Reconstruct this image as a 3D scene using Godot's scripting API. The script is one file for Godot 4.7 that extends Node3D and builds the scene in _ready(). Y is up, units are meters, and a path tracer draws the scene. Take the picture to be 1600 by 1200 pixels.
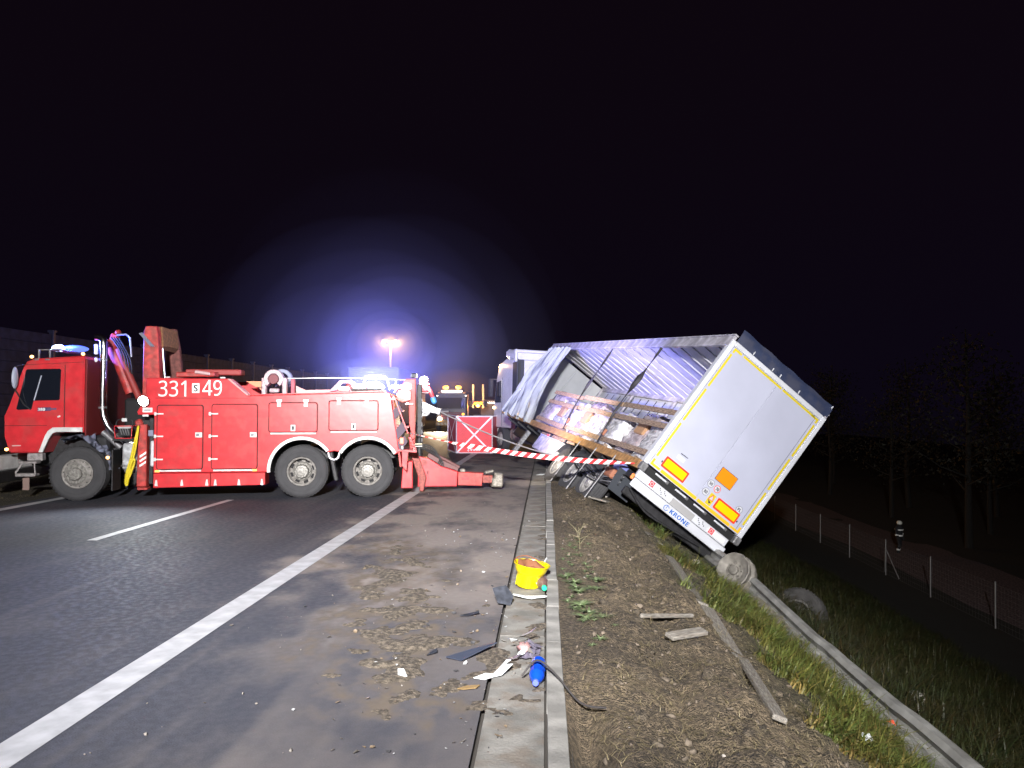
extends Node3D
# Night motorway: red recovery truck beside a curtain-sided trailer that has slid down the verge.

# ---------------------------------------------------------------- mesh builder
class MB:
	var v := PackedVector3Array()
	var n := PackedVector3Array()
	var u := PackedVector2Array()
	var c := PackedColorArray()
	var col := Color.WHITE
	var xf := Transform3D()

	func tri(a: Vector3, b: Vector3, d: Vector3, na: Vector3, nb: Vector3, nd: Vector3, ua := Vector2.ZERO, ub := Vector2.ZERO, ud := Vector2.ZERO) -> void:
		if (b - a).cross(d - a).dot(na + nb + nd) > 0.0:
			var t := b; b = d; d = t
			t = nb; nb = nd; nd = t
			var s := ub; ub = ud; ud = s
		v.append(xf * a); v.append(xf * b); v.append(xf * d)
		n.append((xf.basis * na).normalized()); n.append((xf.basis * nb).normalized()); n.append((xf.basis * nd).normalized())
		u.append(ua); u.append(ub); u.append(ud)
		c.append(col); c.append(col); c.append(col)

	func quad(a: Vector3, b: Vector3, d: Vector3, e: Vector3, nn := Vector3.ZERO) -> void:
		var m := nn
		if m == Vector3.ZERO:
			m = (b - a).cross(d - a).normalized()
			if m == Vector3.ZERO:
				m = (d - a).cross(e - a).normalized()
		tri(a, b, d, m, m, m, Vector2(0, 0), Vector2(1, 0), Vector2(1, 1))
		tri(a, d, e, m, m, m, Vector2(0, 0), Vector2(1, 1), Vector2(0, 1))

	func box(ce: Vector3, s: Vector3, bev := 0.0, rot := Basis()) -> void:
		var old := xf
		xf = xf * Transform3D(rot, ce)
		var h := s * 0.5
		var b := minf(bev, minf(h.x, minf(h.y, h.z)) * 0.9)
		for ax in 3:
			var i := (ax + 1) % 3
			var j := (ax + 2) % 3
			for sg in [-1.0, 1.0]:
				var p: Array[Vector3] = []
				for q in [[-1.0, -1.0], [1.0, -1.0], [1.0, 1.0], [-1.0, 1.0]]:
					var w := Vector3.ZERO
					w[ax] = h[ax] * sg
					w[i] = (h[i] - b) * q[0]
					w[j] = (h[j] - b) * q[1]
					p.append(w)
				var nn := Vector3.ZERO
				nn[ax] = sg
				quad(p[0], p[1], p[2], p[3], nn)
		if b > 0.0:
			for ax in 3:
				var i := (ax + 1) % 3
				var j := (ax + 2) % 3
				for si in [-1.0, 1.0]:
					for sj in [-1.0, 1.0]:
						var nn := Vector3.ZERO
						nn[i] = si; nn[j] = sj
						nn = nn.normalized()
						var p: Array[Vector3] = []
						for q in [[-1.0, 0], [1.0, 0], [1.0, 1], [-1.0, 1]]:
							var w := Vector3.ZERO
							w[ax] = (h[ax] - b) * q[0]
							w[i] = (h[i] - (b if q[1] == 1 else 0.0)) * si
							w[j] = (h[j] - (b if q[1] == 0 else 0.0)) * sj
							p.append(w)
						quad(p[0], p[1], p[2], p[3], nn)
			for sx in [-1.0, 1.0]:
				for sy in [-1.0, 1.0]:
					for sz in [-1.0, 1.0]:
						var nn := Vector3(sx, sy, sz).normalized()
						tri(Vector3(h.x * sx, (h.y - b) * sy, (h.z - b) * sz), Vector3((h.x - b) * sx, h.y * sy, (h.z - b) * sz), Vector3((h.x - b) * sx, (h.y - b) * sy, h.z * sz), nn, nn, nn)
		xf = old

	func cyl(a: Vector3, b: Vector3, r0: float, r1 := -1.0, seg := 14, caps := true) -> void:
		if r1 < 0.0: r1 = r0
		var d := (b - a).normalized()
		var s := d.cross(Vector3.UP if absf(d.y) < 0.9 else Vector3.RIGHT).normalized()
		var t := d.cross(s)
		for k in seg:
			var a0 := TAU * k / seg
			var a1 := TAU * (k + 1) / seg
			var n0 := s * cos(a0) + t * sin(a0)
			var n1 := s * cos(a1) + t * sin(a1)
			tri(a + n0 * r0, a + n1 * r0, b + n1 * r1, n0, n1, n1, Vector2(float(k) / seg, 0), Vector2(float(k + 1) / seg, 0), Vector2(float(k + 1) / seg, 1))
			tri(a + n0 * r0, b + n1 * r1, b + n0 * r1, n0, n1, n0, Vector2(float(k) / seg, 0), Vector2(float(k + 1) / seg, 1), Vector2(float(k) / seg, 1))
			if caps:
				tri(a, a + n0 * r0, a + n1 * r0, -d, -d, -d)
				tri(b, b + n0 * r1, b + n1 * r1, d, d, d)

	func tube(p: Array, r: float, seg := 8, r_end := -1.0) -> void:
		if r_end < 0.0: r_end = r
		var m := p.size()
		var rings := []
		var s := Vector3.ZERO
		for i in m:
			var d: Vector3 = (p[mini(i + 1, m - 1)] - p[maxi(i - 1, 0)])
			d = d.normalized()
			if i == 0:
				s = d.cross(Vector3.UP if absf(d.y) < 0.9 else Vector3.RIGHT).normalized()
			else:
				s = (s - d * s.dot(d)).normalized()
			var t := d.cross(s)
			var ring := []
			for k in seg + 1:
				var a := TAU * k / seg
				ring.append(s * cos(a) + t * sin(a))
			rings.append(ring)
		for i in m - 1:
			var r0 := lerpf(r, r_end, float(i) / (m - 1))
			var r1 := lerpf(r, r_end, float(i + 1) / (m - 1))
			for k in seg:
				var a: Vector3 = rings[i][k]; var b: Vector3 = rings[i][k + 1]
				var d: Vector3 = rings[i + 1][k + 1]; var e: Vector3 = rings[i + 1][k]
				tri(p[i] + a * r0, p[i] + b * r0, p[i + 1] + d * r1, a, b, d)
				tri(p[i] + a * r0, p[i + 1] + d * r1, p[i + 1] + e * r1, a, d, e)
		for q in [[0, 1, r], [m - 1, m - 2, r_end]]:
			var nn: Vector3 = (p[q[0]] - p[q[1]]).normalized()
			for k in seg:
				tri(p[q[0]], p[q[0]] + rings[q[0]][k] * q[2], p[q[0]] + rings[q[0]][k + 1] * q[2], nn, nn, nn)

	# profile: Vector2(radius, z), turned round the z axis
	func lathe(p: Array, seg := 28, wob := 0.0, rs := 0) -> void:
		var rg := RandomNumberGenerator.new()
		rg.seed = 99 + rs
		var wb := []
		for k in seg: wb.append(1.0 + wob * rg.randf_range(-1, 1))
		for i in p.size() - 1:
			var a: Vector2 = p[i]; var b: Vector2 = p[i + 1]
			var dn := Vector2(-(b.y - a.y), b.x - a.x)   # (radial, axial) candidate normal
			if dn.length() < 1e-7: continue
			dn = dn.normalized()
			for k in seg:
				var t0 := TAU * k / seg; var t1 := TAU * (k + 1) / seg
				var w0: float = wb[k]; var w1: float = wb[(k + 1) % seg]
				var e0 := Vector3(cos(t0), sin(t0), 0); var e1 := Vector3(cos(t1), sin(t1), 0)
				var z := Vector3(0, 0, 1)
				var n0 := e0 * dn.x + z * dn.y; var n1 := e1 * dn.x + z * dn.y
				var A := e0 * a.x * w0 + z * a.y; var B := e1 * a.x * w1 + z * a.y
				var D := e1 * b.x * w1 + z * b.y; var E := e0 * b.x * w0 + z * b.y
				tri(A, B, D, n0, n1, n1)
				tri(A, D, E, n0, n1, n0)

	# polygon in x,y pushed from z0 to z1
	func prism(poly: PackedVector2Array, z0: float, z1: float, bev := 0.0) -> void:
		var hi := maxf(z0, z1); var lo := minf(z0, z1)
		var top := poly
		if bev > 0.0:
			var off := Geometry2D.offset_polygon(poly, -bev, Geometry2D.JOIN_MITER)
			if off.size() == 1 and off[0].size() == poly.size():
				top = off[0]
				# keep vertex correspondence
				var best := 0; var bd := 1e9
				for k in top.size():
					var dd := top[k].distance_to(poly[0])
					if dd < bd: bd = dd; best = k
				var fixed := PackedVector2Array()
				for k in top.size(): fixed.append(top[(k + best) % top.size()])
				if fixed[1].distance_to(poly[1]) > bev * 6.0:
					fixed = poly; bev = 0.0
				top = fixed
			else:
				bev = 0.0
		var id := Geometry2D.triangulate_polygon(top)
		for k in range(0, id.size(), 3):
			var a := top[id[k]]; var b := top[id[k + 1]]; var d := top[id[k + 2]]
			tri(Vector3(a.x, a.y, hi), Vector3(b.x, b.y, hi), Vector3(d.x, d.y, hi), Vector3(0, 0, 1), Vector3(0, 0, 1), Vector3(0, 0, 1), a, b, d)
		id = Geometry2D.triangulate_polygon(poly)
		for k in range(0, id.size(), 3):
			var a := poly[id[k]]; var b := poly[id[k + 1]]; var d := poly[id[k + 2]]
			tri(Vector3(a.x, a.y, lo), Vector3(b.x, b.y, lo), Vector3(d.x, d.y, lo), Vector3(0, 0, -1), Vector3(0, 0, -1), Vector3(0, 0, -1), a, b, d)
		var cw := Geometry2D.is_polygon_clockwise(poly)
		for k in poly.size():
			var a := poly[k]; var b := poly[(k + 1) % poly.size()]
			var e := b - a
			var nn := Vector3(e.y, -e.x, 0).normalized()
			if cw: nn = -nn
			quad(Vector3(a.x, a.y, lo), Vector3(b.x, b.y, lo), Vector3(b.x, b.y, hi - bev), Vector3(a.x, a.y, hi - bev), nn)
			if bev > 0.0:
				var a2 := top[k]; var b2 := top[(k + 1) % poly.size()]
				quad(Vector3(a.x, a.y, hi - bev), Vector3(b.x, b.y, hi - bev), Vector3(b2.x, b2.y, hi), Vector3(a2.x, a2.y, hi), (nn + Vector3(0, 0, 1)).normalized())

	func ball(ce: Vector3, r: Vector3, seg := 14, rings := 8, wob := 0.0, rs := 0) -> void:
		var rg := RandomNumberGenerator.new()
		rg.seed = 7 + rs
		var g := []
		for i in rings + 1:
			var row := []
			for k in seg:
				row.append(1.0 + (wob * rg.randf_range(-1, 1)))
			g.append(row)
		for k in range(1, seg): g[0][k] = g[0][0]; g[rings][k] = g[rings][0]
		for i in rings:
			for k in seg:
				var P := []; var N := []
				for q in [[i, k], [i, k + 1], [i + 1, k + 1], [i + 1, k]]:
					var th: float = PI * q[0] / rings; var ph: float = TAU * q[1] / seg
					var d := Vector3(sin(th) * cos(ph), cos(th), sin(th) * sin(ph))
					P.append(ce + d * r * g[q[0]][q[1] % seg]); N.append((d / r).normalized())
				tri(P[0], P[1], P[2], N[0], N[1], N[2])
				tri(P[0], P[2], P[3], N[0], N[2], N[3])

	# grid of points g[i][j] with smooth normals; skip: cells to leave out
	func sheet(g: Array, colors := [], flip := 1.0) -> void:
		var R := g.size(); var S: int = g[0].size()
		var nr := []
		for i in R:
			var row := PackedVector3Array()
			for j in S:
				var a: Vector3 = g[mini(i + 1, R - 1)][j] - g[maxi(i - 1, 0)][j]
				var b: Vector3 = g[i][mini(j + 1, S - 1)] - g[i][maxi(j - 1, 0)]
				row.append(a.cross(b).normalized() * flip)
			nr.append(row)
		for i in R - 1:
			for j in S - 1:
				var q := [[i, j], [i, j + 1], [i + 1, j + 1], [i + 1, j]]
				for t in [[0, 1, 2], [0, 2, 3]]:
					var k0: Array = q[t[0]]; var k1: Array = q[t[1]]; var k2: Array = q[t[2]]
					if colors.size():
						var st := c.size()
						tri(g[k0[0]][k0[1]], g[k1[0]][k1[1]], g[k2[0]][k2[1]], nr[k0[0]][k0[1]], nr[k1[0]][k1[1]], nr[k2[0]][k2[1]])
						var cc: Color = colors[k0[0]][k0[1]]
						c[st] = cc; c[st + 1] = cc; c[st + 2] = cc
					else:
						tri(g[k0[0]][k0[1]], g[k1[0]][k1[1]], g[k2[0]][k2[1]], nr[k0[0]][k0[1]], nr[k1[0]][k1[1]], nr[k2[0]][k2[1]], Vector2(k0[1], k0[0]), Vector2(k1[1], k1[0]), Vector2(k2[1], k2[0]))

	func mesh() -> ArrayMesh:
		var a := []
		a.resize(Mesh.ARRAY_MAX)
		a[Mesh.ARRAY_VERTEX] = v; a[Mesh.ARRAY_NORMAL] = n; a[Mesh.ARRAY_TEX_UV] = u; a[Mesh.ARRAY_COLOR] = c
		var m := ArrayMesh.new()
		m.add_surface_from_arrays(Mesh.PRIMITIVE_TRIANGLES, a)
		return m

# ---------------------------------------------------------------- naming and tagging
var rng := RandomNumberGenerator.new()
var taken := {}
var M := {}

func numbered(called: String, parent: Node) -> String:
	var key := str(parent.get_instance_id()) + called
	var k: int = taken.get(key, 0)
	taken[key] = k + 1
	return called if k == 0 else "%s_%03d" % [called, k]

func put(called: String, mesh: Mesh, material: Material, parent: Node = null) -> MeshInstance3D:
	if parent == null: parent = self
	var o := MeshInstance3D.new()
	o.name = numbered(called, parent)
	o.mesh = mesh
	o.material_override = material
	parent.add_child(o, true)
	return o

func obj(called: String, b: MB, material: Material, parent: Node = null) -> MeshInstance3D:
	return put(called, b.mesh(), material, parent)

func tag(o: Node, label: String, category := "", group := "", kind := "") -> Node:
	o.set_meta("label", label)
	if category: o.set_meta("category", category)
	if group: o.set_meta("group", group)
	if kind: o.set_meta("kind", kind)
	return o

func thing(called: String, label: String, category: String, xf := Transform3D(), group := "") -> Node3D:
	var o := Node3D.new()
	o.name = numbered(called, self)
	add_child(o, true)
	o.transform = xf
	tag(o, label, category, group)
	return o

func copy_of(src: Node3D, label: String, xf: Transform3D, group := "") -> Node3D:
	var o: Node3D = src.duplicate()
	var base := str(src.name)
	if base.substr(base.length() - 4).begins_with("_") and base.substr(base.length() - 3).is_valid_int(): base = base.substr(0, base.length() - 4)
	o.name = numbered(base, self)
	add_child(o, true)
	o.transform = xf
	o.set_meta("label", label)
	if group: o.set_meta("group", group)
	return o

func structure(called: String, b: MB, material: Material, label: String, kind := "structure") -> MeshInstance3D:
	var o := obj(called, b, material)
	tag(o, label, called.replace("_", " "), "", kind)
	return o

func V(x: float, y: float, z: float) -> Vector3: return Vector3(x, y, z)

func poly(a: Array) -> PackedVector2Array:
	var p := PackedVector2Array()
	for k in range(0, a.size(), 2): p.append(Vector2(a[k], a[k + 1]))
	return p

func arc(ce: Vector2, r: float, a0: float, a1: float, steps: int) -> PackedVector2Array:
	var p := PackedVector2Array()
	for k in steps + 1:
		var a := deg_to_rad(lerpf(a0, a1, float(k) / steps))
		p.append(ce + Vector2(cos(a), sin(a)) * r)
	return p

func bezier(p: Array, steps: int) -> Array:
	# Catmull-Rom through the points
	var o := []
	for i in p.size() - 1:
		var a: Vector3 = p[maxi(i - 1, 0)]; var b: Vector3 = p[i]; var c: Vector3 = p[i + 1]; var d: Vector3 = p[mini(i + 2, p.size() - 1)]
		for k in steps:
			o.append(b.cubic_interpolate(c, a, d, float(k) / steps))
	o.append(p[-1])
	return o

func roundrect(x0: float, y0: float, x1: float, y1: float, r: float) -> PackedVector2Array:
	var p := PackedVector2Array()
	for q in [[x1 - r, y1 - r, 0.0], [x0 + r, y1 - r, 90.0], [x0 + r, y0 + r, 180.0], [x1 - r, y0 + r, 270.0]]:
		p.append_array(arc(Vector2(q[0], q[1]), r, q[2], q[2] + 90.0, 3))
	return p

# ---------------------------------------------------------------- textures and materials
var T := {}

func ntex(key: String, sd: int, freq: float, oct: int, lo: float, hi: float, contrast := 1.0, size := 512, cell := false) -> void:
	var f := FastNoiseLite.new()
	f.seed = sd
	f.frequency = freq
	f.noise_type = FastNoiseLite.TYPE_CELLULAR if cell else FastNoiseLite.TYPE_SIMPLEX_SMOOTH
	f.fractal_octaves = oct
	f.fractal_type = FastNoiseLite.FRACTAL_NONE if oct <= 1 else FastNoiseLite.FRACTAL_FBM
	var im := f.get_seamless_image(size, size)
	im.convert(Image.FORMAT_L8)
	var lut := PackedByteArray()
	lut.resize(256)
	for k in 256:
		var t := clampf((k / 255.0 - 0.5) * contrast + 0.5, 0.0, 1.0)
		lut[k] = int(255.0 * lerpf(lo, hi, t))
	var d := im.get_data()
	for k in d.size(): d[k] = lut[d[k]]
	T[key] = ImageTexture.create_from_image(Image.create_from_data(size, size, false, Image.FORMAT_L8, d))

func dirt_tex(key: String, sd: int, freq: float, cut: float, rgb: Color, most: float, stretch := false) -> void:
	# a coloured film with an alpha of its own: splashes and dust
	var f := FastNoiseLite.new()
	f.seed = sd
	f.frequency = freq
	f.fractal_octaves = 5
	var im := f.get_seamless_image(512, 512)
	im.convert(Image.FORMAT_L8)
	var d := im.get_data()
	var o := PackedByteArray()
	o.resize(d.size() * 4)
	var c := rgb.linear_to_srgb()
	for k in d.size():
		o[k * 4] = int(c.r * 255); o[k * 4 + 1] = int(c.g * 255); o[k * 4 + 2] = int(c.b * 255)
		o[k * 4 + 3] = int(255.0 * most * clampf((d[k] / 255.0 - cut) / (1.0 - cut) * 1.6, 0.0, 1.0))
	T[key] = ImageTexture.create_from_image(Image.create_from_data(512, 512, false, Image.FORMAT_RGBA8, o))

func mat(key: String, r: float, g: float, b: float, rough := 0.6, metal := 0.0, o := {}) -> StandardMaterial3D:
	if M.has(key): return M[key]
	var m := StandardMaterial3D.new()
	m.resource_name = key
	m.albedo_color = Color(r, g, b).linear_to_srgb()
	m.roughness = rough
	m.metallic = metal
	if o.has("tex"):
		m.albedo_texture = T[o.tex]
	if o.has("rtex"):
		m.roughness_texture = T[o.rtex]
		m.roughness_texture_channel = BaseMaterial3D.TEXTURE_CHANNEL_RED
	if o.has("bump"):
		m.heightmap_enabled = true
		m.heightmap_texture = T[o.bump]
		m.heightmap_scale = o.get("bs", 1.0)
	if o.has("tex") or o.has("rtex") or o.has("bump") or o.has("film"):
		m.uv1_triplanar = true
		m.uv1_world_triplanar = o.get("world", false)
		var s: float = o.get("scale", 1.0)
		m.uv1_scale = Vector3(s, s, s) * Vector3(o.get("sx", 1.0), o.get("sy", 1.0), o.get("sz", 1.0))
	if o.has("film"):
		m.detail_enabled = true
		m.detail_albedo = T[o.film]
		m.detail_blend_mode = BaseMaterial3D.BLEND_MODE_MIX
		m.detail_uv_layer = BaseMaterial3D.DETAIL_UV_1
	if o.has("coat"):
		m.clearcoat_enabled = true
		m.clearcoat = o.coat
		m.clearcoat_roughness = o.get("cr", 0.1)
	if o.has("vc"): m.vertex_color_use_as_albedo = true
	if o.has("emit"):
		m.emission_enabled = true
		var e: Color = o.emit
		m.emission = e.linear_to_srgb()
		m.emission_energy_multiplier = o.get("ee", 1.0)
	if o.has("alpha"):
		m.transparency = BaseMaterial3D.TRANSPARENCY_ALPHA
		m.albedo_color.a = o.alpha
	if o.has("back"):
		m.backlight_enabled = true
		m.backlight = Color(o.back, o.back, o.back).linear_to_srgb()
	m.cull_mode = BaseMaterial3D.CULL_DISABLED
	M[key] = m
	return m

func lettering(called: String, s: String, at: Transform3D, w: float, h: float, m: Material, parent: Node, face := "Droid Sans", weight := 700) -> MeshInstance3D:
	var t := TextMesh.new()
	t.text = s
	var f := SystemFont.new()
	f.font_names = PackedStringArray([face])
	f.font_weight = weight
	t.font = f
	t.font_size = 64
	t.pixel_size = 0.01
	t.depth = 0.2
	t.curve_step = 2.0
	var bb := t.get_aabb()
	var o := put(called, t, m, parent)
	var sc := V(w / maxf(bb.size.x, 0.01), h / maxf(bb.size.y, 0.01), 0.004 / 0.2)
	var ce := bb.get_center()
	o.transform = at * Transform3D(Basis.from_scale(sc), -ce * sc)
	return o

func omni(called: String, at: Vector3, c: Color, e: float, size := 0.1, reach := 60.0) -> void:
	var l := OmniLight3D.new()
	l.name = numbered(called, self)
	add_child(l, true)
	l.position = at
	l.light_color = c
	l.light_energy = e
	l.light_size = size
	l.omni_range = reach
	l.omni_attenuation = 2.0
	l.shadow_enabled = true

func spot(called: String, at: Vector3, to: Vector3, c: Color, e: float, angle: float, blend := 1.0, size := 0.2, reach := 120.0) -> void:
	var l := SpotLight3D.new()
	l.name = numbered(called, self)
	add_child(l, true)
	l.look_at_from_position(at, to)
	l.light_color = c
	l.light_energy = e
	l.spot_angle = angle
	l.spot_angle_attenuation = blend
	l.light_size = size
	l.spot_range = reach
	l.spot_attenuation = 2.0
	l.shadow_enabled = true

func lin(r: float, g: float, b: float) -> Color: return Color(r, g, b).linear_to_srgb()

# ---------------------------------------------------------------- the scene
const FLOOD := Vector3(-0.5, 5.4, 5.0)

func _ready() -> void:
	rng.seed = 20
	# camera: eye height 1.8 m, road vanishing a little right of the middle
	var cam := Camera3D.new()
	cam.name = "camera"
	add_child(cam)
	cam.position = Vector3(0, 1.8, 0)
	cam.rotation = Vector3(atan(37.0 / 1200.0), atan(53.0 / 1200.0), 0)
	cam.fov = rad_to_deg(2.0 * atan(0.5))
	cam.near = 0.05
	cam.far = 600.0
	cam.current = true
	# night sky
	var env := Environment.new()
	env.background_mode = Environment.BG_SKY
	var sm := ProceduralSkyMaterial.new()
	sm.sky_top_color = lin(0.0027, 0.0013, 0.0027)
	sm.sky_horizon_color = lin(0.0022, 0.0014, 0.0042)
	sm.ground_horizon_color = lin(0.0022, 0.0014, 0.0042)
	sm.ground_bottom_color = lin(0.0015, 0.0012, 0.002)
	sm.sky_curve = 0.2
	var sky := Sky.new()
	sky.sky_material = sm
	env.sky = sky
	env.tonemap_mode = Environment.TONE_MAPPER_LINEAR
	env.tonemap_exposure = 1.45
	env.sdfgi_enabled = true
	env.ssao_enabled = true
	env.ssil_enabled = true
	env.volumetric_fog_enabled = true
	env.volumetric_fog_density = 0.0
	var we := WorldEnvironment.new()
	we.name = "environment"
	we.environment = env
	add_child(we)
	# the floodlights on the mast behind the viewer
	spot("floodlight", FLOOD + V(-0.3, 0, -0.05), V(-6.0, 1.8, -15.0), lin(1.0, 0.97, 0.95), 500.0, 31.0, 1.0, 0.18)
	spot("floodlight", FLOOD + V(0.3, 0, -0.05), V(2.2, 1.3, -15.0), lin(1.0, 0.97, 0.95), 500.0, 31.0, 1.0, 0.18)
	# textures
	ntex("fine", 1, 0.008, 6, 0.9, 1.0, 1.4)
	ntex("soft", 2, 0.005, 5, 0.95, 1.0, 1.3)
	ntex("wear", 3, 0.006, 7, 0.72, 1.0, 1.6)
	ntex("paint", 14, 0.012, 7, 0.88, 1.0, 1.5)
	ntex("blotch", 4, 0.006, 5, 0.75, 1.0, 1.8)
	ntex("asphalt", 5, 0.14, 4, 0.84, 1.0, 1.5)
	ntex("rough", 6, 0.02, 5, 0.72, 1.0, 1.8)
	ntex("soil", 7, 0.03, 6, 0.55, 1.0, 2.2)
	ntex("grit", 8, 0.09, 5, 0.0, 1.0, 1.5)
	ntex("concrete", 9, 0.007, 8, 0.78, 1.0, 1.6)
	ntex("wood", 10, 0.02, 4, 0.6, 1.0, 2.0)
	ntex("crinkle", 11, 0.008, 3, 0.0, 1.0, 1.3)
	dirt_tex("dust", 21, 0.005, 0.45, Color(0.2, 0.17, 0.14), 0.13)
	dirt_tex("mudfilm", 22, 0.008, 0.44, Color(0.16, 0.13, 0.1), 0.6)
	build_ground()
	build_road()
	build_barriers()
	build_truck()
	build_trailer()
	build_tractor()
	build_far()
	build_debris()
	build_person()
	build_plants()
	build_trees()
	build_floodlight()
	build_mist()

func build_mist() -> void:
	# a bank of night mist drifting behind the red truck, thicker towards its middle
	var banks := []
	for k in 10:
		var r := 1.5 + 0.5 * k
		banks.append([V(-4.3 + 0.9 * sin(k * 2.4) - 0.08 * k, 2.9 + 0.5 * sin(k * 1.7), -18.9 - 0.45 * k), V(r * (2.0 + 0.3 * sin(k * 3.1)), r * (1.9 + 0.25 * cos(k * 2.2)), r * 1.6), 0.0052 * pow(1.0 - k / 10.0, 1.7)])
	banks.append([truck_xf * V(-0.05, 2.3, -0.5), V(2.4, 1.1, 1.3), 0.016])
	for k in 4:
		var r := 1.3 + 1.35 * k
		banks.append([V(-19.4 + 0.3 * sin(k * 2.0), 9.9 - 0.2 * k, -96), V(r * 2.1, r * 1.8, r * 2.0), 0.011 - 0.002 * k])
	banks.append([V(-7.0, 2.6, -60), V(7.0, 4.5, 6.0), 0.003])
	for q in banks:
		var f := FogVolume.new()
		f.name = numbered("mist_bank", self)
		f.shape = RenderingServer.FOG_VOLUME_SHAPE_ELLIPSOID
		f.position = q[0]
		f.size = q[1]
		var m := FogMaterial.new()
		m.density = q[2]
		m.albedo = Color(0.9, 0.9, 0.95)
		f.material = m
		add_child(f, true)
		tag(f, "thin bank of night mist lit blue behind the red truck", "mist", "", "stuff")

# ---------------------------------------------------------------- the ground
const TXS := [0.11, 0.8, 1.3, 2.0, 3.0, 3.5, 13.0, 22.0, 90.0]
const TYS := [0.07, 0.05, -0.05, -0.48, -1.16, -1.46, -6.0, -6.15, -6.3]
var gn := FastNoiseLite.new()
var gn2 := FastNoiseLite.new()

func base_h(x: float) -> float:
	for k in TXS.size() - 1:
		if x <= TXS[k + 1]:
			return lerpf(TYS[k], TYS[k + 1], clampf((x - TXS[k]) / (TXS[k + 1] - TXS[k]), 0.0, 1.0))
	return TYS[-1]

func ground_h(x: float, z: float) -> float:
	if x < 0.11: return 0.0
	var h := (base_h(x - 0.2) + base_h(x) + base_h(x + 0.2)) / 3.0 if x > 0.5 else base_h(x)
	var edge := clampf((x - 0.11) / 0.5, 0.0, 1.0)
	h += gn.get_noise_2d(x, z) * 0.085 * edge
	var near := edge * clampf((5.0 - x) / 2.0, 0.0, 1.0)
	h += (absf(gn2.get_noise_2d(x, z)) - 0.2) * 0.085 * near
	var cr := gn2.get_noise_2d(x * 3.1 + 50.0, z * 3.1)
	h += (0.05 * cr * absf(cr) - 0.05 * smoothstep(0.3, 0.55, gn2.get_noise_2d(x * 1.7 - 30.0, z * 1.7))) * near
	# wheel ruts dug by the trailer
	h -= 0.05 * exp(-pow((x - 1.45 + 0.05 * z * 0.4) / 0.1, 2.0)) * smoothstep(3.0, 4.0, -z) * smoothstep(16.0, 12.0, -z)
	var rut := absf(x - 0.95 - 0.12 * sin(z * 0.5) - maxf(0.0, (-z - 9.0)) * 0.03)
	if z < -3.0 and z > -20.0: h -= 0.11 * exp(-pow(rut / 0.16, 2.0))
	# crumbled hollow behind the kerb near the viewer
	h -= 0.24 * exp(-pow((x - 0.22) / 0.1, 2.0) - pow((z + 4.1) / 0.5, 2.0))
	return h

func steps(a: float, b: float, s0: float, grow: float) -> Array:
	var o := []
	var x := a
	var s := s0
	while x < b:
		o.append(x)
		x += s
		s *= grow
	o.append(b)
	return o

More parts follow.
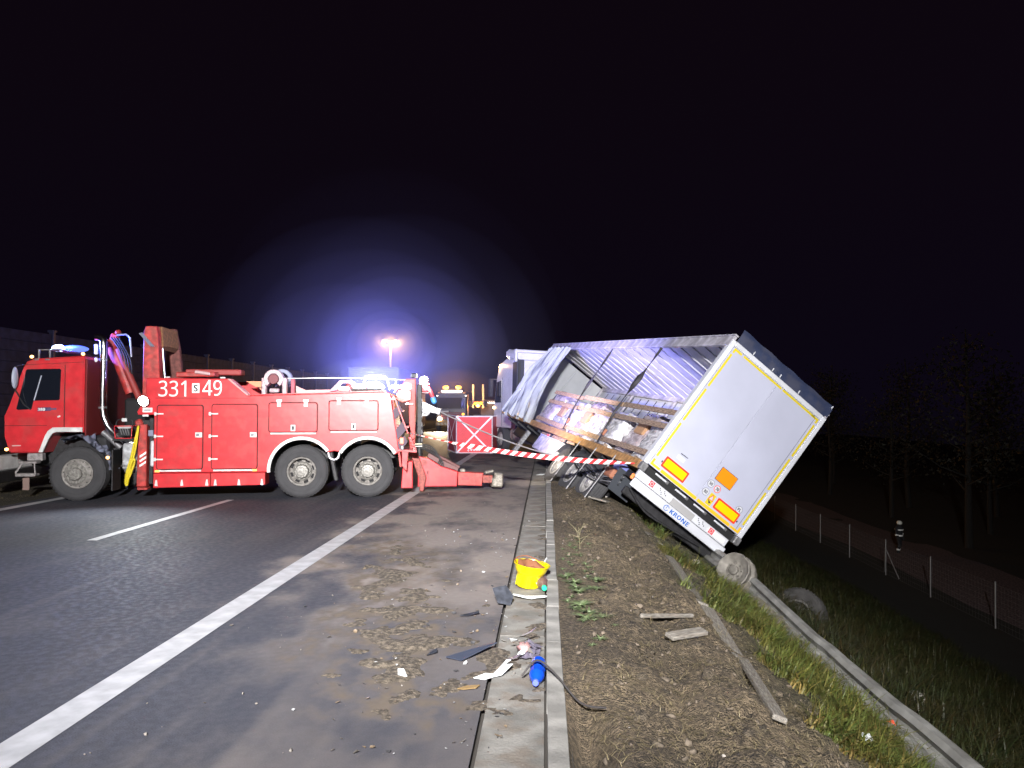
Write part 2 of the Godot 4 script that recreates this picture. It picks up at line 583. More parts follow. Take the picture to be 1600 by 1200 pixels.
func build_ground() -> void:
	gn.seed = 5; gn.frequency = 0.9; gn.fractal_octaves = 5
	gn2.seed = 9; gn2.frequency = 2.6; gn2.fractal_octaves = 3
	var xs := steps(0.11, 4.4, 0.042, 1.0)
	xs.append_array(steps(4.6, 90.0, 0.25, 1.12))
	var zn := steps(2.5, 18.0, 0.05, 1.0)
	zn.append_array(steps(18.2, 240.0, 0.25, 1.1))
	var zs := [25.0, 16.0, 9.0, 4.0, 1.0, -1.0, -2.0]
	for q in zn: zs.append(-q)
	var P := PackedVector3Array()
	var C := PackedColorArray()
	var W := xs.size()
	var cn := FastNoiseLite.new()
	cn.seed = 31; cn.frequency = 0.55; cn.fractal_octaves = 4
	for z in zs:
		for x in xs:
			P.append(V(x, ground_h(x, z), z))
			var t := cn.get_noise_2d(x, z)
			var g := smoothstep(1.35, 2.1, x + t * 0.6)
			var far := smoothstep(5.0, 12.0, x)
			var c := Color(0.26, 0.2, 0.13).lerp(Color(0.15, 0.115, 0.075), clampf(0.5 + t * 1.4, 0, 1))
			c = c.lerp(Color(0.075, 0.075, 0.036), g * 0.8)
			c = c.lerp(Color(0.032, 0.03, 0.02), far)
			C.append(c)
	var N := PackedVector3Array()
	N.resize(P.size())
	for i in zs.size():
		for j in W:
			var a: Vector3 = P[i * W + mini(j + 1, W - 1)] - P[i * W + maxi(j - 1, 0)]
			var b: Vector3 = P[maxi(i - 1, 0) * W + j] - P[mini(i + 1, zs.size() - 1) * W + j]
			var nn := b.cross(a).normalized()
			N[i * W + j] = nn if nn.y > 0 else -nn
	var I := PackedInt32Array()
	for i in zs.size() - 1:
		for j in W - 1:
			var k := i * W + j
			I.append_array(PackedInt32Array([k, k + W, k + 1, k + 1, k + W, k + W + 1]))
	# orientation: front faces run clockwise seen from above
	var p0 := P[I[0]]; var p1 := P[I[1]]; var p2 := P[I[2]]
	if (p1 - p0).cross(p2 - p0).y > 0:
		for k in range(0, I.size(), 3):
			var t := I[k + 1]; I[k + 1] = I[k + 2]; I[k + 2] = t
	var arr := []
	arr.resize(Mesh.ARRAY_MAX)
	arr[Mesh.ARRAY_VERTEX] = P; arr[Mesh.ARRAY_NORMAL] = N; arr[Mesh.ARRAY_COLOR] = C; arr[Mesh.ARRAY_INDEX] = I
	var am := ArrayMesh.new()
	am.add_surface_from_arrays(Mesh.PRIMITIVE_TRIANGLES, arr)
	var soil := mat("soil", 1, 1, 1, 0.95, 0, {"vc": 1, "tex": "soil", "bump": "grit", "bs": 3.0, "scale": 1.4, "world": true})
	var e := put("embankment", am, soil)
	tag(e, "churned brown earth verge falling away to a dark grassy embankment", "embankment", "", "structure")
	# field track beyond the fence: a pale sheet on the flat ground
	var tr := MB.new()
	var g := []
	for k in 60:
		var z := 10.0 - k * 2.6
		var w := 17.0 + sin(k * 0.7) * 0.25
		g.append([V(w, ground_h(w, z) + 0.03, z), V(w + 1.5, ground_h(w + 1.5, z) + 0.06, z), V(w + 3.6, ground_h(w + 3.6, z) + 0.05, z), V(w + 5.0, ground_h(w + 5.0, z) + 0.02, z)])
	tr.sheet(g, [], 1.0)
	structure("field_track", tr, mat("track", 0.17, 0.12, 0.13, 0.95, 0, {"tex": "soil", "scale": 0.5, "world": true}), "pale gravel field track beyond the wire fence at the bottom of the bank")
	# median on the far side of the carriageway
	var me := MB.new()
	g = []
	for k in 90:
		var z := 20.0 - k * 1.0 - k * k * 0.02
		var row := []
		for j in 20:
			var x := -9.98 - j * 0.8
			row.append(V(x, (-0.02 if j == 0 else 0.06 + gn.get_noise_2d(x, z) * 0.12), z))
		g.append(row)
	me.sheet(g, [], -1.0)
	structure("grass_strip", me, mat("strip", 0.075, 0.062, 0.038, 0.95, 0, {"tex": "soil", "bump": "grit", "bs": 3.0, "scale": 1.4, "world": true}), "strip of rough dry grass beside the far edge line behind the cab")

func road_film() -> ImageTexture:
	# dust, mud and tyre marks lying on the near carriageway; u along x from -9.95 to -0.37, v along z from -30 to -2
	var w := 768
	var h := 1536
	var a := FastNoiseLite.new(); a.seed = 3; a.frequency = 0.012; a.fractal_octaves = 5
	var b := FastNoiseLite.new(); b.seed = 8; b.frequency = 0.05; b.fractal_octaves = 4
	var d := FastNoiseLite.new(); d.seed = 12; d.frequency = 0.03; d.fractal_octaves = 3
	var ia := a.get_image(w, h); ia.convert(Image.FORMAT_L8)
	var ib := b.get_image(w, h); ib.convert(Image.FORMAT_L8)
	var ic := d.get_image(w, h / 16); ic.resize(w, h); ic.convert(Image.FORMAT_L8)   # long streaks
	var A := ia.get_data(); var B := ib.get_data(); var S := ic.get_data()
	var o := PackedByteArray()
	o.resize(w * h * 4)
	var dust := Color(0.29, 0.255, 0.235).linear_to_srgb()
	var mud := Color(0.15, 0.12, 0.09).linear_to_srgb()
	var k := 0
	for j in h:
		var z := -30.0 + 28.0 * j / h
		var dep := smoothstep(-4.4, -9.5, z)
		for i in w:
			var x := -9.95 + 9.58 * i / w
			var n := A[k] / 255.0; var m := B[k] / 255.0; var s := S[k] / 255.0
			var ed := lerpf(-1.5, -2.6, smoothstep(-4.5, -9.0, z))
			var sh := smoothstep(ed - 0.6, ed + 0.7, x + (n - 0.5) * 2.2)      # the hard shoulder is dusty
			var al := sh * (0.2 + 0.46 * dep) * clampf(0.25 + 1.5 * n + 0.5 * (m - 0.5), 0.0, 1.2)
			# the swath of mud thrown from the verge
			var q := x + 1.25 - (z + 6.5) * 0.23 + (n - 0.5) * 1.3
			var sw := exp(-q * q * 3.2) * smoothstep(-3.7, -4.9, z) * smoothstep(-12.5, -8.5, z)
			var mu := clampf(sw * (0.35 + (m - 0.35) * 2.0), 0.0, 0.9)
			al += 0.12 * clampf((s - 0.5) * 3.0, 0.0, 1.0) * smoothstep(-9.0, -3.0, x)
			al = clampf(al + 0.06 * m, 0.0, 0.8)
			var c := dust.lerp(mud, clampf(mu * 1.2, 0.0, 0.85))
			al = maxf(al, mu * 0.85)
			# worn wheel paths and fine scrapes along the lanes
			var wp := absf(fposmod(x + 6.15, 3.4) - 1.7)
			var path := exp(-pow((wp - 0.85) / 0.3, 2.0))
			if x < -3.2:
				c = c.lerp(Color(0.16, 0.155, 0.16), path * 0.6)
				al = maxf(al, 0.2 * path * s + 0.1 * clampf((n - 0.45) * 3.0, 0.0, 1.0))
			var fade := smoothstep(-30.0, -25.0, z) * smoothstep(-2.0, -2.8, z)
			o[k * 4] = int(c.r * 255); o[k * 4 + 1] = int(c.g * 255); o[k * 4 + 2] = int(c.b * 255)
			o[k * 4 + 3] = int(255.0 * al * fade)
			k += 1
	return ImageTexture.create_from_image(Image.create_from_data(w, h, false, Image.FORMAT_RGBA8, o))

func build_road() -> void:
	T["road_film"] = road_film()
	var o := {"tex": "asphalt", "rtex": "rough", "bump": "asphalt", "bs": 0.03, "scale": 1.1, "world": true}
	var far := mat("asphalt_far", 0.068, 0.073, 0.094, 0.88, 0, o)
	var near: StandardMaterial3D = mat("asphalt_near", 0.068, 0.073, 0.094, 0.88, 0, o)
	near.metallic_specular = 0.18
	far.metallic_specular = 0.3
	near.detail_enabled = true
	near.detail_albedo = T["road_film"]
	near.detail_uv_layer = BaseMaterial3D.DETAIL_UV_2
	var a := []
	a.resize(Mesh.ARRAY_MAX)
	a[Mesh.ARRAY_VERTEX] = PackedVector3Array([V(-9.95, 0, -30), V(-0.39, 0, -30), V(-0.39, 0, -2), V(-9.95, 0, -2)])
	a[Mesh.ARRAY_NORMAL] = PackedVector3Array([Vector3.UP, Vector3.UP, Vector3.UP, Vector3.UP])
	a[Mesh.ARRAY_TEX_UV] = PackedVector2Array([Vector2(0, 0), Vector2(1, 0), Vector2(1, 1), Vector2(0, 1)])
	a[Mesh.ARRAY_TEX_UV2] = a[Mesh.ARRAY_TEX_UV]
	a[Mesh.ARRAY_INDEX] = PackedInt32Array([0, 1, 2, 0, 2, 3])
	var am := ArrayMesh.new()
	am.add_surface_from_arrays(Mesh.PRIMITIVE_TRIANGLES, a)
	tag(put("road", am, near), "grey asphalt carriageway with a dusty muddy hard shoulder", "road", "", "structure")
	var b := MB.new()
	b.quad(V(-9.95, 0, -30), V(-0.39, 0, -30), V(-0.39, 0, -260), V(-9.95, 0, -260), Vector3.UP)
	b.quad(V(-9.95, 0, -2), V(-0.39, 0, -2), V(-0.39, 0, 25), V(-9.95, 0, 25), Vector3.UP)
	structure("road", b, far, "asphalt carriageway running on past the wreck into the dark")
	# painted lines
	var paint := mat("line_paint", 0.47, 0.48, 0.51, 0.7, 0, {"tex": "paint", "scale": 0.8, "world": true})
	b = MB.new()
	b.quad(V(-2.92, 0.004, 10), V(-2.68, 0.004, 10), V(-2.68, 0.004, -240), V(-2.92, 0.004, -240), Vector3.UP)
	structure("edge_line", b, paint, "solid white edge line between the lane and the hard shoulder")
	b = MB.new()
	b.quad(V(-9.72, 0.004, 10), V(-9.5, 0.004, 10), V(-9.5, 0.004, -240), V(-9.72, 0.004, -240), Vector3.UP)
	structure("edge_line", b, paint, "white edge line beyond the front wheel of the red truck")
	for k in 7:
		var z := -10.2 - k * 12.0
		b = MB.new()
		b.quad(V(-6.22, 0.004, z), V(-6.08, 0.004, z), V(-6.08, 0.004, z - 4.6), V(-6.22, 0.004, z - 4.6), Vector3.UP)
		structure("lane_dash", b, paint, "short white lane dash on the asphalt in front of the red truck" if k == 0 else "white lane dash beyond the red truck on the carriageway")
	# gutter of concrete slabs and the kerb
	var con := mat("concrete", 0.24, 0.235, 0.22, 0.9, 0, {"tex": "concrete", "bump": "grit", "bs": 0.2, "scale": 0.9, "world": true, "film": "mudfilm"})
	var con2 := mat("concrete_dark", 0.225, 0.22, 0.205, 0.9, 0, {"tex": "concrete", "bump": "grit", "bs": 0.2, "scale": 0.9, "world": true, "film": "mudfilm"})
	var con3 := mat("concrete_kerb", 0.31, 0.305, 0.29, 0.9, 0, {"tex": "concrete", "bump": "grit", "bs": 0.15, "scale": 0.8, "world": true})
	var bed := MB.new()
	bed.quad(V(-0.4, -0.05, 20), V(0.14, -0.05, 20), V(0.14, -0.05, -240), V(-0.4, -0.05, -240), Vector3.UP)
	structure("gutter_bed", bed, mat("bed", 0.05, 0.045, 0.04, 0.95), "dark earth bed under the gutter slabs and kerb")
	var gut := thing("gutter", "shallow gutter of pale concrete slabs along the hard shoulder", "gutter")
	gut.set_meta("kind", "structure")
	var kerb := thing("kerb", "row of narrow concrete kerb stones between gutter and verge", "kerb")
	kerb.set_meta("kind", "structure")
	var lens := [2.6, 3.4, 2.1, 3.0]
	var z := 2.0
	var i := 0
	while z > -40.0:
		var l: float = lens[i % 4]
		b = MB.new()
		b.box(V(0, 0, 0), V(0.35, 0.1, l - 0.006), 0.002)
		var s := obj("slab", b, con if i % 3 else con2, gut)
		s.position = V(-0.188, -0.048 + rng.randf_range(-0.003, 0.003), z - l * 0.5)
		s.rotation = V(rng.randf_range(-0.002, 0.002), rng.randf_range(-0.003, 0.003), -0.02 + rng.randf_range(-0.008, 0.008))
		z -= l
		i += 1
	z = 2.3
	i = 0
	while z > -40.0:
		var l := 1.0
		b = MB.new()
		b.box(V(0, 0, 0), V(0.105, 0.2, l - 0.006), 0.003)
		var s := obj("kerb_stone", b, con3, kerb)
		var off := 0.005 * sin(i * 2.3)
		s.position = V(0.055 + off, -0.01 + rng.randf_range(-0.008, 0.008), z - l * 0.5)
		s.rotation = V(rng.randf_range(-0.008, 0.008), rng.randf_range(-0.008, 0.008), rng.randf_range(-0.015, 0.015))
		z -= l
		i += 1
	b = MB.new()
	b.box(V(-0.196, -0.05, -140), V(0.36, 0.1, 199.9), 0.005)
	var s1 := obj("slab_run", b, con, gut); s1.set_meta("kind", "stuff")
	b = MB.new()
	b.box(V(0.055, -0.01, -140), V(0.105, 0.2, 199.9), 0.005)
	var s2 := obj("stone_run", b, con3, kerb); s2.set_meta("kind", "stuff")
	# mud thrown over the shoulder and gutter: a thin uneven crust with holes
	var mn := FastNoiseLite.new(); mn.seed = 77; mn.frequency = 2.2; mn.fractal_octaves = 5
	var mb := MB.new()
	var st := 0.028
	var nx := int(2.1 / st)
	var nz := int(10.0 / st)
	var H := []
	for r in nz + 1:
		var row := PackedFloat32Array()
		for q in nx + 1:
			var x := -2.05 + q * st
			var zz := -3.6 - r * st
			var m := mn.get_noise_2d(x, zz)
			var d := x + 1.2 - (zz + 6.5) * 0.23
			var amt := exp(-d * d * 3.0) * smoothstep(-3.9, -5.2, zz) * smoothstep(-12.5, -8.0, zz) * 0.75
			amt += 0.5 * exp(-pow((x + 0.05) / 0.13, 2.0)) * smoothstep(-4.0, -5.0, zz)      # settled against the kerb
			amt += 0.42 * exp(-pow((x + 0.3) / 0.22, 2.0) - pow((zz + 5.9) / 1.2, 2.0))
			row.append(((amt + m * 0.85) - 0.73) * 0.05)
		H.append(row)
	for r in nz:
		for q in nx:
			var a0: float = H[r][q]; var a1: float = H[r][q + 1]; var a2: float = H[r + 1][q + 1]; var a3: float = H[r + 1][q]
			if maxf(maxf(a0, a1), maxf(a2, a3)) <= 0.0: continue
			var x := -2.05 + q * st
			var zz := -3.6 - r * st
			var y0 := 0.004
			var p0 := V(x, y0 + minf(a0, 0.02), zz); var p1 := V(x + st, y0 + minf(a1, 0.02), zz); var p2 := V(x + st, y0 + minf(a2, 0.02), zz - st); var p3 := V(x, y0 + minf(a3, 0.02), zz - st)
			var n1 := (p1 - p0).cross(p3 - p0).normalized()
			if n1.y < 0: n1 = -n1
			mb.tri(p0, p1, p2, n1, n1, n1); mb.tri(p0, p2, p3, n1, n1, n1)
	structure("mud", mb, mat("mud", 0.165, 0.136, 0.105, 0.95, 0, {"tex": "soil", "bump": "grit", "bs": 0.6, "scale": 1.1, "world": true}), "crust of brown mud dragged across the hard shoulder and gutter", "stuff")

# ---------------------------------------------------------------- plants
func blade(b: MB, p: Vector3, ang: float, h: float, w: float, lean: float, seg := 3) -> void:
	var d := V(cos(ang), 0, sin(ang))
	var s := V(-sin(ang), 0, cos(ang))
	var last := p
	for k in seg:
		var t0 := float(k) / seg; var t1 := float(k + 1) / seg
		var a := p + d * (lean * t0 * t0) * h + Vector3.UP * h * (t0 - 0.45 * lean * t0 * t0)
		var e := p + d * (lean * t1 * t1) * h + Vector3.UP * h * (t1 - 0.45 * lean * t1 * t1)
		var w0 := w * (1.0 - t0 * t0); var w1 := w * (1.0 - t1 * t1)
		var nn := (s.cross(e - a)).normalized()
		if nn.y < 0: nn = -nn
		b.tri(a - s * w0, a + s * w0, e + s * w1, nn, nn, nn)
		if k < seg - 1: b.tri(a - s * w0, e + s * w1, e - s * w1, nn, nn, nn)

func tuft(sd: int, blades: int, h: float, w: float, spread: float, lean: float, c0: Color, c1: Color) -> ArrayMesh:
	var r := RandomNumberGenerator.new()
	r.seed = sd
	var b := MB.new()
	for k in blades:
		b.col = c0.lerp(c1, r.randf())
		var a := r.randf() * TAU
		blade(b, V(cos(a), 0, sin(a)) * spread * sqrt(r.randf()), r.randf() * TAU, h * r.randf_range(0.5, 1.15), w * r.randf_range(0.6, 1.2), lean * r.randf_range(0.3, 1.3))
	return b.mesh()

func scatter(called: String, mesh: Mesh, m: Material, list: Array, label: String, kind := "stuff") -> void:
	var mm := MultiMesh.new()
	mm.transform_format = MultiMesh.TRANSFORM_3D
	mm.use_colors = true
	mm.mesh = mesh
	mm.instance_count = list.size()
	for k in list.size():
		mm.set_instance_transform(k, list[k][0])
		mm.set_instance_color(k, list[k][1])
	var o := MultiMeshInstance3D.new()
	o.name = numbered(called, self)
	o.multimesh = mm
	o.material_override = m
	add_child(o, true)
	tag(o, label, called.replace("_", " "), "", kind)

func build_plants() -> void:
	var leaf := mat("grass_leaf", 1, 1, 1, 0.55, 0, {"vc": 1, "back": 0.3})
	var green := [tuft(1, 22, 0.3, 0.006, 0.07, 1.0, Color(0.06, 0.1, 0.02), Color(0.13, 0.16, 0.04)), tuft(2, 26, 0.38, 0.006, 0.09, 1.3, Color(0.045, 0.08, 0.015), Color(0.16, 0.15, 0.05))]
	var straw := [tuft(3, 6, 0.12, 0.0022, 0.09, 2.0, Color(0.2, 0.165, 0.09), Color(0.3, 0.25, 0.15))]
	var gl := [[], []]
	var sl := []
	for k in 5200:
		var z := -2.9 - 13.5 * pow(rng.randf(), 1.1)
		var x := 1.25 + 2.5 * rng.randf()
		var dn := gn.get_noise_2d(x * 0.8 + 40.0, z * 0.8)
		if x + dn * 1.2 < 1.95 + 0.3 * rng.randf(): continue
		if z < -12.2 and x > 2.0: continue
		if x > 2.85 and rng.randf() < 0.75: continue
		var s := rng.randf_range(0.55, 1.15)
		var bs := Basis(Vector3.UP, rng.randf() * TAU).scaled(V(s, s * rng.randf_range(0.7, 1.1), s))
		bs = Basis(V(0, 0, 1), -0.45) * bs
		var t := rng.randf_range(0.75, 1.25)
		gl[k % 2].append([Transform3D(bs, V(x, ground_h(x, z) - 0.02, z)), Color(t * rng.randf_range(0.9, 1.5), t, t)])
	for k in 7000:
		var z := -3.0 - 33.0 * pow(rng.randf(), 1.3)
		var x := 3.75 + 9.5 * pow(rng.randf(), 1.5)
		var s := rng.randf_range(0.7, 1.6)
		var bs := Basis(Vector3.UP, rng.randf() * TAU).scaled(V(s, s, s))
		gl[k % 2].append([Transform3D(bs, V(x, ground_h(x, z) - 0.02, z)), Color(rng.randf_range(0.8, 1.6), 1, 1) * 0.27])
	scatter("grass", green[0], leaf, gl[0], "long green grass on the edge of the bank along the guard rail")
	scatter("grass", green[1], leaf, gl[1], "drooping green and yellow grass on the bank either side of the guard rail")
	for k in 2600:
		var z := -3.0 - 16.0 * pow(rng.randf(), 1.2)
		var x := 0.3 + 2.2 * rng.randf()
		var s := rng.randf_range(0.5, 1.3)
		var bs := Basis(Vector3.UP, rng.randf() * TAU).scaled(V(s, s * rng.randf_range(0.2, 0.9), s))
		sl.append([Transform3D(bs, V(x, ground_h(x, z) - 0.01, z)), Color(1, 1, 1) * rng.randf_range(0.6, 1.1)])
	for k in 3200:
		var z := -9.0 - 16.0 * rng.randf()
		var x := -10.1 - 7.0 * rng.randf()
		var s := rng.randf_range(0.8, 2.0)
		sl.append([Transform3D(Basis(Vector3.UP, rng.randf() * TAU).scaled(V(s, s * rng.randf_range(0.3, 0.8), s)), V(x, 0.05, z)), Color(1, 1, 1) * rng.randf_range(0.5, 1.0)])
	scatter("straw", straw[0], leaf, sl, "dry straw coloured grass scattered over the bare earth")
	# low weeds by the kerb
	var wl := []
	var wm := MB.new()
	var r := RandomNumberGenerator.new(); r.seed = 4
	for k in 16:
		wm.col = Color(0.09, 0.14, 0.05).lerp(Color(0.17, 0.2, 0.12), r.randf())
		blade(wm, V(0, 0, 0), r.randf() * TAU, r.randf_range(0.06, 0.13), 0.014, 1.4, 3)
	for k in 70:
		var z := -5.6 - 4.6 * rng.randf()
		var x := 0.34 + 0.11 * rng.randfn() - (z + 7.2) * 0.02
		if x < 0.16: continue
		var s := rng.randf_range(0.4, 0.9) * (1.1 if z < -6.3 and z > -8.0 else 0.6)
		wl.append([Transform3D(Basis(Vector3.UP, rng.randf() * TAU).scaled(V(s, s, s)), V(x, ground_h(x, z), z)), Color(1, 1, 1) * rng.randf_range(0.8, 1.3)])
	scatter("weeds", wm.mesh(), leaf, wl, "bright green weeds growing in the earth just behind the kerb")
	# clods and stones
	for q in [[1100, 0.13, 0.105, 0.08, "clods", "loose brown clods of earth on the churned verge"], [420, 0.24, 0.22, 0.2, "gravel", "small pale stones and crumbs of debris on shoulder and verge"]]:
		var cb := MB.new()
		cb.ball(Vector3.ZERO, V(1, 0.5, 0.85), 7, 5, 0.42, q[0])
		var cl := []
		for k in q[0]:
			var z := -3.1 - 13.0 * pow(rng.randf(), 1.3)
			var x := rng.randf_range(0.2, 2.4) if q[4] == "clods" or k % 2 else rng.randf_range(-2.6, 0.0)
			var s := 0.006 + 0.024 * pow(rng.randf(), 5.0)
			if q[4] == "gravel": s *= 0.4
			else: s *= 1.1
			var y := ground_h(x, z) if x > 0.11 else 0.008
			cl.append([Transform3D(Basis.from_euler(V(rng.randf() * 6, rng.randf() * 6, 0)).scaled(V(s, s, s)), V(x, y + s * 0.1, z)), Color(1, 1, 1) * rng.randf_range(0.7, 1.25)])
		scatter(q[4], cb.mesh(), mat("m_" + q[4], q[1], q[2], q[3], 0.95, 0, {"vc": 1}), cl, q[5])
	# small broken scraps swept over shoulder and gutter
	var chip := MB.new()
	shard(chip, [-1.0, 0.2, -0.1, -0.7, 0.9, -0.4, 0.6, 0.5, -0.3, 0.8], 0.12, 0.25)
	var chips := []
	for k in 260:
		var z := -4.0 - 9.0 * pow(rng.randf(), 1.2)
		var x := -0.2 - absf(rng.randfn()) * 0.75
		var s := 0.006 + 0.02 * pow(rng.randf(), 3.0)
		var tone := [Color(0.05, 0.05, 0.055), Color(0.1, 0.09, 0.08), Color(0.3, 0.31, 0.32), Color(0.16, 0.12, 0.08)][k % 4] as Color
		chips.append([Transform3D(Basis.from_euler(V(rng.randfn() * 0.35, rng.randf() * 6, rng.randfn() * 0.35)).scaled(V(s, s, s * 0.6)), V(x, 0.012, z)), tone])
	scatter("debris", chip.mesh(), mat("chip", 1, 1, 1, 0.5, 0, {"vc": 1}), chips, "small dark and pale scraps of wreckage scattered over the shoulder")
	# torn sods and lumps turned up by the wheels
	var sb := MB.new()
	sb.ball(Vector3.ZERO, V(1, 0.55, 0.8), 9, 6, 0.3, 61)
	var sods := []
	for k in 90:
		var z := -3.2 - 13.0 * pow(rng.randf(), 1.2)
		var x := 0.4 + 1.5 * rng.randf()
		var s := rng.randf_range(0.025, 0.06)
		sods.append([Transform3D(Basis.from_euler(V(rng.randf() * 0.6, rng.randf() * 6, rng.randf() * 0.6)).scaled(V(s, s, s)), V(x, ground_h(x, z) - s * 0.1, z)), Color(1, 1, 1) * rng.randf_range(0.6, 1.2)])
	scatter("sods", sb.mesh(), mat("sod", 0.19, 0.152, 0.108, 0.95, 0, {"vc": 1, "tex": "soil", "bump": "grit", "bs": 2.0, "scale": 2.0, "world": true}), sods, "dark lumps of earth turned up along the wheel ruts")
	# a dead forked weed stalk standing by the kerb
	var ds := thing("dead_weed", "dry pale forked weed stalk standing behind the kerb", "weed", Transform3D(Basis.from_euler(V(0.5, 0.4, 0.35)).scaled(V(0.75, 0.75, 0.75)), V(0.42, ground_h(0.42, -9.6), -9.6)))
	var sm := mat("stalk", 0.25, 0.225, 0.13, 0.8)
	var b := MB.new()
	b.tube([V(0, 0, 0), V(0.02, 0.25, 0), V(0.03, 0.5, 0.02)], 0.006, 5, 0.003)
	obj("stem", b, sm, ds)
	for k in 9:
		b = MB.new()
		var a := k * 2.4
		var y := 0.12 + 0.035 * k
		b.tube([V(0.015, y, 0), V(0.015 + cos(a) * 0.1, y + 0.09, sin(a) * 0.1), V(0.015 + cos(a) * 0.19, y + 0.14, sin(a) * 0.19)], 0.004, 4, 0.0015)
		obj("twig", b, sm, ds)

func build_trees() -> void:
	var bark := mat("bark", 0.028, 0.024, 0.022, 0.95, 0, {"tex": "soil", "scale": 1.0})
	var leaf := mat("tree_leaf", 1, 1, 1, 0.7, 0, {"vc": 1, "back": 0.25})
	var protos := []
	for v in 3:
		var t := thing("tree", "", "tree")
		var r := RandomNumberGenerator.new(); r.seed = 50 + v
		var b := MB.new()
		b.tube(bezier([V(0, -0.3, 0), V(0.1, 3, 0.1), V(-0.1, 6.5, 0), V(0.1, 10.5, 0.1)], 4), 0.2, 9, 0.03)
		obj("trunk", b, bark, t)
		var tips := []
		for k in 18:
			var y := 2.6 + 7.0 * k / 18.0
			var a := k * 2.4 + r.randf()
			var l := (2.7 - 1.7 * k / 18.0) * r.randf_range(0.7, 1.2)
			var e := V(cos(a) * l, y + l * 0.55, sin(a) * l)
			b = MB.new()
			b.tube([V(0, y, 0), V(cos(a) * l * 0.5, y + l * 0.2, sin(a) * l * 0.5), e], 0.06, 5, 0.012)
			obj("limb", b, bark, t)
			tips.append(e); tips.append(V(cos(a) * l * 0.55, y + l * 0.3, sin(a) * l * 0.55))
		b = MB.new()
		for tip in tips:
			for k in 46:
				b.col = Color(0.014, 0.014, 0.007).lerp(Color(0.026, 0.021, 0.012), r.randf())
				var p: Vector3 = tip + V(r.randfn(), r.randfn() * 0.7, r.randfn()) * 0.5
				var ax := V(r.randfn(), r.randfn(), r.randfn()).normalized()
				var bx := ax.cross(V(r.randfn(), r.randfn(), r.randfn())).normalized()
				var s := r.randf_range(0.07, 0.15)
				b.tri(p, p + ax * s * 1.8 + bx * s * 0.5, p + ax * s * 1.8 - bx * s * 0.5, ax.cross(bx), ax.cross(bx), ax.cross(bx))
		obj("crown", b, leaf, t)
		protos.append(t)
	var i := 0
	var spots := [[23.5, -29], [25.5, -34], [27, -39], [24, -45], [28, -50], [25, -57], [29, -63], [26, -72], [30, -82], [27, -94], [31, -108], [29, -31], [31, -44], [33, -58]]
	for q in spots:
		var s := rng.randf_range(0.85, 1.2)
		var xf := Transform3D(Basis(Vector3.UP, rng.randf() * TAU).scaled(V(s, s, s)), V(q[0], ground_h(q[0], q[1]), q[1]))
		var place := 0
		for w in spots:
			if float(w[0]) / -w[1] > float(q[0]) / -q[1]: place += 1
		var lb: String = "dark bare-limbed tree in the unlit wood beyond the track, %s counted from the right" % ["first", "second", "third", "fourth", "fifth", "sixth", "seventh", "eighth", "ninth", "tenth", "eleventh", "twelfth", "thirteenth", "fourteenth"][place]
		if i < 3:
			protos[i].transform = xf
			protos[i].set_meta("label", lb); protos[i].set_meta("group", "trees beyond the track")
		else:
			copy_of(protos[i % 3], lb, xf, "trees beyond the track")
		i += 1

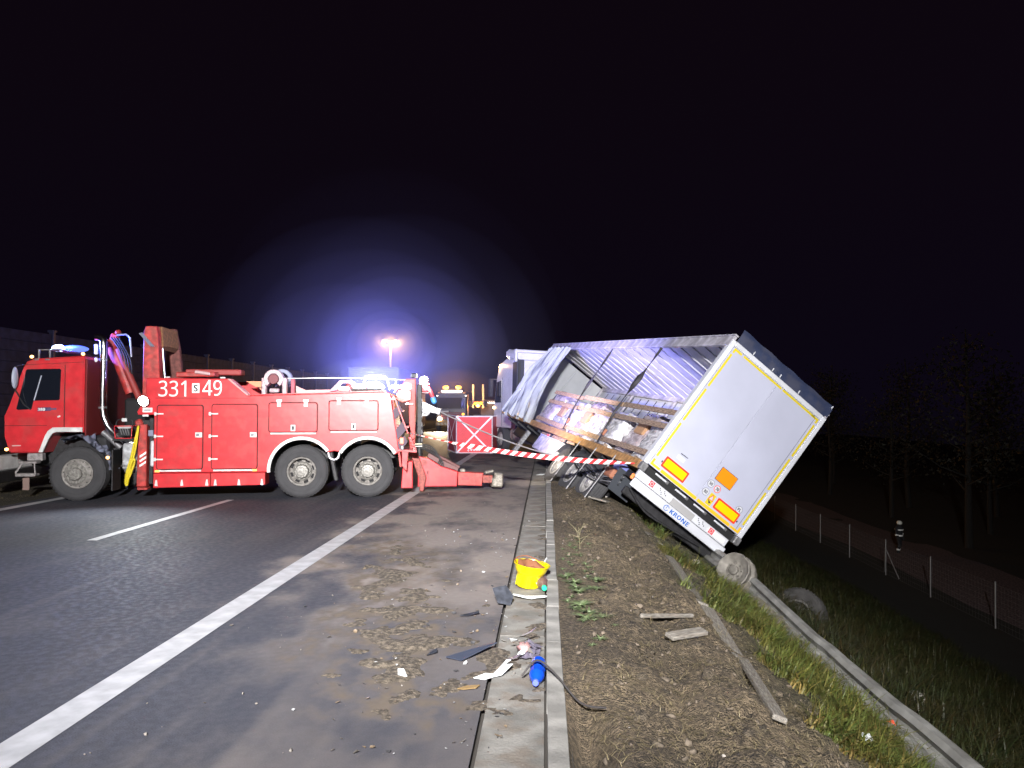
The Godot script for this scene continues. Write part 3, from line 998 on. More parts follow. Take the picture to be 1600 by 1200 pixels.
# ---------------------------------------------------------------- fences and barriers
func build_barriers() -> void:
	# noise barrier on the far side of the motorway
	var panel := mat("barrier_board", 0.03, 0.033, 0.07, 0.8, 0, {"tex": "wear", "scale": 0.5, "world": true})
	var post := mat("barrier_post", 0.07, 0.07, 0.11, 0.5, 0.4)
	var nb := thing("noise_barrier", "tall noise barrier of horizontal boards and steel posts behind the red cab", "noise barrier")
	var board := MB.new()
	board.box(V(0, 0, 0), V(0.1, 0.46, 3.84), 0.02)
	var bm := board.mesh()
	var pb := MB.new()
	pb.box(V(0, 2.6, 0), V(0.22, 5.3, 0.16), 0.01)
	pb.box(V(0.0, 5.28, 0), V(0.3, 0.1, 0.26), 0.01)
	var pm := pb.mesh()
	for k in 20:
		var z := -14.0 - k * 4.0
		put("post", pm, post, nb).position = V(-22.5, 0, z)
		for j in 11:
			put("board", bm, panel, nb).position = V(-22.5, 0.28 + j * 0.462, z - 2.0)
	# wire fence at the foot of the bank
	var wf := thing("wire_fence", "wire mesh fence on thin posts at the foot of the dark bank", "fence")
	var steel := mat("fence_post", 0.3, 0.3, 0.3, 0.5, 0.5)
	var wire := mat("fence_wire", 0.3, 0.3, 0.3, 0.5, 0.6)
	var zs := [-19.5, -23.8, -28.2, -32.8, -37.0, -41.3, -45.6, -50.0, -54.5]
	for z in zs:
		var y := ground_h(15.9, z)
		var b := MB.new()
		b.cyl(V(15.9, y - 0.2, z), V(15.9 + 0.03, y + 1.68, z), 0.03, 0.03, 8)
		obj("post", b, steel, wf)
	for s in [-0.55, 0.55]:
		var b := MB.new()
		b.cyl(V(15.9, ground_h(15.9, -36.4) + 1.3, -37.0), V(15.9 + absf(s) * 0.5, ground_h(15.9, -36.4), -37.0 + s * 1.4), 0.022, 0.022, 6)
		obj("brace", b, steel, wf)
	var b := MB.new()
	for k in zs.size() - 1:
		var a := V(15.9, ground_h(15.9, zs[k]), zs[k]); var e := V(15.9, ground_h(15.9, zs[k + 1]), zs[k + 1])
		for j in 9:
			b.cyl(a + V(0, 0.08 + 0.19 * j, 0), e + V(0, 0.08 + 0.19 * j, 0), 0.0022, 0.0022, 3, false)
		for j in 22:
			var p := a.lerp(e, j / 22.0)
			b.cyl(p + V(0, 0.06, 0), p + V(0, 1.6, 0), 0.0018, 0.0018, 3, false)
	var mesh_o := obj("mesh", b, wire, wf)
	mesh_o.set_meta("kind", "stuff")
	# guard rail pushed over at the edge of the bank
	var zinc := mat("zinc", 0.4, 0.4, 0.385, 0.55, 0.15, {"tex": "wear", "scale": 0.6, "film": "dust"})
	var gr := thing("guard_rail", "galvanised steel guard rail leaning outwards along the top of the bank", "guard rail")
	var prof := [Vector2(0.0, -0.17), Vector2(0.03, -0.165), Vector2(0.09, -0.13), Vector2(0.092, -0.07), Vector2(0.01, -0.03), Vector2(0.0, 0.0), Vector2(0.01, 0.03), Vector2(0.092, 0.07), Vector2(0.09, 0.13), Vector2(0.03, 0.165), Vector2(0.0, 0.17)]
	var rail_at := func(z: float) -> Array:
		# place of the rail's middle and how far it leans
		var t := clampf((-z - 9.0) / 5.0, 0.0, 1.0)
		var x := 3.3 - 0.04 * t - (0.1 * smoothstep(12.0, 16.0, -z)) + 0.03 * smoothstep(5.3, 5.9, -z) - 0.04 * smoothstep(9.4, 9.8, -z)
		var y := -1.16 + 0.18 * t - 0.03 * smoothstep(7.2, 7.7, -z)
		return [V(x, y, z), 0.62 + 0.12 * smoothstep(7.0, 10.5, -z)]
	var seg := 0
	var z0 := -1.6
	while z0 > -14.5:
		b = MB.new()
		var g := []
		var back := []
		for k in 9:
			var z := z0 - 2.06 * k / 8.0
			var q: Array = rail_at.call(z)
			var row := []
			var row2 := []
			var lap := 0.004 if seg % 2 else 0.0
			for p in prof:
				# the face looks at the road (-x) and leans back so that it also looks up
				var n2 := V(-cos(q[1]), sin(q[1]), 0); var up := V(sin(q[1]), cos(q[1]), 0)
				row.append(q[0] + n2 * (p.x + lap) + up * p.y)
				row2.append(q[0] + n2 * (p.x + lap - 0.004) + up * p.y)
			g.append(row); back.append(row2)
		for k in 8:
			for j in prof.size() - 1:
				b.quad(g[k][j], g[k][j + 1], g[k + 1][j + 1], g[k + 1][j])
				b.quad(back[k][j], back[k][j + 1], back[k + 1][j + 1], back[k + 1][j])
		obj("rail", b, zinc, gr)
		var qp: Array = rail_at.call(z0 - 0.5)
		b = MB.new()
		var lean := Basis(V(0, 0, 1), -qp[1])
		b.box(V(0, 0, 0), V(0.06, 0.9, 0.1), 0.01, lean)
		var po := obj("post", b, zinc, gr)
		po.position = qp[0] + lean * V(0.06, -0.36, 0)
		b = MB.new()
		for yy in [-0.06, 0.06]:
			b.cyl(qp[0] + V(-cos(qp[1]), sin(qp[1]), 0) * 0.012, qp[0] + V(-cos(qp[1]), sin(qp[1]), 0) * 0.026, 0.018, 0.012, 8)
		obj("bolt", b, mat("bolt", 0.3, 0.3, 0.3, 0.5, 0.8), gr)
		z0 -= 2.0
		seg += 1
	# loose lower beam of the rail lying in the grass beside it
	b = MB.new()
	var gg := []
	for k in 20:
		var z := -2.2 - k * 0.53
		var x := 3.02 + 0.012 * k - (0.08 * sin(k * 0.5))
		var y := ground_h(x, z) + 0.06 + 0.03 * sin(k * 0.8)
		gg.append([V(x - 0.1, y - 0.015, z), V(x - 0.05, y + 0.055, z), V(x + 0.02, y + 0.06, z), V(x + 0.09, y - 0.0, z), V(x + 0.1, y - 0.06, z)])
	b.sheet(gg, [], -1.0)
	tag(obj("rail_beam", b, zinc), "muddy lower beam lying in the grass beside the guard rail", "rail beam")

# ---------------------------------------------------------------- wheels
func tyre_profile(r: float, w: float, rim: float) -> Array:
	return [Vector2(rim, -0.03), Vector2(rim + 0.012, -0.004), Vector2(rim + 0.03, 0.0), Vector2(r * 0.74, 0.014), Vector2(r * 0.75, 0.01), Vector2(r * 0.86, 0.014), Vector2(r * 0.93, 0.0), Vector2(r - 0.028, -0.012), Vector2(r - 0.008, -0.03), Vector2(r, -0.06),
		Vector2(r, -w * 0.3), Vector2(r - 0.014, -w * 0.31), Vector2(r - 0.014, -w * 0.34), Vector2(r, -w * 0.35), Vector2(r, -w * 0.48), Vector2(r - 0.014, -w * 0.49), Vector2(r - 0.014, -w * 0.52), Vector2(r, -w * 0.53),
		Vector2(r, -w * 0.66), Vector2(r - 0.014, -w * 0.67), Vector2(r - 0.014, -w * 0.7), Vector2(r, -w * 0.71), Vector2(r, -w + 0.06), Vector2(r - 0.03, -w + 0.01), Vector2(r * 0.8, -w), Vector2(rim, -w + 0.03)]

func wheel(parent: Node3D, at: Transform3D, r: float, dish: String, rub: Material, rim_m: Material, hub_m: Material, dark: Material) -> Node3D:
	var w := Node3D.new()
	w.name = numbered("wheel", parent)
	parent.add_child(w, true)
	w.transform = at
	var rim := r * 0.545
	var b := MB.new()
	b.lathe(tyre_profile(r, 0.3, rim), 40)
	# shoulder blocks
	for k in 44:
		var a := TAU * k / 44
		b.box(V(cos(a), sin(a), 0) * (r - 0.004) + V(0, 0, -0.045), V(0.012, 0.035, 0.07), 0.003, Basis(V(0, 0, 1), a))
	obj("tyre", b, rub, w)
	b = MB.new()
	var h := MB.new()
	if dish == "front":
		b.lathe([Vector2(rim + 0.004, -0.005), Vector2(rim - 0.012, 0.012), Vector2(rim - 0.035, -0.008), Vector2(rim * 0.86, 0.002), Vector2(rim * 0.74, 0.035), Vector2(rim * 0.68, 0.05), Vector2(rim * 0.4, 0.05), Vector2(0, 0.05)], 36)
		h.lathe([Vector2(rim * 0.7, 0.05), Vector2(rim * 0.66, 0.064), Vector2(rim * 0.44, 0.064), Vector2(rim * 0.42, 0.12), Vector2(rim * 0.36, 0.135), Vector2(0, 0.138)], 28)
		for k in 10:
			var a := TAU * (k + 0.3) / 10
			h.cyl(V(cos(a), sin(a), 0) * rim * 0.56 + V(0, 0, 0.06), V(cos(a), sin(a), 0) * rim * 0.56 + V(0, 0, 0.088), 0.016, 0.013, 6)
		var d := MB.new()
		for k in 10:
			var a := TAU * (k + 0.8) / 10
			d.cyl(V(cos(a), sin(a), 0) * rim * 0.85 + V(0, 0, -0.002), V(cos(a), sin(a), 0) * rim * 0.85 + V(0, 0, 0.007), 0.013, 0.013, 8)
		obj("hand_hole", d, dark, w)
	else:
		b.lathe([Vector2(rim + 0.004, -0.005), Vector2(rim - 0.01, 0.01), Vector2(rim - 0.03, -0.006), Vector2(rim * 0.93, -0.03), Vector2(rim * 0.9, -0.15), Vector2(rim * 0.84, -0.19), Vector2(rim * 0.66, -0.15), Vector2(rim * 0.5, -0.15)], 36)
		h.lathe([Vector2(rim * 0.66, -0.15), Vector2(rim * 0.63, -0.1), Vector2(rim * 0.5, -0.08), Vector2(rim * 0.47, -0.02), Vector2(rim * 0.42, 0.0), Vector2(rim * 0.3, 0.004), Vector2(rim * 0.28, 0.02), Vector2(0, 0.024)], 28)
		for k in 10:
			var a := TAU * k / 10
			h.cyl(V(cos(a), sin(a), 0) * rim * 0.53 + V(0, 0, -0.085), V(cos(a), sin(a), 0) * rim * 0.53 + V(0, 0, -0.055), 0.015, 0.013, 6)
			h.cyl(V(cos(a), sin(a), 0) * rim * 0.36 + V(0, 0, 0.0), V(cos(a), sin(a), 0) * rim * 0.36 + V(0, 0, 0.014), 0.01, 0.009, 6)
		var d := MB.new()
		for k in 8:
			var a := TAU * (k + 0.4) / 8
			d.box(V(cos(a), sin(a), 0) * rim * 0.76 + V(0, 0, -0.165), V(0.05, 0.09, 0.02), 0.004, Basis(V(0, 0, 1), a))
		obj("hand_hole", d, dark, w)
	obj("rim", b, rim_m, w)
	obj("hub", h, hub_m, w)
	return w

func plate(called: String, p: PackedVector2Array, z0: float, z1: float, m: Material, parent: Node, bev := 0.0) -> MeshInstance3D:
	var b := MB.new()
	b.prism(p, z0, z1, bev)
	return obj(called, b, m, parent)

func bar(called: String, ce: Vector3, s: Vector3, m: Material, parent: Node, bev := 0.01, rot := Basis()) -> MeshInstance3D:
	var b := MB.new()
	b.box(Vector3.ZERO, s, bev)
	var o := obj(called, b, m, parent)
	o.transform = Transform3D(rot, ce)
	return o

func pipe(called: String, p: Array, r: float, m: Material, parent: Node, seg := 8) -> MeshInstance3D:
	var b := MB.new()
	b.tube(p, r, seg)
	return obj(called, b, m, parent)

func ring_strip(ce: Vector2, r0: float, r1: float, a0: float, a1: float, n: int) -> PackedVector2Array:
	var p := arc(ce, r1, a0, a1, n)
	p.append_array(arc(ce, r0, a1, a0, n))
	return p

# ---------------------------------------------------------------- the red recovery truck
var truck_xf := Transform3D(Basis(Vector3.UP, deg_to_rad(9.13)), Vector3(-3.59, 0, -15.36))

func build_truck() -> void:
	var t := thing("recovery_truck", "red heavy recovery truck with white fleet number 331 S 49 standing across the lanes", "recovery truck", truck_xf)
	var red := mat("truck_red", 0.66, 0.032, 0.042, 0.32, 0.0, {"coat": 0.7, "cr": 0.12, "tex": "fine", "scale": 0.9, "film": "dust", "bump": "crinkle", "bs": 0.05})
	var red2 := mat("truck_red_old", 0.55, 0.05, 0.045, 0.5, 0.0, {"tex": "wear", "scale": 1.6, "film": "dust"})
	var rust := mat("rust_brown", 0.3, 0.14, 0.06, 0.8, 0.1, {"tex": "wear", "scale": 3.0})
	var white := mat("truck_white", 0.78, 0.78, 0.78, 0.4, 0, {"tex": "fine", "scale": 1.0, "film": "dust"})
	var dark := mat("black_gap", 0.01, 0.01, 0.012, 0.8)
	var blk := mat("black_steel", 0.03, 0.03, 0.034, 0.55, 0.2, {"tex": "wear", "scale": 2.0})
	var rub := mat("tyre", 0.05, 0.05, 0.055, 0.85, 0, {"tex": "fine", "scale": 1.0})
	var rim := mat("rim_grey", 0.42, 0.4, 0.38, 0.55, 0.2, {"tex": "wear", "scale": 3.0, "film": "dust"})
	var hub := mat("hub_grey", 0.31, 0.3, 0.28, 0.5, 0.3, {"tex": "wear", "scale": 5.0, "film": "dust"})
	var glass := mat("dark_glass", 0.008, 0.01, 0.016, 0.06, 0, {"coat": 1.0, "cr": 0.03})
	var chrome := mat("chrome", 0.75, 0.75, 0.76, 0.18, 1.0, {"tex": "fine", "scale": 3.0})
	var grey := mat("tool_grey", 0.32, 0.32, 0.34, 0.5, 0.5, {"tex": "wear", "scale": 3.0})
	var label_w := mat("sticker_white", 0.82, 0.82, 0.82, 0.5)

	# --- cab
	var cab_shape := poly([-6.76, 0.93, -6.86, 1.2, -6.88, 1.66, -6.8, 1.86, -6.56, 2.58, -6.5, 2.69, -6.36, 2.75, -5.47, 2.81, -5.44, 2.78, -5.44, 1.32, -5.95, 1.32, -6.05, 1.26, -6.2, 0.93])
	var cab := plate("cab", cab_shape, -2.42, -0.04, red, t, 0.03)
	plate("roof_seam", poly([-6.5, 2.625, -5.45, 2.685, -5.45, 2.692, -6.5, 2.632]), -0.039, -0.035, dark, cab)
	var door := plate("door", poly([-6.77, 0.95, -6.86, 1.25, -6.87, 1.64, -6.78, 1.86, -6.545, 2.56, -6.5, 2.6, -5.83, 2.62, -5.8, 2.58, -5.8, 1.37, -5.97, 1.36, -6.09, 1.28, -6.24, 0.95]), -0.045, -0.026, red, t, 0.008)
	plate("door_gap", poly([-5.795, 1.34, -5.782, 1.34, -5.782, 2.63, -5.795, 2.63]), -0.039, -0.034, dark, t)
	plate("panel_line", poly([-6.86, 1.452, -6.1, 1.452, -6.1, 1.46, -6.86, 1.46]), -0.026, -0.0235, dark, door)
	plate("window", poly([-6.49, 2.52, -6.47, 2.54, -5.88, 2.555, -5.855, 2.53, -5.87, 1.97, -5.89, 1.945, -6.33, 1.935, -6.35, 1.92, -6.38, 1.77, -6.63, 1.755, -6.655, 1.78]), -0.026, -0.02, glass, t)
	plate("window_seal", poly([-6.345, 1.94, -6.325, 1.94, -6.2, 2.42, -6.22, 2.42]), -0.02, -0.014, mat("pillar_grey", 0.4, 0.42, 0.5, 0.4), t)
	bar("door_handle", V(-5.88, 1.63, -0.016), V(0.055, 0.03, 0.02), white, door, 0.006, Basis(V(0, 0, 1), 0.4))
	plate("windscreen", poly([-6.795, 1.9, -6.57, 2.56, -6.56, 2.555, -6.785, 1.895]), -2.2, -0.26, glass, t)
	plate("arch_trim", poly([-5.45, 1.42, -5.99, 1.42, -6.08, 1.35, -6.13, 1.26, -6.24, 0.94, -6.17, 0.94, -6.06, 1.2, -6.0, 1.3, -5.93, 1.33, -5.45, 1.33]), -0.05, -0.012, white, t, 0.006)
	plate("badge", poly([-6.27, 2.0 - 0.27, -6.03, 1.74, -6.03, 1.81, -6.27, 1.8]), -0.026, -0.022, mat("badge_blue", 0.05, 0.05, 0.12, 0.4), t)
	lettering("badge_lettering", "380", Transform3D(Basis(), V(-6.2, 1.768, -0.019)), 0.13, 0.055, label_w, t)
	plate("badge_strip", poly([-6.1, 1.752, -5.93, 1.762, -5.93, 1.792, -6.1, 1.787]), -0.026, -0.021, mat("badge_dark", 0.1, 0.08, 0.16, 0.4), t)
	plate("nameplate", poly([-6.72, 1.06, -6.56, 1.066, -6.56, 1.084, -6.72, 1.078]), -0.026, -0.022, mat("nameplate_grey", 0.6, 0.45, 0.45, 0.4), t)
	# mirror, roof bar, beacons
	var mir := MB.new()
	mir.ball(V(-6.63, 2.37, 0.1), V(0.045, 0.21, 0.1), 12, 10)
	obj("mirror", mir, mat("mirror_shell", 0.4, 0.44, 0.55, 0.35), t)
	pipe("mirror_arm", [V(-6.55, 2.62, -0.05), V(-6.6, 2.6, 0.08), V(-6.63, 2.55, 0.1), V(-6.63, 2.15, 0.1), V(-6.5, 1.86, 0.02), V(-6.4, 1.76, -0.03)], 0.012, blk, t, 6)
	bar("sun_visor", V(-6.56, 2.62, -1.2), V(0.12, 0.05, 2.2), blk, t)
	for x in [-6.32, -6.12]:
		for z in [-0.15, -2.3]:
			bar("roof_bracket", V(x, 2.83, z), V(0.035, 0.22, 0.03), grey, t, 0.005)
			bar("roof_foot", V(x, 2.73, z + (0.1 if z > -1 else -0.1)), V(0.09, 0.03, 0.03), grey, t, 0.005)
	pipe("roof_bar", [V(-6.34, 2.93, -0.15), V(-6.05, 2.93, -0.15)], 0.014, grey, t, 6)
	pipe("roof_bar", [V(-6.12, 2.93, -0.15), V(-6.12, 2.93, -2.3)], 0.02, grey, t, 6)
	var bl := mat("blue_dome", 0.02, 0.04, 0.5, 0.1, 0, {"emit": Color(0.12, 0.2, 1.0), "ee": 1.2})
	var bw := mat("blue_bulb", 0.4, 0.5, 1, 0.1, 0, {"emit": Color(0.45, 0.6, 1.0), "ee": 4.0})
	var b := MB.new()
	b.ball(V(-6.15, 2.99, -0.55), V(0.12, 0.075, 0.11), 14, 8)
	obj("beacon_lamp", b, bw, t)
	b = MB.new()
	b.ball(V(-6.1, 3.03, -1.2), V(0.24, 0.07, 0.3), 16, 8)
	obj("beacon_lamp", b, bl, t)
	bar("beacon_base", V(-6.13, 2.95, -0.8), V(0.2, 0.03, 0.9), grey, t)
	omni("cab_beacon_light", truck_xf * V(-6.15, 3.12, -0.75), lin(0.1, 0.16, 1.0), 13.0, 0.06)
	var am := mat("amber_lamp", 0.8, 0.35, 0.05, 0.2, 0, {"emit": Color(1.0, 0.5, 0.15), "ee": 5.0})
	for q in [V(-6.44, 2.79, -0.12), V(-5.5, 2.85, -0.12), V(-6.83, 1.0, -0.05), V(-4.98, 0.83, -0.03)]:
		b = MB.new()
		b.ball(q, V(0.035, 0.03, 0.03), 10, 6)
		obj("marker_lamp", b, am, t)
	# steps and bumper
	bar("bumper", V(-7.2, 0.7, -1.22), V(0.3, 0.3, 2.46), white, t, 0.04)
	bar("bumper_skirt", V(-7.1, 0.45, -1.22), V(0.2, 0.22, 2.4), blk, t, 0.02)
	bar("step_panel", V(-6.32, 0.85, -0.12), V(0.28, 0.14, 0.14), mat("step_grey", 0.45, 0.42, 0.42, 0.5, 0.2, {"tex": "wear", "scale": 3.0}), t)
	bar("step", V(-6.42, 0.745, -0.08), V(0.32, 0.045, 0.2), M["step_grey"], t, 0.012)
	bar("step", V(-6.45, 0.51, -0.06), V(0.36, 0.06, 0.2), M["step_grey"], t, 0.015)
	pipe("step_rail", [V(-6.5, 0.75, 0.0), V(-6.62, 0.56, 0.02), V(-6.6, 0.5, 0.02)], 0.02, M["step_grey"], t, 6)
	pipe("step_rail", [V(-6.3, 0.75, 0.0), V(-6.28, 0.5, 0.0)], 0.014, M["step_grey"], t, 6)
	bar("step_flap", V(-6.5, 0.36, -0.12), V(0.12, 0.3, 0.02), mat("flap", 0.22, 0.15, 0.13, 0.8), t, 0.004)
	bar("engine_block", V(-5.9, 0.95, -1.23), V(1.5, 0.6, 1.4), blk, t, 0.05)
	# mudguard wrapped in crumpled sheet, behind the cab
	var g := []
	for i in 15:
		var row := []
		for j in 9:
			var a := deg_to_rad(118 - 112.0 * i / 14.0)
			var rr := 0.61 + 0.035 * sin(i * 2.1 + j * 1.3) + 0.03 * sin(i * 4.7 - j * 2.0) + (0.11 if i < 6 else 0.0)
			row.append(V(-5.52 + cos(a) * rr, 0.53 + sin(a) * rr, 0.01 - j * 0.05))
		g.append(row)
	b = MB.new()
	b.sheet(g)
	obj("mudguard", b, mat("wrap", 0.2, 0.22, 0.3, 0.25, 0, {"coat": 0.6}), t)
	bar("mud_flap", V(-4.9, 0.58, -0.25), V(0.03, 0.8, 0.4), blk, t, 0.005)
	# chassis
	for z in [-0.8, -1.7]:
		bar("chassis_rail", V(-3.0, 0.86, z), V(7.4, 0.26, 0.09), blk, t, 0.01)
	bar("back_wall", V(-5.42, 2.0, -1.23), V(0.03, 1.5, 2.3), mat("cab_back", 0.16, 0.012, 0.014, 0.6), t)
	# exhaust stack
	pipe("exhaust_stack", bezier([V(-5.33, 3.2, -0.3), V(-5.22, 3.17, -0.28), V(-5.17, 3.02, -0.26), V(-5.17, 2.4, -0.25), V(-5.17, 1.8, -0.25), V(-5.12, 1.55, -0.25), V(-4.98, 1.33, -0.25), V(-4.7, 1.14, -0.25), V(-4.5, 1.08, -0.3)], 5), 0.072, chrome, t, 16)
	for y in [2.75, 1.8]:
		b = MB.new()
		b.cyl(V(-5.17, y - 0.02, -0.25), V(-5.17, y + 0.02, -0.25), 0.08, 0.08, 16)
		obj("exhaust_clamp", b, grey, t)
	bar("exhaust_sensor", V(-5.29, 2.95, -0.2), V(0.06, 0.2, 0.05), label_w, t)
	bar("exhaust_sensor", V(-5.29, 2.74, -0.2), V(0.06, 0.09, 0.05), label_w, t, 0.02)
	pipe("exhaust_pipe", [V(-5.2, 1.32, -0.35), V(-4.85, 1.0, -0.35)], 0.055, grey, t, 10)
	# folded loader crane behind the cab
	pipe("crane_arm", [V(-5.35, 3.05, -1.1), V(-5.18, 2.7, -1.1), V(-4.95, 2.1, -1.1)], 0.11, red2, t, 10)
	pipe("crane_ram", [V(-5.16, 3.02, -0.98), V(-4.98, 2.55, -0.98), V(-4.75, 2.0, -1.0)], 0.07, mat("dull_red", 0.28, 0.035, 0.03, 0.6), t, 8)
	bar("crane_head", V(-5.3, 3.2, -1.1), V(0.16, 0.3, 0.16), red2, t, 0.03, Basis(V(0, 0, 1), -0.3))
	b = MB.new()
	b.ball(V(-5.22, 3.37, -1.1), V(0.06, 0.06, 0.1), 10, 6)
	b.ball(V(-5.4, 3.12, -1.05), V(0.08, 0.1, 0.1), 10, 6)
	obj("crane_joint", b, red2, t)
	for k in 4:
		pipe("hose", bezier([V(-5.3 + 0.05 * k, 3.25, -0.95), V(-5.1 + 0.06 * k, 2.95 - 0.04 * k, -0.92), V(-5.0 + 0.04 * k, 2.5, -0.95)], 5), 0.017, blk, t, 6)
	pipe("crane_handle", [V(-5.2, 3.3, -0.95), V(-5.0, 3.32, -0.95), V(-4.93, 3.25, -0.95), V(-4.9, 2.85, -0.95)], 0.02, mat("handle_grey", 0.35, 0.38, 0.5, 0.4, 0.3), t, 6)
	bar("crane_base", V(-4.85, 1.6, -1.4), V(0.4, 0.8, 0.8), dark, t, 0.05)
	# boom tower, open towards the rear
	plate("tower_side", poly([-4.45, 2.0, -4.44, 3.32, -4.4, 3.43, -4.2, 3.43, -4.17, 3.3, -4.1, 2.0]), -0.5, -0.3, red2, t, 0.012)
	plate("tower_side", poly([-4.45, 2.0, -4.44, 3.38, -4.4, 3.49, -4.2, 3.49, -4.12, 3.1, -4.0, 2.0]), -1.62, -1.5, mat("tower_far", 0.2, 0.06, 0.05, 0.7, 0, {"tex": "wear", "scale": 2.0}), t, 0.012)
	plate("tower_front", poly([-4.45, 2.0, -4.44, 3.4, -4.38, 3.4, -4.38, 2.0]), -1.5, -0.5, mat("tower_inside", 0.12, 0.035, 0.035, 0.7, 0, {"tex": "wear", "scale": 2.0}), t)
	plate("tower_cap", poly([-4.36, 3.1, -4.36, 3.44, -4.16, 3.44, -4.12, 3.06, -4.2, 2.98]), -1.49, -0.52, rust, t, 0.01)
	pipe("tower_rod", [V(-4.2, 3.3, -0.62), V(-4.12, 2.35, -0.62)], 0.025, chrome, t, 8)
	plate("tower_flap", poly([-4.52, 3.28, -4.3, 3.02, -4.22, 3.02, -4.46, 3.3]), -0.3, -0.27, mat("flap_grey", 0.13, 0.14, 0.2, 0.5), t)
	pipe("tower_ram", [V(-4.48, 3.0, -0.5), V(-4.44, 2.3, -0.5)], 0.03, rust, t, 8)

	# --- superstructure
	var side := poly([-4.28, 2.38, -4.12, 2.385, -2.72, 2.37, -2.36, 2.04, -1.2, 2.075, 0.36, 2.125, 0.45, 2.1, 0.63, 0.9])
	side.append_array(arc(Vector2(0.0, 0.56), 0.62, 28, 146, 12))
	side.append(Vector2(-0.66, 0.93))
	side.append_array(arc(Vector2(-1.3, 0.56), 0.62, 34, 184, 14))
	side.append_array(poly([-1.97, 0.525, -4.12, 0.525, -4.12, 1.66, -4.42, 1.66, -4.44, 1.72, -4.28, 2.0]))
	var body := plate("body_side", side, -0.5, 0.0, red, t, 0.015)
	plate("body_side", side, -2.48, -2.0, red, t, 0.015)
	bar("front_wall", V(-4.05, 1.45, -1.25), V(0.1, 1.8, 1.48), red2, t)
	bar("deck", V(-1.8, 1.8, -1.25), V(4.4, 0.06, 1.49), grey, t)
	bar("rear_wall", V(0.3, 1.55, -1.25), V(0.06, 1.0, 1.49), red2, t)
	plate("number_panel_line", poly([-4.1, 1.985, -2.34, 1.985, -2.34, 1.992, -4.1, 1.992]), 0.0, 0.0025, dark, t)
	plate("top_lip", poly([-2.3, 2.045, -1.2, 2.078, 0.34, 2.128, 0.34, 2.15, -1.2, 2.1, -2.3, 2.065]), -0.52, 0.012, red, t, 0.005)
	plate("slope_trim", poly([-2.74, 2.372, -2.7, 2.374, -2.33, 2.045, -2.36, 2.04]), -0.3, 0.012, mat("trim_pink", 0.7, 0.3, 0.3, 0.3), t)
	for c in [Vector2(-1.3, 0.56), Vector2(0.0, 0.56)]:
		plate("arch_trim", ring_strip(c, 0.6, 0.665, 30 if c.x > -1 else 36, 148 if c.x > -1 else 184, 20), -0.06, 0.022, white, t, 0.006)
		# dark inner arch
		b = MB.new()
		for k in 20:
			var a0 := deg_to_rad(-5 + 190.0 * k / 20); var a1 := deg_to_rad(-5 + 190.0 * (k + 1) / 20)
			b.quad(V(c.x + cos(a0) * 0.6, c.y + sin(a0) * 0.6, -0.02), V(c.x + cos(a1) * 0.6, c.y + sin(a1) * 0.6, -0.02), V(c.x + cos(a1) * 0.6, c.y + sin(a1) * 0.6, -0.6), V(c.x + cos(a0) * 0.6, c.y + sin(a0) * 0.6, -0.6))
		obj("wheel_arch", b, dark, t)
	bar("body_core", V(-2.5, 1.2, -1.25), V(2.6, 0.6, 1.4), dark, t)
	# doors and lockers
	var qi := 0
	for q in [[-4.05, 0.6, -3.2, 1.84], [-3.02, 0.6, -2.16, 1.86], [-1.93, 1.32, -1.0, 1.895], [-0.76, 1.345, 0.2, 1.935]]:
		var tall := qi < 2
		plate("locker_gap", roundrect(q[0] - 0.016, q[1] - 0.016, q[2] + 0.016, q[3] + 0.016, 0.05), 0.0, 0.003, dark, t)
		var d := plate("locker_door" if tall else "locker_lid", roundrect(q[0], q[1], q[2], q[3], 0.04), 0.003, 0.018, red, t, 0.006)
		plate("drip_rail", poly([q[0] + 0.03, q[1] - 0.05, q[2] - 0.02, q[1] - 0.05, q[2] - 0.02, q[1] - 0.018, q[0] + 0.03, q[1] - 0.018]), 0.0, 0.022, white, t, 0.005)
		if tall:
			for y in [0.79, 1.24, 1.68]:
				var hx: float = q[0]
				bar("hinge", V(hx + 0.03, y, 0.02), V(0.17, 0.028, 0.012), white, d, 0.004)
				bar("hinge_pin", V(hx - 0.04, y, 0.02), V(0.045, 0.07, 0.026), white, d, 0.008)
			bar("latch", V(q[2] - 0.07, 1.265, 0.022), V(0.13, 0.1, 0.014), white, d, 0.006)
			bar("latch_cup", V(q[2] - 0.085, 1.265, 0.031), V(0.06, 0.05, 0.006), grey, d, 0.002)
		else:
			for x in [q[0] + 0.19, q[2] - 0.22]:
				bar("hinge", V(x, q[3] + 0.01, 0.02), V(0.085, 0.03, 0.014), white, d, 0.004)
				bar("hinge_pin", V(x, q[3] + 0.045, 0.016), V(0.11, 0.05, 0.02), white, d, 0.006)
				bar("hinge_leaf", V(x, q[3] - 0.04, 0.02), V(0.075, 0.07, 0.012), white, d, 0.004)
			bar("latch", V((q[0] + q[2]) * 0.5, q[1] + 0.075, 0.022), V(0.09, 0.125, 0.012), white, d, 0.01)
			bar("latch_cup", V((q[0] + q[2]) * 0.5, q[1] + 0.075, 0.029), V(0.045, 0.075, 0.006), blk, d, 0.002)
		qi += 1
	for q in [V(-4.04, 0.56, 0.02), V(-2.2, 0.565, 0.02)]:
		bar("side_marker", q, V(0.09, 0.04, 0.02), mat("amber_glow", 0.9, 0.4, 0.1, 0.3, 0, {"emit": Color(1, 0.45, 0.1), "ee": 1.2}), t, 0.006)
	for q in [[-4.12, -3.05], [-3.04, -2.0]]:
		plate("skirt", poly([q[0], 0.235 + (q[0] + 4.12) * 0.02, q[1], 0.25 + (q[0] + 4.12) * 0.02, q[1], 0.515, q[0], 0.515]), -0.4, -0.006, red, t, 0.008)
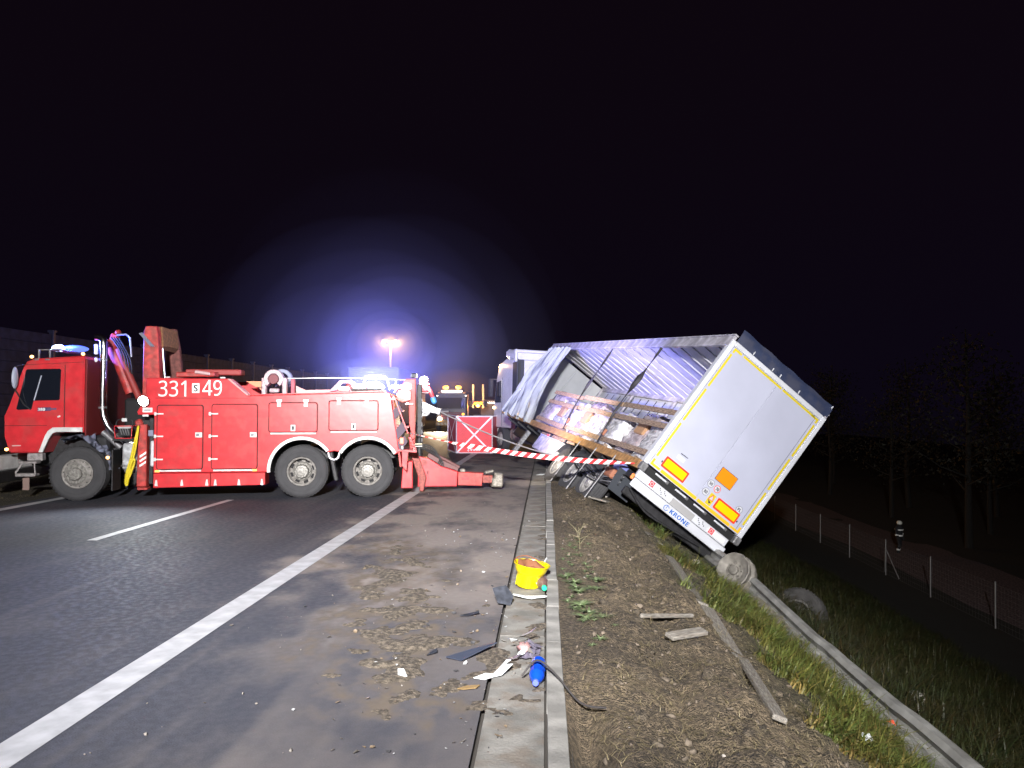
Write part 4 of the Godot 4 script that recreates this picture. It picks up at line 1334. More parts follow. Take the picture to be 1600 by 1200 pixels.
	for x in [-4.06, -3.58, -3.11, -2.95, -2.5, -2.06]:
		plate("skirt_bracket", poly([x - 0.03, 0.27, x + 0.03, 0.27, x + 0.012, 0.39, x - 0.012, 0.39]), -0.006, 0.012, white, t, 0.004)
	# number lettering
	lettering("number_lettering", "331", Transform3D(Basis(V(0, 0, 1), 0.0), V(-3.78, 2.175, 0.003)), 0.52, 0.31, label_w, t, "Droid Sans", 400)
	lettering("number_lettering", "49", Transform3D(Basis(), V(-3.03, 2.19, 0.003)), 0.37, 0.31, label_w, t, "Droid Sans", 400)
	plate("letter_plate", roundrect(-3.41, 2.09, -3.27, 2.28, 0.008), 0.0, 0.004, label_w, t)
	lettering("plate_lettering", "S", Transform3D(Basis(), V(-3.34, 2.185, 0.006)), 0.075, 0.135, blk, t)
	# work lamp, sign, stabiliser leg
	bar("lamp_bracket", V(-4.32, 2.0, -0.02), V(0.14, 0.1, 0.08), red2, t)
	b = MB.new()
	b.lathe([Vector2(0.0, -0.09), Vector2(0.07, -0.08), Vector2(0.105, -0.02), Vector2(0.11, 0.01), Vector2(0.1, 0.012)], 20)
	b.xf = Transform3D(Basis(), Vector3.ZERO)
	var lamp := obj("work_lamp", b, blk, t)
	lamp.transform = Transform3D(Basis(V(1, 0, 0), 0.25) * Basis(V(0, 1, 0), -0.1), V(-4.28, 1.93, 0.12))
	b = MB.new()
	b.lathe([Vector2(0.1, 0.0), Vector2(0.08, 0.02), Vector2(0.0, 0.028)], 20)
	obj("lamp_lens", b, mat("lamp_glow", 1, 1, 1, 0.2, 0, {"emit": Color(0.95, 1.0, 0.95), "ee": 30.0}), lamp)
	spot("work_lamp_light", truck_xf * V(-4.28, 1.92, 0.22), truck_xf * V(-4.2, 0.0, 5.0), lin(0.9, 0.97, 1.0), 15.0, 52.0, 1.0, 0.14)
	plate("info_sign", roundrect(-4.33, 1.71, -4.15, 1.8, 0.006), 0.0, 0.006, label_w, t)
	for k in 2:
		plate("sign_print", poly([-4.31, 1.735 + k * 0.03, -4.18, 1.735 + k * 0.03, -4.18, 1.75 + k * 0.03, -4.31, 1.75 + k * 0.03]), 0.006, 0.008, grey, t)
	plate("info_sign", roundrect(-4.33, 1.63, -4.22, 1.665, 0.004), 0.0, 0.006, label_w, t)
	bar("stabiliser_head", V(-4.42, 1.5, -0.1), V(0.14, 0.14, 0.14), red2, t, 0.03, Basis(V(0, 0, 1), 0.4))
	plate("stabiliser_leg", poly([-4.44, 0.26, -4.26, 0.26, -4.26, 1.47, -4.4, 1.47, -4.42, 1.3]), -0.2, -0.03, red2, t, 0.01)
	for k in 3:
		plate("hazard_stripe", poly([-4.385, 0.64 + 0.09 * k, -4.265, 0.72 + 0.09 * k, -4.265, 0.765 + 0.09 * k, -4.385, 0.685 + 0.09 * k]), -0.03, -0.026, label_w, t)
	bar("stabiliser_post", V(-4.19, 0.95, -0.15), V(0.08, 1.3, 0.14), blk, t)
	bar("water_can", V(-4.155, 0.9, -0.06), V(0.07, 0.5, 0.06), mat("can", 0.6, 0.62, 0.66, 0.4), t, 0.02)
	bar("leg_foot", V(-4.33, 0.22, -0.12), V(0.2, 0.05, 0.2), red2, t)
	bar("side_tank", V(-4.58, 0.85, -0.18), V(0.27, 0.5, 0.3), mat("tank_grey", 0.55, 0.57, 0.6, 0.45, 0.1, {"tex": "wear", "scale": 2.0}), t, 0.03)
	pipe("tank_strap", [V(-4.72, 0.67, -0.02), V(-4.44, 0.67, -0.02)], 0.012, grey, t, 6)
	b = MB.new()
	b.cyl(V(-4.7, 0.6, -0.2), V(-4.35, 0.6, -0.2), 0.09, 0.09, 12)
	obj("air_cylinder", b, grey, t)
	bar("pump_block", V(-4.25, 1.5, -0.25), V(0.25, 0.12, 0.3), blk, t)
	bar("hose_block", V(-4.2, 1.3, -0.12), V(0.1, 0.12, 0.1), mat("blue_grey", 0.2, 0.22, 0.32, 0.5), t)
	# red gear on the roof of the number panel
	bar("roof_box", V(-3.45, 2.47, -0.5), V(0.75, 0.1, 0.35), red2, t, 0.02, Basis(V(0, 0, 1), 0.02))
	bar("roof_box", V(-3.2, 2.53, -0.9), V(1.1, 0.12, 0.4), mat("dull_red2", 0.3, 0.04, 0.04, 0.6), t, 0.02)
	bar("roof_strap", V(-3.3, 2.5, -0.3), V(0.3, 0.06, 0.06), mat("strap_grey", 0.5, 0.35, 0.36, 0.6), t, 0.015, Basis(V(0, 0, 1), -0.15))
	bar("roof_foot", V(-3.9, 2.4, -0.08), V(0.1, 0.03, 0.06), white, t)
	bar("roof_foot", V(-2.85, 2.395, -0.08), V(0.1, 0.03, 0.06), white, t)
	# winch on the deck
	var pale := mat("winch_pale", 0.55, 0.42, 0.46, 0.5, 0.2, {"tex": "wear", "scale": 4.0})
	plate("winch_ring", ring_strip(Vector2(-2.0, 2.4), 0.11, 0.2, -50, 230, 20), -0.95, -0.75, pale, t, 0.01)
	plate("winch_ring", ring_strip(Vector2(-1.95, 2.42), 0.14, 0.22, -50, 230, 20), -1.6, -1.42, M["blue_grey"], t, 0.01)
	b = MB.new()
	b.cyl(V(-2.0, 2.4, -1.4), V(-2.0, 2.4, -0.75), 0.1, 0.1, 16)
	obj("winch_drum", b, mat("drum", 0.16, 0.05, 0.06, 0.6, 0.3), t)
	for x in [-2.2, -1.78]:
		bar("winch_leg", V(x, 2.22, -0.85), V(0.1, 0.42, 0.14), pale, t, 0.02)
	bar("winch_motor", V(-1.98, 2.16, -0.78), V(0.2, 0.09, 0.1), pale, t, 0.02)
	bar("winch_post", V(-1.62, 2.22, -0.9), V(0.08, 0.36, 0.12), mat("dull_red3", 0.4, 0.06, 0.1, 0.5), t)
	plate("winch_plate", poly([-2.62, 2.36, -2.28, 2.36, -2.24, 2.24, -2.42, 2.24]), -1.1, -1.06, mat("orange_plate", 0.6, 0.25, 0.12, 0.5), t)
	plate("winch_plate", poly([-2.35, 2.22, -2.2, 2.24, -2.2, 2.05]), -1.1, -1.06, M["orange_plate"], t)
	plate("deck_rail", poly([-1.55, 2.1, -1.55, 2.26, -1.35, 2.17, -0.4, 2.19, -0.4, 2.12]), -0.9, -0.84, M["trim_pink"], t)
	pipe("winch_cable", [V(-1.78, 2.42, -1.0), V(-0.6, 2.44, -1.0), V(0.4, 2.42, -1.1), V(0.85, 2.4, -1.2)], 0.014, mat("cable", 0.6, 0.6, 0.63, 0.35, 0.6), t, 6)
	plate("guide_frame", poly([-0.85, 2.14, -0.62, 2.38, -0.4, 2.38, -0.1, 2.16, -0.2, 2.16, -0.44, 2.31, -0.58, 2.31, -0.7, 2.16]), -0.75, -0.6, pale, t, 0.01)
	bar("guide_roller", V(-0.55, 2.2, -0.66), V(0.26, 0.09, 0.1), mat("cream", 0.6, 0.55, 0.4, 0.5), t, 0.03)
	bar("guide_hose_box", V(-0.3, 2.22, -0.9), V(0.45, 0.12, 0.25), red2, t, 0.03, Basis(V(0, 0, 1), -0.3))
	# light bar, hoop and lamps on the rear
	bar("light_bar_base", V(-0.05, 2.17, -0.35), V(0.62, 0.06, 0.3), blk, t)
	b = MB.new()
	b.box(V(0, 0, 0), V(0.3, 0.12, 0.24), 0.04)
	var lens := obj("light_bar_lens", b, mat("light_bar_glow", 0.7, 0.8, 1, 0.2, 0, {"emit": Color(0.6, 0.75, 1.0), "ee": 18.0}), t)
	lens.position = V(0.1, 2.27, -0.3)
	b = MB.new()
	b.box(V(0, 0, 0), V(0.26, 0.1, 0.22), 0.04)
	lens = obj("light_bar_lens", b, mat("light_bar_white", 1, 1, 1, 0.2, 0, {"emit": Color(0.95, 0.95, 1.0), "ee": 18.0}), t)
	lens.position = V(-0.2, 2.24, -0.28)
	omni("light_bar_blue_light", truck_xf * V(0.0, 2.3, -0.6), lin(0.6, 0.65, 1.0), 10.0, 0.12)
	bar("light_bar_base", V(-0.05, 2.17, -2.0), V(0.62, 0.06, 0.3), blk, t)
	b = MB.new()
	b.box(V(0, 0, 0), V(0.3, 0.12, 0.24), 0.04)
	obj("light_bar_lens", b, M["light_bar_glow"], t).position = V(0.08, 2.27, -2.0)
	spot("light_bar_beam", truck_xf * V(0.08, 2.3, -2.16), truck_xf * V(0.0, 6.0, -5.2), lin(0.2, 0.21, 1.0), 130.0, 68.0, 0.6, 0.12)
	spot("light_bar_beam", truck_xf * V(0.2, 2.3, -2.14), truck_xf * V(4.9, 3.2, -4.0), lin(0.24, 0.25, 1.0), 95.0, 36.0, 0.8, 0.12)
	bar("mast_work_light", V(0.9, 2.49, -0.95), V(0.12, 0.1, 0.14), blk, t, 0.02)
	bar("mast_light_lens", V(0.967, 2.49, -0.95), V(0.014, 0.08, 0.12), mat("mast_light_glow", 1, 0.9, 0.75, 0.3, 0, {"emit": Color(1.0, 0.85, 0.65), "ee": 4.0}), t, 0.004)
	spot("mast_work_lamp_light", truck_xf * V(1.0, 2.49, -0.95), V(0.9, 1.5, -23.0), lin(1.0, 0.86, 0.7), 62.0, 50.0, 1.0, 0.06)
	pipe("roll_hoop", bezier([V(-0.15, 2.15, -0.9), V(-0.13, 2.42, -0.9), V(-0.05, 2.48, -0.9), V(0.25, 2.48, -0.9), V(0.33, 2.42, -0.9), V(0.4, 2.18, -0.9)], 4), 0.018, mat("hoop_pink", 0.55, 0.4, 0.5, 0.4, 0.2), t, 8)
	for k in 3:
		bar("rear_work_light", V(0.47 + 0.1 * k, 2.24, -0.7), V(0.075, 0.08, 0.08), mat("work_light_glow", 1, 0.95, 0.85, 0.3, 0, {"emit": Color(1.0, 0.9, 0.8), "ee": 3.0}), t, 0.015)
	spot("rear_work_lamp_light", truck_xf * V(0.72, 2.26, -0.76), V(-1.2, 2.2, -30.0), lin(0.98, 0.96, 1.0), 95.0, 17.0, 0.8, 0.06)
	pipe("lamp_stalk", [V(0.52, 2.25, -0.8), V(0.53, 2.4, -0.8)], 0.01, label_w, t, 6)
	# rear mast and head
	plate("mast", poly([0.82, 0.75, 0.94, 0.75, 0.95, 2.42, 0.74, 2.42, 0.66, 2.3, 0.74, 2.2, 0.8, 1.98]), -1.15, -0.9, red2, t, 0.012)
	plate("mast_knuckle", poly([0.52, 1.98, 0.56, 2.18, 0.72, 2.22, 0.86, 2.16, 0.86, 1.96, 0.66, 1.9]), -1.18, -0.86, mat("knuckle", 0.6, 0.2, 0.17, 0.5, 0.1, {"tex": "wear", "scale": 4.0}), t, 0.02)
	pipe("mast_hose", bezier([V(0.5, 2.12, -0.85), V(0.6, 2.26, -0.85), V(0.8, 2.3, -0.85)], 5), 0.02, pale, t, 6)
	b = MB.new()
	b.cyl(V(0.75, 1.9, -1.0), V(0.9, 1.9, -1.0), 0.03, 0.03, 8)
	b.cyl(V(0.72, 1.875, -0.88), V(0.9, 1.875, -0.88), 0.016, 0.016, 8)
	obj("mast_pin", b, chrome, t)
	bar("mast_slide", V(1.03, 1.75, -1.05), V(0.1, 1.1, 0.2), blk, t)
	b = MB.new()
	b.cyl(V(1.03, 0.7, -1.05), V(1.03, 1.25, -1.05), 0.07, 0.07, 12)
	obj("lift_ram", b, blk, t)
	for k in 6:
		bar("slide_mark", V(1.085, 1.95 - k * 0.17, -0.95), V(0.012, 0.09, 0.015), grey, t, 0.002)
	bar("boom_head", V(1.12, 2.22, -1.2), V(0.26, 0.24, 0.22), mat("boom_red", 0.45, 0.04, 0.06, 0.5), t, 0.06)
	b = MB.new()
	b.ball(V(1.13, 2.39, -1.2), V(0.11, 0.1, 0.11), 14, 8)
	obj("boom_cap", b, mat("cap_grey", 0.34, 0.25, 0.3, 0.45), t)
	pipe("boom_rib", [V(1.02, 2.32, -1.1), V(1.23, 2.32, -1.1)], 0.016, pale, t, 6)
	pipe("boom_rib", [V(1.04, 2.13, -1.08), V(1.22, 2.12, -1.08)], 0.016, pale, t, 6)
	pipe("boom_strut", [V(1.2, 2.24, -1.15), V(1.28, 2.12, -1.12), V(1.33, 1.99, -1.1)], 0.05, M["boom_red"], t, 8)
	bar("blue_sleeve", V(1.335, 1.965, -1.1), V(0.11, 0.16, 0.11), mat("sleeve_blue", 0.06, 0.3, 0.7, 0.5), t, 0.03, Basis(V(0, 0, 1), 0.35))
	# pulley with its tapered guide
	plate("pulley", arc(Vector2(1.14, 1.74), 0.13, 0, 350, 20), -1.2, -1.06, mat("pulley_white", 0.62, 0.62, 0.66, 0.45, 0.2, {"tex": "wear", "scale": 4.0}), t, 0.015)
	plate("pulley_boss", arc(Vector2(1.14, 1.73), 0.06, 0, 345, 14), -1.06, -1.02, grey, t, 0.01)
	plate("pulley_guide", poly([1.0, 1.95, 1.12, 1.93, 1.4, 1.8, 1.5, 1.78, 1.46, 1.64, 1.36, 1.68, 1.2, 1.7, 1.02, 1.82]), -1.17, -1.09, M["pulley_white"], t, 0.01)
	# stepped rear with recesses
	for q in [[0.5, 1.9, 0.64, 1.72], [0.56, 1.55, 0.72, 1.32], [0.6, 1.26, 0.78, 1.08]]:
		plate("recess", poly([q[0] - 0.03, q[3], q[0] + 0.13, q[1] - 0.03, q[0] + 0.2, q[3] + 0.02, q[0] + 0.02, q[3] - 0.18]), -0.5, -0.02, mat("recess_dark", 0.06, 0.03, 0.06, 0.6), t)
	plate("rear_stay", poly([0.5, 2.05, 0.53, 2.05, 0.82, 1.28, 0.79, 1.27]), -0.06, -0.01, red, t, 0.006)
	plate("rear_shelf", poly([0.47, 2.08, 0.5, 2.08, 0.68, 0.6, 0.64, 0.6]), -2.4, -0.03, red2, t)
	plate("rear_shelf", poly([0.45, 1.75, 0.72, 1.75, 0.72, 1.72, 0.45, 1.72]), -1.0, -0.05, red, t)
	plate("rear_shelf", poly([0.5, 1.45, 0.82, 1.42, 0.82, 1.39, 0.5, 1.42]), -1.0, -0.05, red, t)
	plate("rear_shelf", poly([0.6, 0.96, 0.98, 0.93, 0.98, 0.89, 0.6, 0.92]), -1.3, 0.0, red, t)
	bar("tail_lamp", V(0.68, 1.13, 0.0), V(0.08, 0.13, 0.06), mat("tail_lamp_red", 0.8, 0.1, 0.08, 0.3, 0, {"emit": Color(1.0, 0.25, 0.15), "ee": 1.4}), t, 0.015)
	bar("tail_lamp", V(0.69, 0.99, 0.0), V(0.07, 0.1, 0.05), grey, t, 0.015)
	for k in 2:
		bar("wing_lamp", V(0.44 + 0.08 * k, 1.975 + 0.01 * k, 0.01), V(0.06, 0.06, 0.03), label_w, t, 0.01)
	# underlift: hanging frame, arm, extension and head
	plate("lift_plate", poly([0.66, 0.14, 0.9, 0.14, 0.9, 0.7, 0.7, 0.7]), -1.2, -0.3, red, t, 0.015)
	plate("lift_frame", poly([0.9, 0.5, 1.02, 0.4, 1.05, 0.92, 0.9, 0.95]), -1.3, -1.1, M["recess_dark"], t, 0.01)
	plate("lift_plate", poly([0.68, 0.62, 0.78, 0.5, 0.82, 0.94, 0.68, 0.94]), -1.0, -0.05, red, t, 0.01)
	plate("lift_stay", poly([0.8, 0.92, 0.95, 0.95, 1.18, 0.32, 1.12, 0.02, 1.04, 0.02, 1.02, 0.3]), -0.9, -0.78, mat("stay_red", 0.36, 0.075, 0.06, 0.6, 0, {"tex": "wear", "scale": 4.0}), t, 0.012)
	plate("lift_arm", poly([1.0, 0.1, 1.84, 0.1, 1.86, 0.42, 1.5, 0.54, 1.22, 0.72, 1.0, 0.76]), -1.25, -0.95, red, t, 0.015)
	plate("lift_edge", poly([1.2, 0.74, 1.5, 0.56, 1.86, 0.43, 1.87, 0.5, 1.52, 0.66, 1.24, 0.82]), -1.3, -1.0, mat("worn_dark", 0.14, 0.06, 0.06, 0.6), t)
	b = MB.new()
	b.cyl(V(1.13, 0.63, -0.95), V(1.13, 0.63, -0.91), 0.06, 0.06, 16)
	b.cyl(V(1.13, 0.63, -0.91), V(1.13, 0.63, -0.89), 0.025, 0.025, 12)
	obj("arm_pin", b, red2, t)
	plate("lift_extension", poly([1.86, 0.12, 2.38, 0.1, 2.42, 0.38, 1.86, 0.41]), -1.22, -0.98, red2, t, 0.012)
	plate("extension_plate", poly([1.94, 0.24, 2.1, 0.24, 2.1, 0.31, 1.94, 0.3]), -0.98, -0.97, red, t)
	plate("lift_tongue", poly([2.4, 0.16, 2.62, 0.16, 2.62, 0.32, 2.4, 0.33]), -1.18, -1.02, M["stay_red"], t, 0.01)
	plate("lift_head", poly([2.6, 0.08, 2.82, 0.06, 2.85, 0.14, 2.84, 0.36, 2.66, 0.38, 2.66, 0.28, 2.6, 0.26]), -1.3, -0.96, mat("steel_worn", 0.36, 0.33, 0.29, 0.6, 0.4, {"tex": "wear", "scale": 5.0, "film": "dust"}), t, 0.03)
	bar("head_clamp", V(2.55, 0.4, -1.1), V(0.2, 0.06, 0.16), M["steel_worn"], t, 0.02, Basis(V(0, 0, 1), 0.2))
	bar("extension_clip", V(1.97, 0.43, -1.1), V(0.12, 0.08, 0.12), M["steel_worn"], t, 0.02)
	for k in 4:
		pipe("lift_hose", bezier([V(1.06, 1.02 - 0.03 * k, -1.0), V(1.3 + 0.03 * k, 0.95 - 0.06 * k, -0.98), V(1.46 + 0.03 * k, 0.72 - 0.05 * k, -0.98), V(1.4, 0.56 - 0.04 * k, -0.98), V(1.2, 0.42 - 0.02 * k, -0.96)], 6), 0.015, blk, t, 6)
	pipe("lift_rod", [V(1.16, 0.9, -1.1), V(1.9, 0.5, -1.1)], 0.035, M["worn_dark"], t, 8)
	bar("hose_clip", V(1.0, 1.02, -0.95), V(0.18, 0.025, 0.05), M["cream"], t, 0.005)
	bar("hose_clip", V(1.0, 0.97, -0.95), V(0.18, 0.02, 0.05), label_w, t, 0.005)
	plate("lift_teeth", poly([0.8, 1.18, 0.86, 1.2, 0.98, 0.92, 0.92, 0.9]), -0.7, -0.4, red, t, 0.006)
	for k in 4:
		bar("lift_tooth", V(0.86 + k * 0.03, 1.14 - k * 0.07, -0.38), V(0.07, 0.02, 0.06), red2, t, 0.004, Basis(V(0, 0, 1), -0.4))
	pipe("towing_loop", bezier([V(-0.78, 0.9, 0.0), V(-0.74, 0.8, 0.02), V(-0.66, 0.76, 0.02), V(-0.58, 0.8, 0.02), V(-0.56, 0.9, 0.0)], 4), 0.022, mat("pale_steel", 0.6, 0.6, 0.65, 0.4, 0.3), t, 8)
	bar("axle_stop", V(-0.68, 0.62, -0.1), V(0.09, 0.6, 0.1), blk, t, 0.02, Basis(V(0, 0, 1), 0.2))
	# wheels
	wheel(t, Transform3D(Basis(), V(-5.52, 0.525, 0.0)), 0.525, "front", rub, rim, hub, dark)
	wheel(t, Transform3D(Basis(), V(-1.3, 0.525, -0.02)), 0.525, "rear", rub, rim, hub, dark)
	wheel(t, Transform3D(Basis(), V(0.0, 0.525, -0.02)), 0.525, "rear", rub, rim, hub, dark)
	for x in [-5.52, -1.3, 0.0]:
		wheel(t, Transform3D(Basis(Vector3.UP, PI), V(x, 0.525, -2.45)), 0.525, "front" if x < -5 else "rear", rub, rim, hub, dark)

	# --- things carried on the truck
	var gx := truck_xf * Transform3D(Basis(), V(-4.72, 1.2, -0.1))
	var gen := thing("power_unit", "small red framed power unit with pale top standing behind the exhaust stack", "generator", gx)
	for z in [0.0, -0.3]:
		pipe("frame", [V(-0.15, 0.0, z), V(-0.17, 0.24, z), V(0.16, 0.24, z), V(0.15, 0.0, z), V(-0.15, 0.0, z)], 0.013, red, gen, 6)
	bar("engine", V(0.0, 0.11, -0.15), V(0.24, 0.16, 0.2), blk, gen, 0.02)
	bar("fuel_tank", V(0.0, 0.22, -0.12), V(0.26, 0.06, 0.22), mat("gen_white", 0.6, 0.6, 0.62, 0.4), gen, 0.025)
	for k in 4:
		bar("cooling_fin", V(-0.06 + 0.045 * k, 0.13, -0.04), V(0.016, 0.12, 0.02), grey, gen, 0.004, Basis(V(0, 0, 1), 0.3))
	bar("label_plate", V(0.0, 0.36, -0.05), V(0.1, 0.07, 0.05), M["gen_white"], gen)
	pipe("handle", bezier([V(-0.16, 0.24, -0.05), V(-0.12, 0.36, -0.05), V(0.12, 0.36, -0.05), V(0.15, 0.24, -0.05)], 4), 0.012, blk, gen, 6)
	bar("stand", V(0.0, -0.03, -0.15), V(0.4, 0.05, 0.36), blk, gen)
	var ys := thing("rescue_sling", "yellow sling hanging folded from the stabiliser arm of the red truck", "sling", truck_xf * Transform3D(Basis(), V(-4.45, 0.3, 0.06)))
	var yel := mat("sling_yellow", 0.75, 0.6, 0.02, 0.6, 0, {"tex": "fine", "scale": 6.0})
	b = MB.new()
	b.tube(bezier([V(0.06, 1.15, -0.02), V(0.0, 0.8, 0.02), V(-0.06, 0.5, 0.02), V(-0.13, 0.22, 0.03), V(-0.14, 0.05, 0.03), V(-0.12, 0.0, 0.03)], 5), 0.022, 8, 0.028)
	obj("strand", b, yel, ys)
	b = MB.new()
	b.tube(bezier([V(-0.12, 0.0, 0.03), V(-0.09, 0.12, 0.05), V(-0.05, 0.35, 0.05), V(0.03, 0.7, 0.04), V(0.07, 1.15, 0.0)], 5), 0.024, 8, 0.016)
	obj("strand", b, yel, ys)
	b = MB.new()
	b.tube(bezier([V(-0.13, 0.1, 0.06), V(-0.08, 0.3, 0.07), V(-0.01, 0.5, 0.06), V(0.02, 0.45, 0.05), V(-0.05, 0.2, 0.07), V(-0.12, 0.05, 0.06)], 4), 0.02, 8)
	obj("strand", b, yel, ys)

# ---------------------------------------------------------------- the curtain-sided trailer
var trailer_xf := Transform3D(Basis.from_euler(Vector3(deg_to_rad(3.89), deg_to_rad(14.04), deg_to_rad(-37.35))), Vector3(2.75, 0.07, -14.54))

func build_trailer() -> void:
	var t := thing("curtain_trailer", "white curtain-sided semi-trailer leaning over the bank with its near side torn open", "semi-trailer", trailer_xf)
	var white := mat("trailer_white", 0.58, 0.6, 0.66, 0.42, 0, {"tex": "soft", "scale": 0.5, "film": "dust"})
	var door := mat("door_white", 0.44, 0.46, 0.58, 0.42, 0, {"tex": "soft", "scale": 0.3})
	var lav := mat("rail_alloy", 0.62, 0.6, 0.68, 0.45, 0.1, {"tex": "wear", "scale": 0.8})
	var tarp := mat("roof_tarp", 0.66, 0.66, 0.72, 0.55, 0, {"tex": "soft", "scale": 0.8, "back": 0.25})
	var curt := mat("curtain", 0.55, 0.58, 0.64, 0.5, 0, {"tex": "soft", "scale": 0.7, "back": 0.15})
	var foil := mat("curtain_foil", 0.5, 0.54, 0.58, 0.2, 0, {"tex": "soft", "scale": 1.2, "coat": 0.8, "cr": 0.15})
	var wood := mat("slat_wood", 0.56, 0.37, 0.21, 0.75, 0, {"tex": "wood", "sx": 6.0, "sy": 6.0, "sz": 0.5})
	var wood2 := mat("slat_wood_grey", 0.38, 0.27, 0.2, 0.8, 0, {"tex": "wood", "sx": 6.0, "sy": 6.0, "sz": 0.5})
	var rail := mat("side_rail_orange", 0.5, 0.27, 0.1, 0.6, 0, {"tex": "wear", "scale": 2.0})
	var blk := mat("black_steel", 0.03, 0.03, 0.034, 0.55, 0.2, {"tex": "wear", "scale": 2.0})
	var dark := mat("black_gap", 0.01, 0.01, 0.012, 0.8)
	var grey := mat("tool_grey", 0.32, 0.32, 0.34, 0.5, 0.5)
	var bulk := mat("bulkhead", 0.42, 0.44, 0.47, 0.6, 0, {"tex": "soft", "scale": 0.5})
	var yel := mat("tape_yellow", 0.6, 0.48, 0.02, 0.45, 0)
	var ora := mat("plate_orange", 0.85, 0.24, 0.0, 0.5)
	var redr := mat("retro_red", 0.75, 0.05, 0.02, 0.4)
	var yelr := mat("retro_yellow", 0.9, 0.55, 0.0, 0.4)
	var ink := mat("ink", 0.03, 0.03, 0.04, 0.6)
	var b := MB.new()
	var L := 13.6
	# load floor: planks across the frame
	bar("deck", V(0, -0.07, -L * 0.5 - 0.1), V(2.4, 0.1, L - 0.4), wood2, t, 0.005)
	bar("side_rail", V(-1.24, -0.09, -L * 0.5), V(0.05, 0.17, L - 0.16), rail, t)
	bar("side_rail", V(1.24, -0.09, -L * 0.5), V(0.05, 0.17, L - 0.16), rail, t)
	# roof: bows, cover, cant rails
	for s in [-1.0, 1.0]:
		var cr := bar("cant_rail", V(1.22 * s, 2.82, -L * 0.5), V(0.07, 0.22, L - 0.05), lav, t, 0.01)
		bar("rail_lip", V(-0.0, -0.0 + 0.13, 0.0), V(0.09, 0.03, L - 0.04), lav, cr, 0.006)
	for k in 22:
		var z := -0.35 - k * 0.61
		b = MB.new()
		b.box(V(0, 0, 0), V(2.36, 0.03, 0.04), 0.006)
		obj("roof_bow", b, tarp, t).position = V(0, 2.845, z)
	var g := []
	for i in 177:
		var z := -0.05 - (L - 0.1) * i / 176.0
		var row := []
		for j in 13:
			var x := -1.18 + 2.36 * j / 12.0
			var ph := fposmod(-z - 0.35, 0.61) / 0.61
			row.append(V(x, 2.868 - 0.022 * sin(PI * ph) * (1.0 - 0.2 * sin(j * 2.0 + i)) + 0.01 * sin(j * 1.3 + i * 0.4), z))
		g.append(row)
	b = MB.new()
	b.sheet(g, [], -1.0)
	obj("roof_cover", b, tarp, t)
	# front bulkhead with its stiffeners
	bar("bulkhead", V(0, 1.38, -L + 0.04), V(2.4, 2.78, 0.05), bulk, t)
	for x in [-0.8, 0.0, 0.8]:
		bar("bulkhead_rib", V(x, 1.38, -L + 0.08), V(0.06, 2.6, 0.03), bulk, t)
	for x in [-1.2, 1.2]:
		bar("corner_post", V(x, 1.38, -L + 0.1), V(0.1, 2.8, 0.12), lav, t)
	# far curtain seen from inside with webbing and slat rows
	g = []
	for i in 137:
		var z := -0.15 - (L - 0.3) * i / 136.0
		var row := []
		for j in 9:
			var y := -0.1 + 2.8 * j / 8.0
			row.append(V(1.232 + 0.014 * sin(i * 1.1 + j) * sin(PI * j / 8.0) + 0.03 * sin(PI * j / 8.0), y, z))
		g.append(row)
	b = MB.new()
	b.sheet(g, [], -1.0)
	obj("far_curtain", b, curt, t)
	for k in 20:
		bar("webbing", V(1.222, 1.3, -0.5 - k * 0.64), V(0.008, 2.7, 0.035), blk, t, 0.002)
	for y in [0.3, 0.75, 1.2, 1.65]:
		for k in 4:
			bar("far_slat", V(1.18, y, -1.75 - k * 3.35), V(0.025, 0.12, 3.2), wood2, t, 0.004)
	for z in [-0.5, -3.5, -6.8, -10.2]:
		bar("far_post", V(1.17, 1.35, z), V(0.07, 2.7, 0.14), lav, t)
	# near side slats still in their pockets
	for q in [[1.11, wood, 0.0], [0.79, wood, 0.0], [0.17, wood, 0.0]]:
		for k in 3:
			var z := -1.62 - k * 2.97
			var o := bar("near_slat", V(-1.2, q[0] - 0.02 * k, z), V(0.026, 0.115, 2.93), wood if k > 0 else wood2, t, 0.004)
			o.rotation = V(0.0, 0.003 * k, 0.004)
			o.rotation.x = 0.008 * (k - 1)
	for k in 4:
		bar("near_slat", V(-1.215, -0.02 - 0.004 * k, -1.2 - k * 2.3), V(0.03, 0.06, 2.2), wood, t, 0.004, Basis(V(1, 0, 0), 0.006 * (k - 1)))
	bar("near_slat", V(-1.1, -0.2, -6.2), V(0.03, 0.11, 3.2), wood, t, 0.004, Basis(V(1, 0, 0), -0.03))
	# bunched curtain hanging at the front
	g = []
	for i in 121:
		var u := i / 120.0
		var row := []
		for j in 25:
			var w := j / 24.0
			var top_z := lerpf(-13.55, -10.75, u)
			var bot_z := lerpf(-13.3, -8.75, u)
			var sag := pow(w, 1.3)
			var z := lerpf(top_z, bot_z, sag) + 0.12 * sin(u * 21.0 + w * 3.0) * (0.3 + w)
			var fold := 0.06 * sin(u * 34.0 + 2.5 * sin(w * 2.2)) + 0.045 * sin(u * 71.0 - w * 4.0 + sin(w * 5.0)) + 0.03 * sin(u * 13.0 + w * 9.0) + 0.02 * sin(u * 118.0 + w * 6.0)
			var x := -1.3 - 0.09 * sin(PI * w) + fold * (0.6 + 0.5 * w)
			var y := lerpf(2.74, -0.14, w) + 0.05 * sin(u * 29.0) * w * w
			row.append(V(x, y, z))
		g.append(row)
	b = MB.new()
	b.sheet(g, [], 1.0)
	obj("near_curtain", b, foil, t)
	# rear frame and doors
	for s in [-1.0, 1.0]:
		bar("rear_post", V(1.2 * s, 1.42, -0.07), V(0.1, 2.86, 0.16), white, t, 0.012)
		bar("post_foot", V(1.19 * s, -0.09, -0.05), V(0.14, 0.16, 0.2), grey, t, 0.02)
